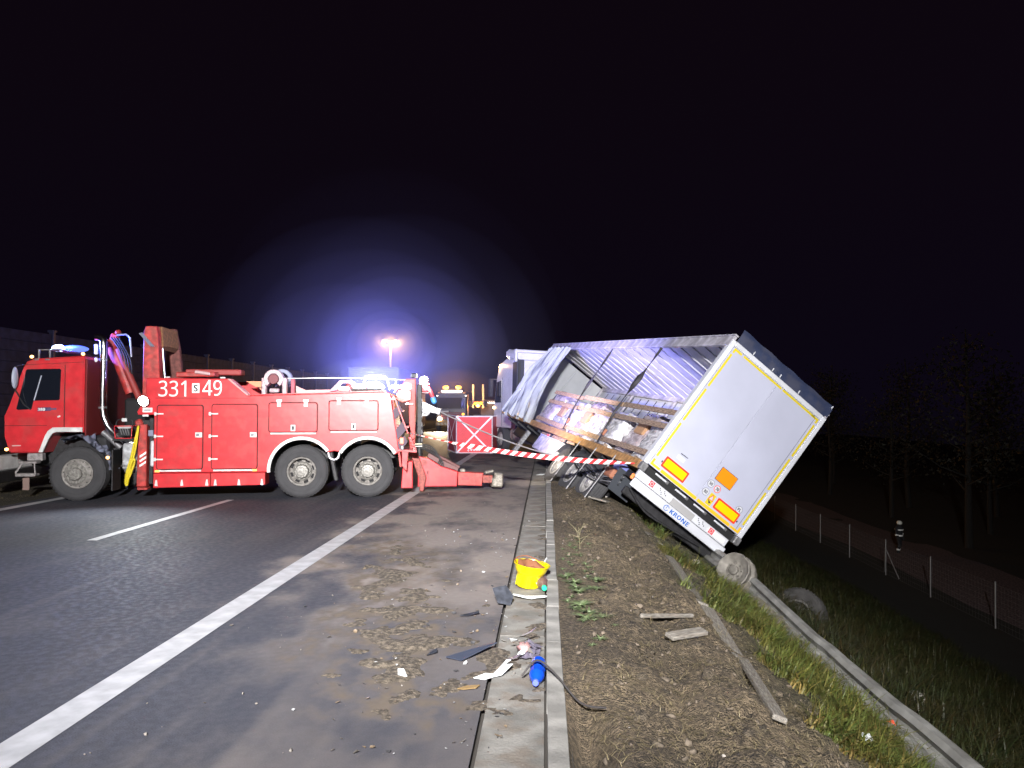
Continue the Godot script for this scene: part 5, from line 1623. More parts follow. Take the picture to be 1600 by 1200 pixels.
	bar("rear_header", V(0, 2.81, -0.07), V(2.3, 0.1, 0.14), white, t, 0.01)
	var leaf_l := bar("rear_door", V(-0.574, 1.38, -0.02), V(1.145, 2.74, 0.05), door, t, 0.003)
	var leaf_r := bar("rear_door", V(0.574, 1.38, -0.02), V(1.145, 2.74, 0.05), door, t, 0.003)
	plate("door_fold", poly([1.03, 0.06, 1.036, 0.06, 1.036, 2.72, 1.03, 2.72]), 0.005, 0.0075, dark, t)
	for s in [-1.0, 1.0]:
		for q in [[0.22, 0.98], [1.05, 1.78], [1.85, 2.6]]:
			plate("marking_tape", poly([1.105 * s - 0.022, q[0], 1.105 * s + 0.022, q[0], 1.105 * s + 0.022, q[1], 1.105 * s - 0.022, q[1]]), 0.005, 0.007, yel, t)
		plate("marking_tape", poly([1.12 * s, 2.74, 0.93 * s, 2.74, 0.93 * s, 2.695, 1.076 * s, 2.695, 1.076 * s, 2.64, 1.12 * s, 2.64]), 0.005, 0.007, yel, t)
		plate("marking_tape", poly([1.125 * s, 0.03, 0.9 * s, 0.03, 0.9 * s, 0.075, 1.08 * s, 0.075, 1.08 * s, 0.16, 1.125 * s, 0.16]), 0.005, 0.007, mat("tape_amber", 0.75, 0.45, 0.02, 0.45), t)
	for q in [[-0.88, 0.12], [0.15, 1.02]]:
		plate("marking_tape", poly([q[0], 2.7, q[1], 2.7, q[1], 2.742, q[0], 2.742]), 0.005, 0.007, yel, t)
	for q in [[-0.87, 0.02], [0.05, 0.88]]:
		plate("marking_tape", poly([q[0], 0.022, q[1], 0.022, q[1], 0.085, q[0], 0.085]), 0.005, 0.007, M["tape_amber"], t)
	for x in [-0.66, 0.66]:
		var p := plate("retro_plate", roundrect(x - 0.28, 0.12, x + 0.28, 0.345, 0.02), 0.006, 0.014, redr, t)
		plate("plate_field", roundrect(x - 0.245, 0.155, x + 0.245, 0.31, 0.006), 0.014, 0.018, yelr, p)
		bar("plate_clip", V(x + 0.3 * signf(x), 0.2, 0.012), V(0.02, 0.04, 0.02), ink, p, 0.004)
	var op := plate("hazard_plate", roundrect(0.08, 0.57, 0.475, 0.85, 0.006), 0.006, 0.012, ink, t)
	plate("plate_field", roundrect(0.09, 0.58, 0.465, 0.84, 0.004), 0.012, 0.016, ora, op)
	for q in [[0.085, 0.455, "50", false], [0.255, 0.445, "70", true], [0.09, 0.275, "80", false], [0.86, 0.4, "PL", false]]:
		var c := plate("sticker", arc(Vector2(q[0], q[1]), 0.072, 0, 345, 22), 0.006, 0.009, redr if q[3] else ink, t)
		plate("sticker_face", arc(Vector2(q[0], q[1]), 0.06 if q[3] else 0.066, 0, 345, 22), 0.009, 0.011, white, c)
		lettering("sticker_lettering", q[2], Transform3D(Basis(), V(q[0], q[1], 0.013)), 0.075, 0.062, ink, c)
	var ws := plate("warning_sticker", roundrect(0.2, 0.1, 0.33, 0.33, 0.006), 0.006, 0.009, M["tape_yellow"], t)
	plate("sticker_triangle", poly([0.205, 0.2, 0.325, 0.2, 0.265, 0.325]), 0.009, 0.011, redr, ws)
	plate("sticker_triangle_face", poly([0.225, 0.211, 0.305, 0.211, 0.265, 0.3]), 0.011, 0.013, white, ws)
	plate("sticker_print", poly([0.22, 0.2, 0.31, 0.16, 0.27, 0.13]), 0.009, 0.011, ink, ws)
	plate("sticker", roundrect(-0.78, 0.42, -0.6, 0.5, 0.004), 0.006, 0.008, white, t)
	plate("sticker_line", poly([-0.75, 0.53, -0.58, 0.54, -0.58, 0.555, -0.75, 0.55]), 0.006, 0.008, ink, t)
	# raised flap of dark sheet along the rear edge of the roof
	b = MB.new()
	g = []
	for i in 25:
		var x := -1.16 + 2.4 * i / 24.0
		g.append([V(x, 2.865, -0.03), V(x, 2.96, -0.01 + 0.01 * sin(i * 1.3)), V(x, 3.06 + 0.006 * sin(i * 0.9), -0.02 + 0.014 * sin(i * 0.8)), V(x, 3.14 + 0.008 * sin(i * 1.1), -0.05)])
	b.sheet(g, [], 1.0)
	obj("roof_flap", b, mat("flap_navy", 0.03, 0.04, 0.085, 0.4, 0, {"tex": "soft", "scale": 0.8, "film": "dust"}), t)
	for x in [-0.75, -0.25, -0.05, 0.45, 1.2]:
		bar("flap_clip", V(x, 2.9 if x < 1 else 3.1, 0.0), V(0.02, 0.07, 0.02), white, t, 0.004)
	# rear underframe with hinges, bumper beam, lamps and plate
	bar("rear_beam", V(0, -0.09, -0.13), V(2.3, 0.16, 0.16), dark, t, 0.01)
	for x in [-0.75, -0.25, 0.22, 0.75]:
		bar("lock_bar", V(x, -0.045, -0.06), V(0.3, 0.035, 0.05), white, t, 0.008)
		bar("lock_hinge", V(x + 0.14, -0.05, -0.05), V(0.06, 0.06, 0.06), grey, t, 0.01)
	var bump := plate("bumper", poly([-1.2, -0.17, 1.06, -0.17, 1.06, -0.33, -1.2, -0.33]), -0.08, 0.0, white, t, 0.01)
	b = MB.new()
	b.xf = Transform3D(Basis(V(1, 0, 0), 0.12), V(-0.06, -0.425, 0.01))
	b.box(Vector3.ZERO, V(2.3, 0.17, 0.06), 0.012)
	obj("bumper_lip", b, white, t)
	plate("bumper_line", poly([-1.2, -0.332, 1.06, -0.332, 1.06, -0.338, -1.2, -0.338]), -0.02, 0.004, dark, t)
	for x in [-0.95, 0.78]:
		var lh := plate("lamp_housing", roundrect(x - 0.22, -0.31, x + 0.22, -0.195, 0.015), 0.0, 0.006, mat("lamp_pale", 0.6, 0.6, 0.62, 0.3), t)
		plate("housing_face", roundrect(x - 0.21, -0.3, x + 0.21, -0.205, 0.012), 0.006, 0.009, mat("lamp_clear", 0.7, 0.7, 0.74, 0.25), lh)
		var rx: float = x + (0.09 if x < 0 else -0.13)
		plate("reflector", roundrect(rx - 0.055, -0.3, rx + 0.055, -0.195, 0.008), 0.009, 0.013, mat("reflector_red", 0.85, 0.08, 0.1, 0.3), lh)
		plate("reflector_ring", ring_strip(Vector2(rx, -0.247), 0.026, 0.036, 0, 350, 16), 0.013, 0.015, mat("reflector_pink", 0.85, 0.5, 0.5, 0.3), lh)
	for s in [-0.55, 0.42]:
		for k in 7:
			b = MB.new()
			var x: float = s - 0.12 + 0.055 * (k % 4) + 0.02 * (k / 4)
			b.cyl(V(x, -0.21 - 0.05 * (k % 2) - 0.03 * (k / 4), -0.005), V(x, -0.21 - 0.05 * (k % 2) - 0.03 * (k / 4), 0.003), 0.011, 0.011, 8)
			obj("rivet_hole", b, dark, t)
	plate("number_plate", roundrect(-0.36, -0.335, 0.2, -0.2, 0.01), 0.0, 0.012, mat("plate_grey", 0.32, 0.32, 0.33, 0.5), t)
	var blue := mat("letter_blue", 0.01, 0.1, 0.42, 0.5)
	var lt := Transform3D(Basis(V(1, 0, 0), 0.12), V(-0.04, -0.428, 0.042))
	lettering("bumper_lettering", "KRONE", lt, 0.46, 0.085, blue, t)
	var em := plate("bumper_emblem", ring_strip(Vector2.ZERO, 0.045, 0.057, 20, 340, 18), 0.0, 0.003, blue, t)
	em.transform = Transform3D(Basis(V(1, 0, 0), 0.12), V(-0.37, -0.428, 0.042))
	bar("emblem_bar", V(0, 0.01, 0.002), V(0.012, 0.06, 0.003), blue, em, 0.001)
	bar("side_lamp", V(-1.24, -0.35, -0.03), V(0.06, 0.11, 0.06), mat("side_lamp_orange", 0.8, 0.25, 0.08, 0.3), t, 0.015)
	bar("underrun_bar", V(-0.05, -0.62, -0.25), V(2.2, 0.16, 0.1), blk, t, 0.02)
	pipe("air_hose", bezier([V(-1.1, -0.55, -0.12), V(-0.6, -0.72, -0.12), V(0.0, -0.68, -0.1), V(0.7, -0.6, -0.12)], 5), 0.025, blk, t, 6)
	bar("mud_flap", V(-1.0, -0.52, -0.75), V(0.5, 0.5, 0.02), mat("flap_black", 0.035, 0.04, 0.05, 0.5), t, 0.005, Basis(V(1, 0, 0), -0.25))
	bar("tail_bracket", V(-0.9, -0.3, -0.4), V(0.5, 0.12, 0.5), blk, t, 0.02)
	# chassis, axles, wheels, mudguards
	for x in [-0.55, 0.55]:
		bar("chassis_beam", V(x, -0.34, -6.6), V(0.14, 0.38, 12.6), blk, t, 0.01)
	for k in 9:
		bar("cross_member", V(0, -0.2, -0.9 - k * 1.45), V(2.3, 0.1, 0.08), blk, t, 0.008)
	var rub := mat("tyre", 0.05, 0.05, 0.055, 0.85)
	var rim := mat("rim_pale", 0.45, 0.44, 0.44, 0.5, 0.3, {"tex": "wear", "scale": 3.0, "film": "dust"})
	for z in [-1.95, -3.2, -4.45]:
		b = MB.new()
		b.cyl(V(-1.05, -0.82, z), V(1.05, -0.82, z), 0.08, 0.08, 12)
		obj("axle_tube", b, blk, t)
		wheel(t, Transform3D(Basis(Vector3.UP, -PI / 2), V(-1.2, -0.82, z)), 0.5, "rear", rub, rim, rim, dark)
		wheel(t, Transform3D(Basis(Vector3.UP, PI / 2), V(1.2, -0.82, z)), 0.5, "rear", rub, rim, rim, dark)
		b = MB.new()
		g = []
		for i in 11:
			var a := deg_to_rad(12 + 156.0 * i / 10)
			g.append([V(-1.26, -0.82 + sin(a) * 0.57, z + cos(a) * 0.57), V(-0.85, -0.82 + sin(a) * 0.57, z + cos(a) * 0.57)])
		b.sheet(g)
		obj("mudguard", b, mat("guard_black", 0.05, 0.05, 0.06, 0.45), t)
		pipe("guard_stay", [V(-1.27, -0.1, z + 0.62), V(-1.27, -1.25, z + 0.62)], 0.016, grey, t, 6)
	bar("pallet_box", V(-1.0, -0.53, -6.1), V(0.5, 0.42, 2.3), mat("box_white", 0.66, 0.62, 0.62, 0.5, 0, {"tex": "wear", "scale": 1.2, "film": "dust"}), t, 0.02)
	bar("box_lid", V(-1.05, -0.3, -6.1), V(0.42, 0.03, 2.34), white, t, 0.008)
	b = MB.new()
	b.cyl(V(-1.1, -0.3, -7.0), V(-1.1, -0.2, -7.0), 0.06, 0.06, 10)
	obj("red_cap", b, mat("cap_red", 0.7, 0.04, 0.06, 0.4), t)
	for x in [-0.85, 0.85]:
		bar("landing_leg", V(x, -0.7, -10.2), V(0.14, 0.85, 0.14), grey, t)
		bar("leg_foot", V(x, -1.14, -10.2), V(0.28, 0.05, 0.24), grey, t)
	for k in 5:
		pipe("air_line", bezier([V(-1.1, -0.35 - 0.06 * k, -0.7), V(-1.2, -0.55 - 0.05 * k, -1.6), V(-1.25, -0.4 - 0.08 * k, -2.6), V(-1.2, -0.5, -4.0)], 5), 0.016, grey if k % 2 else blk, t, 5)
	bar("valve_block", V(-1.15, -0.25, -1.0), V(0.18, 0.18, 0.4), mat("valve_blue", 0.12, 0.14, 0.35, 0.5), t, 0.03)
	bar("valve_block", V(-1.1, -0.45, -1.3), V(0.25, 0.2, 0.5), mat("valve_rust", 0.3, 0.12, 0.07, 0.6), t, 0.03)

	# --- the load, each wrapped stack a thing of its own
	var wrap := mat("stretch_wrap", 0.8, 0.79, 0.82, 0.2, 0, {"tex": "blotch", "scale": 1.6, "coat": 0.9, "cr": 0.12, "bump": "crinkle", "bs": 1.2})
	var wrap2 := mat("stretch_wrap_warm", 0.55, 0.47, 0.5, 0.25, 0, {"tex": "blotch", "scale": 1.2, "coat": 0.9, "cr": 0.15, "bump": "crinkle", "bs": 1.2})
	var card := mat("cardboard", 0.38, 0.22, 0.12, 0.85, 0, {"tex": "soft", "scale": 2.0})
	var names := ["large white film-wrapped sack leaning against the rear door post inside the trailer", "film-wrapped stack second from the trailer's rear doors with a brown carton in its side", "film-wrapped stack third from the trailer's rear doors", "film-wrapped stack fourth from the trailer's rear doors behind the wooden slats", "film-wrapped stack midway along the open trailer side", "film-wrapped stack just behind the front strap in the trailer", "film-wrapped stack second from the bunched curtain", "film-wrapped stack nearest the bunched curtain"]
	for k in 8:
		var z := -0.72 - k * 1.16
		var wx := trailer_xf * Transform3D(Basis.from_euler(V(0.02 * sin(k * 2.0), 0.05 * sin(k * 3.1), -0.08 - 0.05 * sin(k * 1.7))), V(-0.56 + 0.07 * sin(k * 2.3), 0.0, z))
		var p := thing("wrapped_stack", names[k], "wrapped load", wx, "film-wrapped stacks inside the trailer")
		var hgt := 1.02 + 0.12 * sin(k * 1.9) + (0.12 if k > 5 else 0.0) - (0.05 if k == 0 else 0.0)
		var gg := []
		for i in 33:
			var row := []
			var a := TAU * i / 32.0
			for j in 13:
				var w := j / 12.0
				var pw := 0.32
				var cx := signf(cos(a)) * pow(absf(cos(a)), pw); var cz := signf(sin(a)) * pow(absf(sin(a)), pw)
				var r := 1.0 if w < 0.72 else sqrt(maxf(0.0, 1.0 - pow((w - 0.72) / 0.28, 2.2)))
				var wob := 1.0 + 0.035 * sin(i * 2.7 + j * 1.9 + k) + 0.03 * sin(i * 1.1 - j * 3.0 + 2.0 * k)
				row.append(V(cx * 0.56 * r * wob, minf(w / 0.86, 1.0 + (w - 0.86) * 0.4) * hgt * (1.0 + 0.02 * sin(i * 1.7 + k)), cz * 0.53 * r * wob))
			gg.append(row)
		b = MB.new()
		b.sheet(gg, [], -1.0)
		obj("wrapping", b, wrap if k % 3 != 1 else wrap2, p)
		bar("pallet", V(0, 0.0, 0), V(1.1, 0.1, 1.0), wood2, p, 0.01)
		if k == 1 or k == 4 or k == 6:
			bar("carton", V(-0.5, 0.62 + 0.1 * sin(k), 0.1), V(0.24, 0.36, 0.5), card, p, 0.02, Basis(V(0, 0, 1), 0.1))
		if k == 0:
			bar("carton", V(-0.52, 0.52, 0.42), V(0.12, 0.3, 0.34), card, p, 0.02, Basis(V(1, 0, 0), -0.5))
	# roof straps hanging down the open side
	var strap := mat("strap_black", 0.03, 0.028, 0.035, 0.7)
	var sn := ["dark twisted load strap hanging down the open trailer side nearer the cab", "dark twisted load strap with thick knots nearer the trailer's rear doors"]
	var si := 0
	for q in [[-6.5, -5.7, 2.66], [-3.12, -2.82, 2.66]]:
		var s := thing("load_strap", sn[si], "strap", trailer_xf)
		b = MB.new()
		var gg := []
		var n := 60
		for i in n + 1:
			var w := float(i) / n
			var y := lerpf(q[2], 0.03, w)
			var z: float = lerpf(q[0], q[1], w) + 0.05 * sin(w * 7.0)
			var x := -1.27 - 0.05 * sin(PI * w)
			var tw := w * 9.0 + si
			var hw := 0.042 + 0.028 * exp(-pow((w - 0.33) / 0.04, 2.0)) + (0.045 * exp(-pow((w - 0.42) / 0.1, 2.0)) if si == 1 else 0.02 * exp(-pow((w - 0.45) / 0.05, 2.0)))
			var d := V(sin(tw) * 0.7, 0, cos(tw)) * hw
			gg.append([V(x, y, z) - d, V(x - 0.012, y, z), V(x, y, z) + d, V(x + 0.012, y, z), V(x, y, z) - d])
		b.sheet(gg)
		obj("webbing", b, strap, s)
		bar("ratchet", V(-1.26, 0.3, lerpf(q[0], q[1], 0.9)), V(0.06, 0.16, 0.09), M["valve_rust"], s, 0.01)
		si += 1

# ---------------------------------------------------------------- tractor, privacy screen, tape and cable
func build_tractor() -> void:
	var xf := Transform3D(Basis(Vector3.UP, deg_to_rad(22)) * Basis(V(0, 0, 1), -0.03), V(-0.19, 0.02, -29.97))
	var t := thing("tractor_unit", "white articulated lorry cab standing twisted in front of the leaning trailer", "lorry cab", xf)
	var white := mat("tractor_white", 0.8, 0.81, 0.84, 0.35, 0, {"tex": "soft", "scale": 0.5, "coat": 0.4, "film": "dust"})
	var blk := mat("black_steel", 0.03, 0.03, 0.034, 0.55, 0.2)
	var glass := mat("dark_glass", 0.008, 0.01, 0.016, 0.06)
	var grey := mat("tank_dusty", 0.4, 0.37, 0.33, 0.6, 0.2, {"tex": "wear", "scale": 2.0})
	var cabp := poly([0.0, 0.95, 0.0, 3.62, -0.9, 3.68, -1.7, 3.5, -2.0, 2.95, -2.25, 1.9, -2.3, 0.95])
	# local z runs along the cab: build in x,y and turn
	var turn := Transform3D(Basis(Vector3.UP, -PI / 2), Vector3.ZERO)
	var b := MB.new()
	b.xf = Transform3D(Basis(Vector3.UP, -PI / 2), Vector3.ZERO)
	b.prism(cabp, -1.24, 1.24, 0.03)
	obj("cab", b, white, t)
	for s in [-1.0, 1.0]:
		b = MB.new()
		b.xf = turn
		b.prism(poly([-1.35, 1.95, -1.35, 2.85, -1.95, 2.78, -2.15, 1.95]), 1.235 * s, 1.255 * s)
		obj("side_window", b, glass, t)
		b = MB.new()
		b.xf = turn
		b.prism(poly([-1.25, 1.0, -1.262, 1.0, -1.262, 2.95, -1.25, 2.95]), 1.235 * s, 1.25 * s)
		obj("door_gap", b, blk, t)
		bar("mirror", V(1.45 * s, 2.55, -2.1), V(0.2, 0.75, 0.12), blk, t, 0.04)
		pipe("mirror_arm", [V(1.24 * s, 2.9, -2.0), V(1.45 * s, 2.9, -2.08)], 0.03, blk, t, 6)
		bar("side_fairing", V(1.22 * s, 2.2, 0.18), V(0.05, 2.6, 0.5), mat("fairing_dark", 0.05, 0.055, 0.07, 0.5), t, 0.01)
	bar("windscreen", V(0, 2.4, -2.16), V(2.2, 0.9, 0.04), glass, t, 0.01, Basis(V(1, 0, 0), -0.22))
	bar("fairing_edge", V(-1.02, 2.3, 0.07), V(0.36, 2.7, 0.1), M["fairing_dark"], t, 0.02)
	bar("rear_panel", V(0.2, 2.35, 0.03), V(2.0, 2.6, 0.04), white, t, 0.01)
	bar("roof_spoiler", V(0.0, 3.8, -0.5), V(2.4, 0.4, 1.3), white, t, 0.12, Basis(V(1, 0, 0), 0.16))
	bar("spoiler_ledge", V(0.0, 3.92, 0.15), V(2.46, 0.12, 0.3), white, t, 0.03)
	bar("spoiler_corner", V(-1.2, 3.75, 0.1), V(0.1, 0.5, 0.25), white, t, 0.03)
	var am := mat("amber_small", 0.9, 0.5, 0.15, 0.3, 0, {"emit": Color(1, 0.6, 0.25), "ee": 7.0})
	for q in [V(-1.2, 3.42, -1.62), V(-1.26, 1.75, -2.22)]:
		b = MB.new()
		b.ball(q, V(0.06, 0.06, 0.06), 10, 6)
		obj("marker_lamp", b, am, t)
	omni("cab_marker_light", xf * V(-1.3, 3.45, -1.7), lin(1.0, 0.6, 0.25), 0.5, 0.05)
	for x in [-0.45, 0.45]:
		bar("chassis_rail", V(x, 0.85, 1.2), V(0.1, 0.28, 5.6), blk, t)
	bar("deck_plate", V(0, 1.05, 0.9), V(0.9, 0.03, 1.6), M["tool_grey"], t)
	bar("coupling_plate", V(0, 1.12, 2.6), V(0.95, 0.1, 0.9), blk, t, 0.03)
	b = MB.new()
	b.cyl(V(-1.0, 0.72, 0.05), V(-1.0, 0.72, 1.45), 0.33, 0.33, 22)
	obj("fuel_tank", b, grey, t)
	for z in [0.3, 1.05]:
		b = MB.new()
		b.cyl(V(-1.0, 0.72, z), V(-1.0, 0.72, z + 0.04), 0.337, 0.337, 22)
		obj("tank_band", b, blk, t)
	var rub := mat("tyre", 0.05, 0.05, 0.055, 0.85)
	var dark := mat("black_gap", 0.01, 0.01, 0.012, 0.8)
	for z in [-1.4, 2.6]:
		wheel(t, Transform3D(Basis(Vector3.UP, -PI / 2), V(-1.22, 0.5, z)), 0.5, "front" if z < 0 else "rear", rub, M["rim_grey"], M["hub_grey"], dark)
		wheel(t, Transform3D(Basis(Vector3.UP, PI / 2), V(1.22, 0.5, z)), 0.5, "front" if z < 0 else "rear", rub, M["rim_grey"], M["hub_grey"], dark)
	b = MB.new()
	var g := []
	for i in 11:
		var a := deg_to_rad(10 + 160.0 * i / 10)
		g.append([V(-1.24, 0.5 + sin(a) * 0.58, 2.6 + cos(a) * 0.58), V(-0.7, 0.5 + sin(a) * 0.58, 2.6 + cos(a) * 0.58)])
	b.sheet(g)
	obj("mudguard", b, mat("guard_dusty", 0.28, 0.25, 0.23, 0.6), t)
	bar("front_bumper", V(0, 0.62, -2.3), V(2.46, 0.6, 0.3), white, t, 0.05)
	# --- privacy screen
	var ps := thing("privacy_screen", "red folding privacy screen with white crosses standing on the edge line", "privacy screen", Transform3D(Basis(), V(-3.55, 0, -30.4)))
	var fab := mat("screen_red", 0.78, 0.05, 0.055, 0.6, 0, {"tex": "soft", "scale": 1.0})
	var fab2 := mat("screen_red_dark", 0.4, 0.03, 0.05, 0.6, 0, {"tex": "soft", "scale": 1.0})
	var wt := mat("screen_white", 0.85, 0.8, 0.82, 0.5)
	var ends := [[V(0, 0, 0), V(1.42, 0, -0.02)], [V(0, 0, 0), V(-0.5, 0.06, -1.32)], [V(1.42, 0, -0.02), V(1.6, 0.02, -1.4)]]
	for k in 3:
		var a: Vector3 = ends[k][0]; var e: Vector3 = ends[k][1]
		var H := V(0, 1.45, 0)
		var dd := (e - a).normalized()
		var nn := dd.cross(Vector3.UP).normalized()
		b = MB.new()
		g = []
		for i in 11:
			var row := []
			for j in 9:
				var bul := 0.02 * sin(PI * i / 10.0) * sin(PI * j / 8.0)
				row.append(a.lerp(e, i / 10.0) + H * (j / 8.0) - nn * bul)
			g.append(row)
		b.sheet(g)
		var panel := obj("panel", b, fab if k == 0 else fab2, ps)
		for q in [[a, e], [a + H, e + H], [a, a + H], [e, e + H]]:
			b = MB.new()
			b.cyl(q[0], q[1], 0.026, 0.026, 8)
			obj("border", b, wt, panel)
		if k < 2:
			var mid := (a + e + H) * 0.5
			for q in [[a, e + H], [e, a + H]]:
				b = MB.new()
				var w: Vector3 = (q[1] - q[0]).normalized()
				var s := w.cross(nn).normalized() * 0.03
				var of := -nn * -0.03
				b.quad(q[0] - s + of, q[0] + s + of, q[1] + s + of, q[1] - s + of)
				b.quad(q[0] - s - of, q[0] + s - of, q[1] + s - of, q[1] - s - of)
				obj("cross_band", b, wt, panel)
	var lt := Transform3D(Basis(V(0, 0, 1), PI), V(0.7, 0.13, 0.03))
	lettering("screen_lettering", "STRAŻ", lt, 0.52, 0.13, wt, ps)
	# --- barrier tape from the truck's mast to the trailer corner
	var p0 := truck_xf * V(0.82, 1.28, -0.04)
	var p1 := truck_xf * V(1.06, 1.2, -0.9)
	var p2 := trailer_xf * V(-1.27, -0.12, -0.25)
	var tp := MB.new()
	var red := Color(0.75, 0.04, 0.05); var wh := Color(0.8, 0.78, 0.78)
	var pts := []
	for k in 8: pts.append(p0.lerp(p1, k / 8.0))
	for k in 81:
		var w := k / 80.0
		pts.append(p1.lerp(p2, w) + V(0, -0.11 * 4.0 * w * (1.0 - w), 0))
	var run := 0.0
	for k in pts.size() - 1:
		var a: Vector3 = pts[k]; var e: Vector3 = pts[k + 1]
		var w := float(k) / pts.size()
		var wide := 0.012 if k < 8 else lerpf(0.012, 0.05, smoothstep(0.2, 0.3, w)) * (1.0 - 0.75 * smoothstep(0.85, 0.99, w))
		var tw := 0.25 * sin(w * 9.0)
		var up := V(0, cos(tw), sin(tw)) * wide
		var sub := 4
		for q in sub:
			var s0 := a.lerp(e, float(q) / sub); var s1 := a.lerp(e, float(q + 1) / sub)
			var l := s0.distance_to(s1)
			# slanting stripes: each short piece is cut along a slope
			var sl := (e - a).normalized() * wide * 1.1
			tp.col = red if fposmod(run, 0.2) < 0.09 else wh
			tp.quad(s0 - up - sl, s1 - up - sl, s1 + up + sl, s0 + up + sl)
			run += l
	var tape := obj("barrier_tape", tp, mat("tape", 1, 1, 1, 0.5, 0, {"vc": 1, "back": 0.3}))
	tag(tape, "red and white barrier tape strung from the red truck to the trailer corner", "barrier tape")
	var c0 := truck_xf * V(1.48, 1.71, -1.13)
	var c1 := trailer_xf * V(-0.9, -0.55, -5.2)
	var cb := MB.new()
	var cp := []
	for k in 25: cp.append(c0.lerp(c1, k / 24.0) + V(0, -0.1 * 4.0 * (k / 24.0) * (1.0 - k / 24.0), 0))
	cb.tube(cp, 0.016, 6)
	tag(obj("tow_cable", cb, mat("cable", 0.6, 0.6, 0.63, 0.35, 0.6)), "taut steel tow cable running from the white pulley to the leaning trailer", "cable")

# ---------------------------------------------------------------- far vehicles and the street lamp
func build_far() -> void:
	var blk := mat("black_steel", 0.03, 0.03, 0.034, 0.55, 0.2)
	var glass := mat("dark_glass", 0.008, 0.01, 0.016, 0.06)
	var warm := mat("headlight_glow", 1, 0.9, 0.7, 0.2, 0, {"emit": Color(1.0, 0.82, 0.5), "ee": 30.0})
	var amb := mat("amber_glow_far", 1, 0.5, 0.1, 0.2, 0, {"emit": Color(1.0, 0.4, 0.05), "ee": 2.2})
	var strip := mat("white_light_strip", 1, 0.95, 0.85, 0.2, 0, {"emit": Color(1.0, 0.85, 0.7), "ee": 7.0})
	var dk := mat("far_dark_paint", 0.06, 0.05, 0.06, 0.4, 0, {"coat": 0.5})
	var b := MB.new()
	# recovery lorry facing the viewer
	var xf := Transform3D(Basis(Vector3.UP, 0.03), V(-7.3, 0, -60))
	var t := thing("breakdown_lorry", "distant breakdown lorry facing forward with two amber beacons on its roof", "lorry", xf)
	bar("cab", V(0, 1.85, 0), V(2.4, 2.3, 2.0), dk, t, 0.12)
	bar("windscreen", V(0, 2.15, 1.01), V(2.1, 0.85, 0.04), glass, t, 0.01)
	bar("grille", V(0, 1.2, 1.02), V(1.6, 0.5, 0.06), mat("grille_red", 0.3, 0.06, 0.08, 0.5), t, 0.02)
	for k in 3: bar("grille_slat", V(0, 1.05 + 0.16 * k, 1.06), V(1.6, 0.04, 0.03), M["tool_grey"], t)
	bar("number_board", V(-0.5, 1.5, 1.05), V(0.55, 0.13, 0.03), M["sticker_white"], t)
	bar("bumper", V(0, 0.62, 1.05), V(2.4, 0.4, 0.2), mat("bumper_far", 0.5, 0.3, 0.12, 0.5), t, 0.04)
	for k in 8: bar("hazard_stripe", V(-1.0 + 0.28 * k, 0.55, 1.16), V(0.14, 0.2, 0.01), M["cream"], t, 0.002, Basis(V(0, 0, 1), 0.5))
	for x in [-0.92, 0.92]:
		b = MB.new(); b.ball(Vector3.ZERO, V(0.17, 0.15, 0.08), 12, 8)
		obj("headlight", b, warm if x < 0 else amb, t).position = V(x, 0.95, 1.1)
		bar("mirror", V(x * 1.45, 2.2, 0.8), V(0.15, 0.5, 0.1), blk, t, 0.03)
		bar("marker_lamp", V(x * 1.2, 2.72, 1.0), V(0.1, 0.05, 0.05), strip, t)
	for q in [V(0.9, 1.3, 1.1), V(0.5, 1.1, 1.1)]:
		b = MB.new(); b.ball(q, V(0.11, 0.09, 0.06), 10, 6)
		obj("side_lamp", b, amb, t)
	for x in [-0.5, 0.5]:
		b = MB.new(); b.ball(Vector3.ZERO, V(0.24, 0.15, 0.18), 14, 8)
		obj("beacon_lamp", b, amb, t).position = V(x, 3.38, 0.6)
		omni("beacon_light", xf * V(x, 3.38, 0.6), lin(1.0, 0.42, 0.08), 26.0, 0.15)
	bar("roof_light_strip", V(0, 3.08, 0.9), V(1.6, 0.12, 0.12), strip, t, 0.03)
	bar("roof_sign", V(0, 2.92, 0.98), V(1.0, 0.1, 0.08), M["sticker_white"], t)
	spot("headlight_beam", xf * V(-0.92, 0.95, 1.22), xf * V(-0.5, -0.6, 25), lin(1.0, 0.85, 0.6), 90.0, 35.0, 1.0, 0.1)
	for x in [-1.0, 1.0]:
		wheel(t, Transform3D(Basis(Vector3.UP, PI / 2 * signf(x)), V(x * 1.2, 0.5, 0.2)), 0.5, "front", M["tyre"], M["rim_grey"], M["hub_grey"], M["black_gap"])
	for x in [1.55, 2.35]:
		bar("headboard_post", V(x, 2.7, -0.8), V(0.16, 1.9, 0.14), M["tool_grey"], t, 0.02)
	bar("headboard", V(1.6, 2.1, -1.0), V(2.2, 0.5, 0.1), blk, t)
	bar("crane_block", V(1.95, 2.15, -0.7), V(0.75, 0.25, 0.3), mat("orange_far", 0.6, 0.22, 0.03, 0.5), t, 0.04)
	b = MB.new(); b.ball(V(1.95, 1.95, -0.5), V(0.17, 0.15, 0.12), 10, 6)
	obj("amber_lamp", b, amb, t)
	omni("amber_light", xf * V(1.95, 1.95, -0.3), lin(1.0, 0.42, 0.08), 10.0, 0.1)
	bar("flatbed", V(0.2, 1.0, -4.0), V(2.5, 0.2, 6.5), blk, t)
	# low loader beyond it
	xf = Transform3D(Basis(), V(-5.3, 0, -66))
	t = thing("low_loader", "distant dark low loader with a row of white lamps beside the breakdown lorry", "lorry", xf)
	bar("deck", V(0.6, 0.9, 0), V(2.6, 0.25, 5.0), blk, t)
	bar("side_rail", V(0.6, 1.15, 2.52), V(2.6, 0.12, 0.05), M["tool_grey"], t)
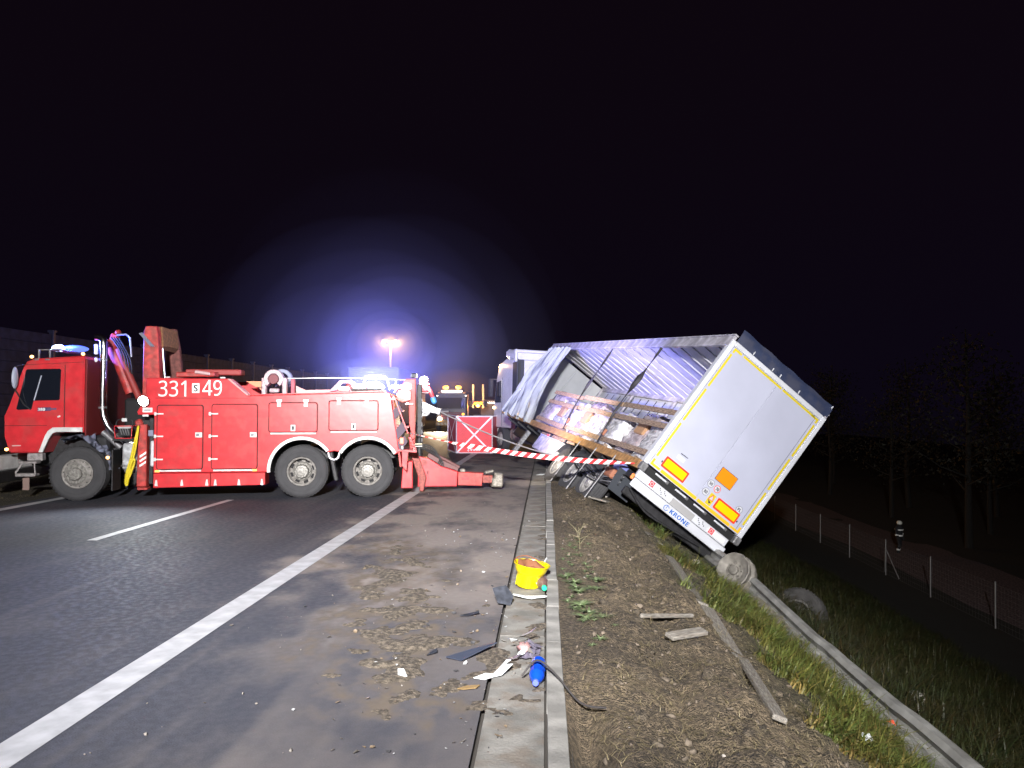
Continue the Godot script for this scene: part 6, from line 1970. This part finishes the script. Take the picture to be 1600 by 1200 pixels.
	bar("cab", V(0.6, 1.75, -3.2), V(2.4, 1.6, 1.6), dk, t, 0.1)
	for k in 5: bar("white_lamp", V(0.1 + 0.19 * k, 2.25, -2.3), V(0.12, 0.09, 0.06), strip, t)
	b = MB.new(); b.ball(V(-0.75, 0.9, 2.6), V(0.11, 0.1, 0.08), 10, 6)
	obj("headlight", b, warm, t)
	for x in [-0.5, 1.7]:
		wheel(t, Transform3D(Basis(Vector3.UP, PI / 2 * signf(x)), V(x, 0.45, 1.6)), 0.45, "front", M["tyre"], M["rim_grey"], M["hub_grey"], M["black_gap"])
	# box lorry behind the red truck, seen from its rear
	xf = Transform3D(Basis(), V(-8.35, 0, -37.0))
	t = thing("box_lorry", "pale box lorry body showing above the red truck's light bar", "lorry", xf)
	bar("box", V(0, 2.35, -3.0), V(2.5, 2.75, 6.2), mat("lorry_pale", 0.28, 0.32, 0.4, 0.5, 0, {"tex": "soft", "scale": 0.5}), t, 0.04)
	bar("rear_door", V(-0.6, 2.3, 0.12), V(1.15, 2.5, 0.03), M["lorry_pale"], t)
	bar("rear_door", V(0.6, 2.3, 0.12), V(1.15, 2.5, 0.03), M["lorry_pale"], t)
	bar("roof_edge", V(0, 3.74, 0.1), V(2.5, 0.06, 0.1), M["tool_grey"], t)
	bar("chassis", V(0, 0.8, -3.0), V(1.2, 0.3, 7.5), blk, t)
	bar("cab", V(0, 1.9, -7.4), V(2.4, 2.4, 2.0), dk, t, 0.1)
	for x in [-1.0, 1.0]:
		for z in [-1.2, -7.2]:
			wheel(t, Transform3D(Basis(Vector3.UP, PI / 2 * signf(x)), V(x * 1.2, 0.48, z)), 0.48, "rear", M["tyre"], M["rim_grey"], M["hub_grey"], M["black_gap"])
	# street lamp
	xf = Transform3D(Basis(), V(-19.6, 0, -96))
	t = thing("street_lamp", "tall double-headed street lamp glowing orange above the far carriageway", "street lamp", xf)
	var zinc := mat("lamp_post", 0.55, 0.52, 0.5, 0.5, 0.3)
	b = MB.new(); b.cyl(V(0, 0, 0), V(0, 10.1, 0), 0.13, 0.1, 12)
	obj("pole", b, zinc, t)
	var sod := mat("sodium_glow", 1, 0.7, 0.3, 0.3, 0, {"emit": Color(1.0, 0.5, 0.13), "ee": 1.25})
	for q in [[-0.85, 0.26], [0.85, 0.36]]:
		b = MB.new()
		b.tube([V(0, 10.0, 0), V(q[0] * 0.5, 10.25, 0), V(q[0], 10.2, 0.1)], 0.05, 6)
		obj("arm", b, zinc, t)
		b = MB.new(); b.ball(Vector3.ZERO, V(0.26, 0.12, 0.4), 12, 8)
		obj("lamp_head", b, zinc, t).position = V(q[0], 10.28, 0.2)
		b = MB.new(); b.ball(Vector3.ZERO, V(0.225, 0.2, 0.225) * (0.85 + q[1] * 0.6), 14, 8)
		obj("lamp_bulb", b, sod, t).position = V(q[0], 10.1, 0.3)
		omni("street_lamp_light", xf * V(q[0], 10.1, 0.3), lin(1.0, 0.55, 0.13), 170.0 * q[1], 0.2)

# ---------------------------------------------------------------- things lying about
func on_ground(x: float, z: float, dy := 0.0) -> Vector3: return V(x, ground_h(x, z) + dy, z)

func shard(b: MB, pts: Array, th: float, curve: float) -> void:
	var p := poly(pts)
	var id := Geometry2D.triangulate_polygon(p)
	var f := func(q: Vector2, s: float) -> Vector3: return V(q.x, s * th * 0.5 + curve * q.x * q.x, q.y)
	for k in range(0, id.size(), 3):
		for s in [1.0, -1.0]:
			var a: Vector3 = f.call(p[id[k]], s); var e: Vector3 = f.call(p[id[k + 1]], s); var d: Vector3 = f.call(p[id[k + 2]], s)
			var nn := (e - a).cross(d - a).normalized()
			if nn.y * s < 0: nn = -nn
			b.tri(a, e, d, nn, nn, nn)
	for k in p.size():
		var a := p[k]; var e := p[(k + 1) % p.size()]
		b.quad(f.call(a, -1.0), f.call(e, -1.0), f.call(e, 1.0), f.call(a, 1.0))

func build_debris() -> void:
	var b := MB.new()
	# yellow bucket
	var t := thing("bucket", "yellow plastic bucket standing tilted in the gutter", "bucket", Transform3D(Basis.from_euler(V(0.12, 0.5, -0.12)).scaled(V(0.92, 0.78, 0.92)), V(-0.185, 0.012, -7.75)))
	var yel := mat("bucket_yellow", 0.6, 0.47, 0.0, 0.35, 0, {"tex": "soft", "scale": 4.0, "coat": 0.3})
	var turn := Transform3D(Basis(V(1, 0, 0), -PI / 2), Vector3.ZERO)
	b.xf = turn
	b.lathe([Vector2(0.0, 0.004), Vector2(0.118, 0.004), Vector2(0.125, 0.012), Vector2(0.142, 0.17), Vector2(0.15, 0.175), Vector2(0.168, 0.21), Vector2(0.19, 0.285), Vector2(0.2, 0.29), Vector2(0.2, 0.3), Vector2(0.188, 0.3), Vector2(0.165, 0.22), Vector2(0.135, 0.17), Vector2(0.118, 0.02), Vector2(0.0, 0.02)], 36)
	obj("shell", b, yel, t)
	b = MB.new()
	for a in [0.9, 2.2, 3.5, 4.8, 6.0]:
		b.box(V(cos(a) * 0.134, 0.09, sin(a) * 0.134), V(0.014, 0.16, 0.012), 0.003, Basis(Vector3.UP, -a))
	obj("rib", b, yel, t)
	b = MB.new()
	b.xf = Transform3D(Basis(Vector3.UP, 0.25), V(0.03, 0.09, 0.1325))
	b.cyl(V(0, 0, 0), V(0, 0, 0.006), 0.014, 0.014, 12)
	obj("emblem", b, mat("emblem_cream", 0.8, 0.75, 0.5, 0.5), t)
	b = MB.new()
	b.box(V(0.0, 0.1, 0.131), V(0.12, 0.15, 0.012), 0.01, Basis(Vector3.UP, 0.1))
	obj("panel", b, yel, t)
	b = MB.new()
	var g := []
	for i in 9:
		var row := []
		for j in 9:
			var a := TAU * j / 8.0
			var r := 0.165 * i / 8.0
			row.append(V(cos(a) * r, 0.235 + 0.02 * sin(j * 2.4 + i) + (0.07 if sin(a) < -0.2 and i > 4 else 0.0), sin(a) * r))
		g.append(row)
	b.sheet(g)
	obj("contents", b, mat("bucket_mud", 0.16, 0.06, 0.025, 0.8), t)
	b = MB.new()
	b.tube(bezier([V(-0.19, 0.28, 0.0), V(-0.12, 0.31, -0.17), V(0.05, 0.33, -0.21), V(0.19, 0.28, -0.03)], 5), 0.006, 6)
	obj("handle", b, mat("handle_brown", 0.22, 0.07, 0.03, 0.5), t)
	# bottles
	var bot := func(nm: String, lb: String, xf: Transform3D, body: Material, cap: Material, fat: float) -> void:
		var o := thing(nm, lb, "bottle", xf)
		var q := MB.new()
		q.lathe([Vector2(0.0, -0.2), Vector2(0.05 * fat, -0.2), Vector2(0.062 * fat, -0.185), Vector2(0.064 * fat, -0.05), Vector2(0.058 * fat, -0.035), Vector2(0.058 * fat, -0.015), Vector2(0.066 * fat, 0.0), Vector2(0.064 * fat, 0.06), Vector2(0.05 * fat, 0.1), Vector2(0.026 * fat, 0.14), Vector2(0.02, 0.15), Vector2(0.02, 0.165)], 24)
		obj("body", q, body, o)
		q = MB.new()
		q.lathe([Vector2(0.024, 0.155), Vector2(0.026, 0.16), Vector2(0.026, 0.185), Vector2(0.022, 0.19), Vector2(0.0, 0.19)], 18)
		obj("cap", q, cap, o)
		q = MB.new()
		q.lathe([Vector2(0.065 * fat, -0.14), Vector2(0.0665 * fat, -0.138), Vector2(0.0665 * fat, -0.08), Vector2(0.065 * fat, -0.078)], 24)
		obj("band", q, body, o)
	bot.call("bottle", "blue plastic fluid bottle lying in the gutter against the kerb", Transform3D(Basis.from_euler(V(0.12, -0.06, 0)).scaled(V(0.78, 0.78, 0.78)), V(-0.06, 0.06, -5.1)), mat("bottle_blue", 0.005, 0.06, 0.5, 0.2, 0, {"coat": 0.6}), mat("cap_blue", 0.12, 0.16, 0.75, 0.35), 1.0)
	bot.call("bottle", "dark brown bottle with a green cap lying beside the yellow bucket", Transform3D(Basis.from_euler(V(0.15, 0.15, 0)), V(-0.045, 0.07, -7.72)), mat("bottle_brown", 0.1, 0.06, 0.055, 0.3, 0, {"coat": 0.5}), mat("cap_green", 0.02, 0.45, 0.25, 0.4), 0.95)
	# broken plastic
	var wp := mat("shard_white", 0.72, 0.76, 0.78, 0.35, 0, {"tex": "soft", "scale": 3.0})
	var dp := mat("shard_dark", 0.045, 0.05, 0.065, 0.3, 0, {"tex": "wear", "scale": 4.0})
	for q in [
		["white jagged piece of plastic lying on the gutter slab beside the blue bottle", [-0.13, 0.1, -0.05, 0.03, 0.0, 0.05, 0.03, 0.0, 0.1, -0.12, 0.13, -0.1, 0.08, -0.06, 0.14, -0.03, 0.06, 0.08, 0.0, 0.09, -0.06, 0.12], V(-0.36, 0.03, -5.22), V(0.12, 0.1, 0.1), wp, 0.8],
		["white curved strip of plastic lying just in front of the yellow bucket", [-0.16, 0.0, -0.05, -0.02, 0.02, -0.05, 0.12, -0.05, 0.17, -0.01, 0.13, 0.0, 0.06, 0.0, 0.02, 0.03, -0.06, 0.02, -0.16, 0.02], V(-0.15, 0.03, -7.22), V(0.1, -0.12, -0.05), wp, 0.9],
		["small white triangular plastic chip alone on the dusty asphalt", [-0.03, -0.07, 0.01, -0.06, 0.03, 0.03, -0.03, 0.02], V(-0.96, 0.02, -5.15), V(0.25, 0.2, 0.1), wp, 0.5],
		["flat dark blue plastic blade lying on the muddy shoulder", [-0.17, 0.06, -0.04, -0.04, 0.15, -0.14, 0.19, -0.13, -0.05, 0.12], V(-0.55, 0.03, -5.58), V(0.1, 0.0, 0.08), mat("shard_navy", 0.05, 0.06, 0.09, 0.3), 0.3],
		["dark bent bracket of plastic standing at the edge of the gutter", [-0.08, -0.09, 0.05, -0.1, 0.1, 0.02, 0.06, 0.1, -0.05, 0.06], V(-0.4, 0.08, -7.05), V(0.9, 0.3, 0.2), dp, 1.5],
		["thin dark plastic strip on the shoulder left of the dark bracket", [-0.09, 0.0, 0.0, -0.02, 0.09, -0.01, 0.08, 0.02, -0.02, 0.03], V(-0.66, 0.02, -6.66), V(0.05, 0.4, 0.1), dp, 0.8],
		["small dark splinter with a pale spike on the muddy shoulder", [-0.05, 0.02, 0.0, -0.02, 0.05, -0.03, 0.03, 0.02], V(-0.83, 0.02, -5.62), V(0.1, 0.5, 0.2), dp, 0.8],
		["brown flat chip on the shoulder near the gutter edge", [-0.07, 0.02, 0.0, -0.025, 0.08, -0.02, 0.05, 0.025, -0.03, 0.035], V(-0.5, 0.015, -4.95), V(0.02, 0.2, 0.0), mat("chip_brown", 0.24, 0.16, 0.07, 0.8), 0.2],
		["white scrap of plastic lying in the grass by the guard rail", [-0.05, 0.02, 0.0, -0.05, 0.05, -0.02, 0.04, 0.05, -0.02, 0.06], V(2.35, 0.0, -5.85), V(0.4, 0.3, 0.2), wp, 1.2],
		["red plastic fragment lying in the grass against the guard rail", [-0.05, 0.04, 0.0, -0.04, 0.07, -0.02, 0.06, 0.05], V(3.2, 0.0, -7.45), V(0.5, 0.2, 0.6), mat("frag_red", 0.8, 0.1, 0.05, 0.4), 1.2],
		["thin white splinter on the gutter slab beyond the yellow bucket", [-0.01, 0.1, 0.01, -0.1, 0.025, -0.1, 0.012, 0.1], V(-0.03, 0.06, -8.7), V(0.3, -0.2, 0.3), wp, 0.3],
		["white torn scrap lying on the gutter far beyond the bucket", [-0.12, 0.0, 0.0, -0.06, 0.12, 0.0, 0.03, 0.05], V(-0.14, 0.03, -20.4), V(0.2, 0.2, 0.1), wp, 0.4]]:
		b = MB.new()
		shard(b, q[1], 0.005, q[5])
		var o := obj("plastic_shard", b, q[4])
		var p: Vector3 = q[2]
		if p.x > 0.11: p.y = ground_h(p.x, p.z) + 0.1
		o.transform = Transform3D(Basis.from_euler(q[3]), p)
		tag(o, q[0], "plastic fragment", "broken pieces of plastic")
	# crushed packaging heap behind the blue bottle
	t = thing("crushed_packaging", "crushed grey and pink packaging lying in the gutter behind the blue bottle", "packaging", Transform3D(Basis(), V(-0.13, 0.02, -5.62)))
	b = MB.new()
	var cg := []
	for i in 17:
		var row := []
		for j in 13:
			var rr := absf(sin(i * 2.9 + j * 4.3)) * 0.5 + absf(sin(i * 1.3 - j * 2.1 + 1.0)) * 0.5
			row.append(V(-0.06 + 0.14 * j / 12.0 + 0.012 * sin(i * 3.0), 0.005 + 0.085 * rr * sin(PI * i / 16.0) * sin(PI * j / 12.0), 0.12 - 0.32 * i / 16.0 + 0.012 * sin(j * 5.0)))
		cg.append(row)
	for i in 16:
		for j in 12:
			b.quad(cg[i][j], cg[i][j + 1], cg[i + 1][j + 1], cg[i + 1][j])
	obj("bag", b, mat("bag_grey", 0.12, 0.11, 0.15, 0.35, 0, {"coat": 0.5}), t)
	b = MB.new(); b.ball(V(-0.03, 0.05, 0.02), V(0.045, 0.03, 0.07), 10, 7, 0.35, 6)
	obj("label", b, mat("bag_pink", 0.5, 0.28, 0.28, 0.5), t)
	for k in 7:
		b = MB.new()
		shard(b, [-0.06, 0.0, 0.0, -0.02, 0.07, 0.0, 0.02, 0.02], 0.004, 2.0)
		var o := obj("scrap", b, [M["bag_grey"], wp, mat("mud_grey", 0.13, 0.12, 0.11, 0.8)][k % 3], t)
		o.transform = Transform3D(Basis.from_euler(V(0.5 * sin(k * 2.0), k * 1.1, 0.4)), V(-0.1 + 0.05 * (k % 4), 0.025 + 0.012 * k, 0.18 - 0.06 * k))
	b = MB.new()
	b.tube(bezier([V(-0.16, 0.04, -5.1), V(-0.06, 0.155, -5.06), V(0.06, 0.12, -4.9), V(0.2, 0.06, -4.6), V(0.34, 0.09, -4.45)], 5), 0.007, 6)
	tag(obj("cable_end", b, mat("cord_dark", 0.05, 0.045, 0.045, 0.7)), "dark muddy cord lying over the blue bottle and across the kerb", "cord")
	# weathered boards on the verge
	var pw := mat("board_grey", 0.3, 0.28, 0.25, 0.85, 0, {"tex": "wood", "sx": 8.0, "sy": 8.0, "sz": 0.8, "film": "mudfilm"})
	for q in [
		["long grey broken board lying on the verge in front of the trailer's bumper", V(1.72, 0, -10.9), V(1.6, 0, -8.0), 0.12],
		["grey board lying half buried at the edge of the long grass", V(1.62, 0, -7.9), V(1.58, 0, -6.5), 0.14],
		["long pale board nearest the viewer along the grass edge", V(1.6, 0, -6.4), V(1.42, 0, -4.8), 0.09],
		["short pale plank end lying across the bare earth", V(0.98, 0, -6.25), V(1.3, 0, -6.45), 0.1],
		["splintered thin lath lying on the bare earth beyond the plank end", V(0.8, 0, -6.6), V(1.32, 0, -7.05), 0.03],
		["short grey stake standing under the trailer's bumper", V(1.75, 0, -13.6), V(1.85, 0, -12.6), 0.1],
		["stony grey slab fragment half sunk in the earth beside the kerb", V(0.9, 0, -15.6), V(1.25, 0, -15.4), 0.3]]:
		b = MB.new()
		var a := on_ground(q[1].x, q[1].z, 0.035); var e := on_ground(q[2].x, q[2].z, 0.035)
		var l := a.distance_to(e)
		b.box(V(0, 0, 0), V(q[3], 0.035, l), 0.006)
		var o := obj("board", b, pw)
		o.look_at_from_position((a + e) * 0.5, e, V(0.35, 1, 0))
		tag(o, q[0], "board")
	for q in [["pale rounded stone on the grass just below the trailer's bumper", V(2.55, 0, -13.3), 0.09], ["grey stone lying on the dark bank beyond the guard rail", V(4.9, 0, -10.6), 0.15], ["flat grey stone on the verge near the trailer's mud flap", V(1.2, 0, -16.2), 0.14]]:
		b = MB.new(); b.ball(Vector3.ZERO, V(1, 0.65, 0.8) * q[2], 9, 6, 0.12, int(q[2] * 100))
		var o := obj("stone", b, mat("stone", 0.4, 0.38, 0.35, 0.9))
		o.position = on_ground(q[1].x, q[1].z, 0.03)
		tag(o, q[0], "stone")
	# torn-off axle: bare muddy hub on this side of the rail, tyre beyond it
	var hubp := V(3.0, -0.8, -12.55)
	var tyrep := V(4.85, -2.2, -14.6)
	var d := (hubp - tyrep).normalized()
	var bs := Basis.looking_at(-d, Vector3.UP)
	t = thing("torn_axle", "torn-off muddy trailer axle lying across the guard rail with a bare wheel hub", "axle", Transform3D(bs, hubp))
	var muddy := mat("muddy_steel", 0.23, 0.215, 0.19, 0.65, 0.15, {"tex": "wear", "scale": 2.0})
	b = MB.new()
	b.lathe([Vector2(0.0, 0.02), Vector2(0.06, 0.02), Vector2(0.075, 0.01), Vector2(0.08, -0.03), Vector2(0.15, -0.04), Vector2(0.19, -0.02), Vector2(0.23, 0.0), Vector2(0.27, 0.03), Vector2(0.285, 0.02), Vector2(0.275, -0.02), Vector2(0.235, -0.05), Vector2(0.23, -0.16), Vector2(0.27, -0.19), Vector2(0.29, -0.18), Vector2(0.285, -0.23), Vector2(0.2, -0.24), Vector2(0.19, -0.34), Vector2(0.22, -0.36), Vector2(0.215, -0.42), Vector2(0.08, -0.43)], 30, 0.022, 3)
	obj("rim", b, muddy, t)
	b = MB.new()
	for k in 8:
		var a := TAU * k / 8
		b.cyl(V(cos(a), sin(a), 0) * 0.115 + V(0, 0, -0.035), V(cos(a), sin(a), 0) * 0.115 + V(0, 0, -0.01), 0.018, 0.015, 6)
	obj("wheel_nut", b, muddy, t)
	b = MB.new()
	b.cyl(V(0, 0, -0.4), V(0, 0, -2.4), 0.08, 0.08, 14)
	obj("axle_tube", b, muddy, t)
	b = MB.new()
	for k in 5:
		b.tube(bezier([V(0.0, -0.2 + 0.03 * k, -0.3), V(0.12 + 0.02 * k, -0.3, -0.5), V(0.05 * k, -0.26, -0.8)], 4), 0.02, 6)
	obj("brake_hose", b, mat("black_steel", 0.03, 0.03, 0.034, 0.55), t)
	b = MB.new(); b.ball(V(0.1, -0.25, -0.55), V(0.2, 0.16, 0.3), 12, 8, 0.15, 9)
	obj("caked_mud", b, mat("mud", 0.17, 0.14, 0.108, 0.95), t)
	var oldr := mat("tyre_muddy", 0.06, 0.058, 0.058, 0.85, 0, {"tex": "wear", "scale": 1.0})
	var oldm := mat("rim_muddy", 0.16, 0.155, 0.15, 0.7)
	wheel(t, Transform3D(Basis(), V(0, 0, -2.5)), 0.5, "rear", oldr, oldm, oldm, M["black_gap"])
	# crumpled rail end folded over where the axle struck
	b = MB.new()
	g = []
	for i in 25:
		var w := i / 24.0
		var row := []
		for j in 13:
			var v := j / 12.0
			row.append(V(lerpf(2.75, 3.15, v) + 0.08 * sin(w * 9.0 + v * 4.0), lerpf(-1.12, -0.92, v) - 0.12 * sin(PI * w) + 0.05 * sin(w * 14.0 + v * 5.0), lerpf(-9.9, -12.3, w) + 0.05 * sin(v * 7.0)))
		g.append(row)
	b.sheet(g, [], -1.0)
	tag(obj("crumpled_rail", b, mat("muddy_zinc", 0.3, 0.28, 0.23, 0.7, 0.1, {"tex": "wear", "scale": 3.0, "film": "mudfilm"})), "crumpled mud-caked length of rail between the wheel hub and the tyre", "rail")

# ---------------------------------------------------------------- firefighter far down the bank
func build_person() -> void:
	var at := Vector3(19.0, 0, -42.5)
	at.y = ground_h(at.x, at.z)
	var t := thing("person", "person in dark fire kit with reflective bands and pale helmet walking beyond the fence", "person", Transform3D(Basis(Vector3.UP, 0.5), at))
	var caps := [
		[V(0, 1.0, 0), V(0, 1.42, 0.02), 0.165, 0.19], [V(-0.12, 1.42, 0), V(0.12, 1.42, 0), 0.12, 0.12], [V(0, 1.45, 0.02), V(0, 1.56, 0.03), 0.06, 0.06], [V(0, 1.62, 0.04), V(0, 1.68, 0.03), 0.095, 0.1],
		[V(-0.09, 0.95, 0), V(-0.11, 0.5, 0.1), 0.105, 0.08], [V(-0.11, 0.5, 0.1), V(-0.12, 0.1, -0.02), 0.08, 0.065], [V(-0.12, 0.06, -0.02), V(-0.13, 0.05, 0.17), 0.06, 0.05],
		[V(0.09, 0.95, 0), V(0.11, 0.5, -0.04), 0.105, 0.08], [V(0.11, 0.5, -0.04), V(0.12, 0.1, -0.18), 0.08, 0.065], [V(0.12, 0.06, -0.18), V(0.13, 0.05, 0.01), 0.06, 0.05],
		[V(-0.2, 1.4, 0), V(-0.28, 1.12, 0.06), 0.07, 0.06], [V(-0.28, 1.12, 0.06), V(-0.24, 0.9, 0.2), 0.055, 0.045], [V(-0.24, 0.88, 0.21), V(-0.23, 0.8, 0.25), 0.045, 0.03],
		[V(0.2, 1.4, 0), V(0.29, 1.12, -0.05), 0.07, 0.06], [V(0.29, 1.12, -0.05), V(0.3, 0.88, 0.02), 0.055, 0.045], [V(0.3, 0.86, 0.03), V(0.3, 0.77, 0.06), 0.045, 0.03]]
	var f := func(p: Vector3) -> float:
		var s := 0.0
		for c in caps:
			var a: Vector3 = c[0]; var e: Vector3 = c[1]
			var h := clampf((p - a).dot(e - a) / (e - a).length_squared(), 0.0, 1.0)
			s += exp(-(p.distance_to(a.lerp(e, h)) - lerpf(c[2], c[3], h)) * 45.0)
		return -log(maxf(s, 1e-12)) / 45.0
	var st := 0.034
	var lo := V(-0.45, -0.03, -0.35)
	var nx := 27; var ny := 56; var nz := 21
	var val := PackedFloat32Array()
	val.resize(nx * ny * nz)
	for i in nx:
		for j in ny:
			for k in nz:
				val[(i * ny + j) * nz + k] = f.call(lo + V(i, j, k) * st)
	var vid := {}
	var pts := []
	for i in nx - 1:
		for j in ny - 1:
			for k in nz - 1:
				var sum := Vector3.ZERO
				var cnt := 0
				for e in [[0, 0, 0, 1, 0, 0], [0, 1, 0, 1, 1, 0], [0, 0, 1, 1, 0, 1], [0, 1, 1, 1, 1, 1], [0, 0, 0, 0, 1, 0], [1, 0, 0, 1, 1, 0], [0, 0, 1, 0, 1, 1], [1, 0, 1, 1, 1, 1], [0, 0, 0, 0, 0, 1], [1, 0, 0, 1, 0, 1], [0, 1, 0, 0, 1, 1], [1, 1, 0, 1, 1, 1]]:
					var va := val[((i + e[0]) * ny + j + e[1]) * nz + k + e[2]]; var vb := val[((i + e[3]) * ny + j + e[4]) * nz + k + e[5]]
					if (va < 0) != (vb < 0):
						var w := va / (va - vb)
						sum += V(i + lerpf(e[0], e[3], w), j + lerpf(e[1], e[4], w), k + lerpf(e[2], e[5], w))
						cnt += 1
				if cnt:
					vid[V(i, j, k)] = pts.size()
					pts.append(lo + sum / cnt * st)
	var b := MB.new()
	var nor := func(p: Vector3) -> Vector3:
		var h := 0.01
		return V(f.call(p + V(h, 0, 0)) - f.call(p - V(h, 0, 0)), f.call(p + V(0, h, 0)) - f.call(p - V(0, h, 0)), f.call(p + V(0, 0, h)) - f.call(p - V(0, 0, h))).normalized()
	var ns := []
	for p in pts: ns.append(nor.call(p))
	for i in range(1, nx - 1):
		for j in range(1, ny - 1):
			for k in range(1, nz - 1):
				var c := val[(i * ny + j) * nz + k] < 0
				for ax in 3:
					var o := Vector3i(0, 0, 0); o[ax] = 1
					if (val[((i + o.x) * ny + j + o.y) * nz + k + o.z] < 0) == c: continue
					var u := (ax + 1) % 3; var w := (ax + 2) % 3
					var q := []
					for s in [[0, 0], [1, 0], [1, 1], [0, 1]]:
						var z := V(i, j, k); z[u] -= s[0]; z[w] -= s[1]
						q.append(vid.get(z, -1))
					if q.has(-1): continue
					b.tri(pts[q[0]], pts[q[1]], pts[q[2]], ns[q[0]], ns[q[1]], ns[q[2]])
					b.tri(pts[q[0]], pts[q[2]], pts[q[3]], ns[q[0]], ns[q[2]], ns[q[3]])
	obj("body", b, mat("fire_kit", 0.012, 0.012, 0.016, 0.8), t)
	var refl := mat("reflective_band", 0.9, 0.9, 0.88, 0.4)
	b = MB.new()
	b.ball(V(0, 1.72, 0.03), V(0.135, 0.12, 0.15), 14, 8)
	obj("helmet", b, mat("helmet_pale", 0.8, 0.8, 0.72, 0.35), t)
	var band := func(ce: Vector3, r0: float, h: float) -> void:
		var q := MB.new()
		q.xf = Transform3D(Basis(V(1, 0, 0), -PI / 2), ce)
		q.lathe([Vector2(r0 - 0.01, -h), Vector2(r0, -h), Vector2(r0, h), Vector2(r0 - 0.01, h)], 18)
		obj("reflective_band", q, refl, t)
	band.call(V(0, 1.05, 0), 0.2, 0.04)
	band.call(V(0, 1.36, 0.01), 0.225, 0.025)
	band.call(V(-0.115, 0.3, 0.03), 0.092, 0.04)
	band.call(V(0.115, 0.3, -0.11), 0.092, 0.04)
	band.call(V(-0.28, 1.1, 0.07), 0.078, 0.03)
	band.call(V(0.29, 1.1, -0.04), 0.078, 0.03)

# ---------------------------------------------------------------- floodlight mast that lights the scene from behind the viewer
func build_floodlight() -> void:
	var xf := Transform3D(Basis(), FLOOD)
	var t := thing("floodlight_mast", "tripod floodlight mast standing on the hard shoulder and lighting the wreck", "floodlight", Transform3D(Basis(), V(FLOOD.x, 0, FLOOD.z)))
	var st := mat("mast_steel", 0.3, 0.3, 0.3, 0.5, 0.4)
	var b := MB.new()
	b.cyl(V(0, 0.3, 0), V(0, FLOOD.y - 0.2, 0), 0.04, 0.025, 10)
	obj("pole", b, st, t)
	for k in 3:
		b = MB.new()
		var a := TAU * k / 3
		b.cyl(V(0, 1.2, 0), V(cos(a) * 0.8, 0.02, sin(a) * 0.8), 0.02, 0.02, 8)
		obj("leg", b, st, t)
	bar("lamp_bar", V(0, FLOOD.y - 0.18, 0), V(0.9, 0.05, 0.05), st, t)
	var em := mat("floodlight_glow", 1, 1, 1, 0.2, 0, {"emit": Color(0.9, 0.94, 1.0), "ee": 20.0})
	for x in [-0.3, 0.3]:
		bar("lamp_head", V(x, FLOOD.y, 0.08), V(0.36, 0.3, 0.12), st, t, 0.03)
		bar("lamp_lens", V(x, FLOOD.y, 0.005), V(0.32, 0.26, 0.02), em, t, 0.005)
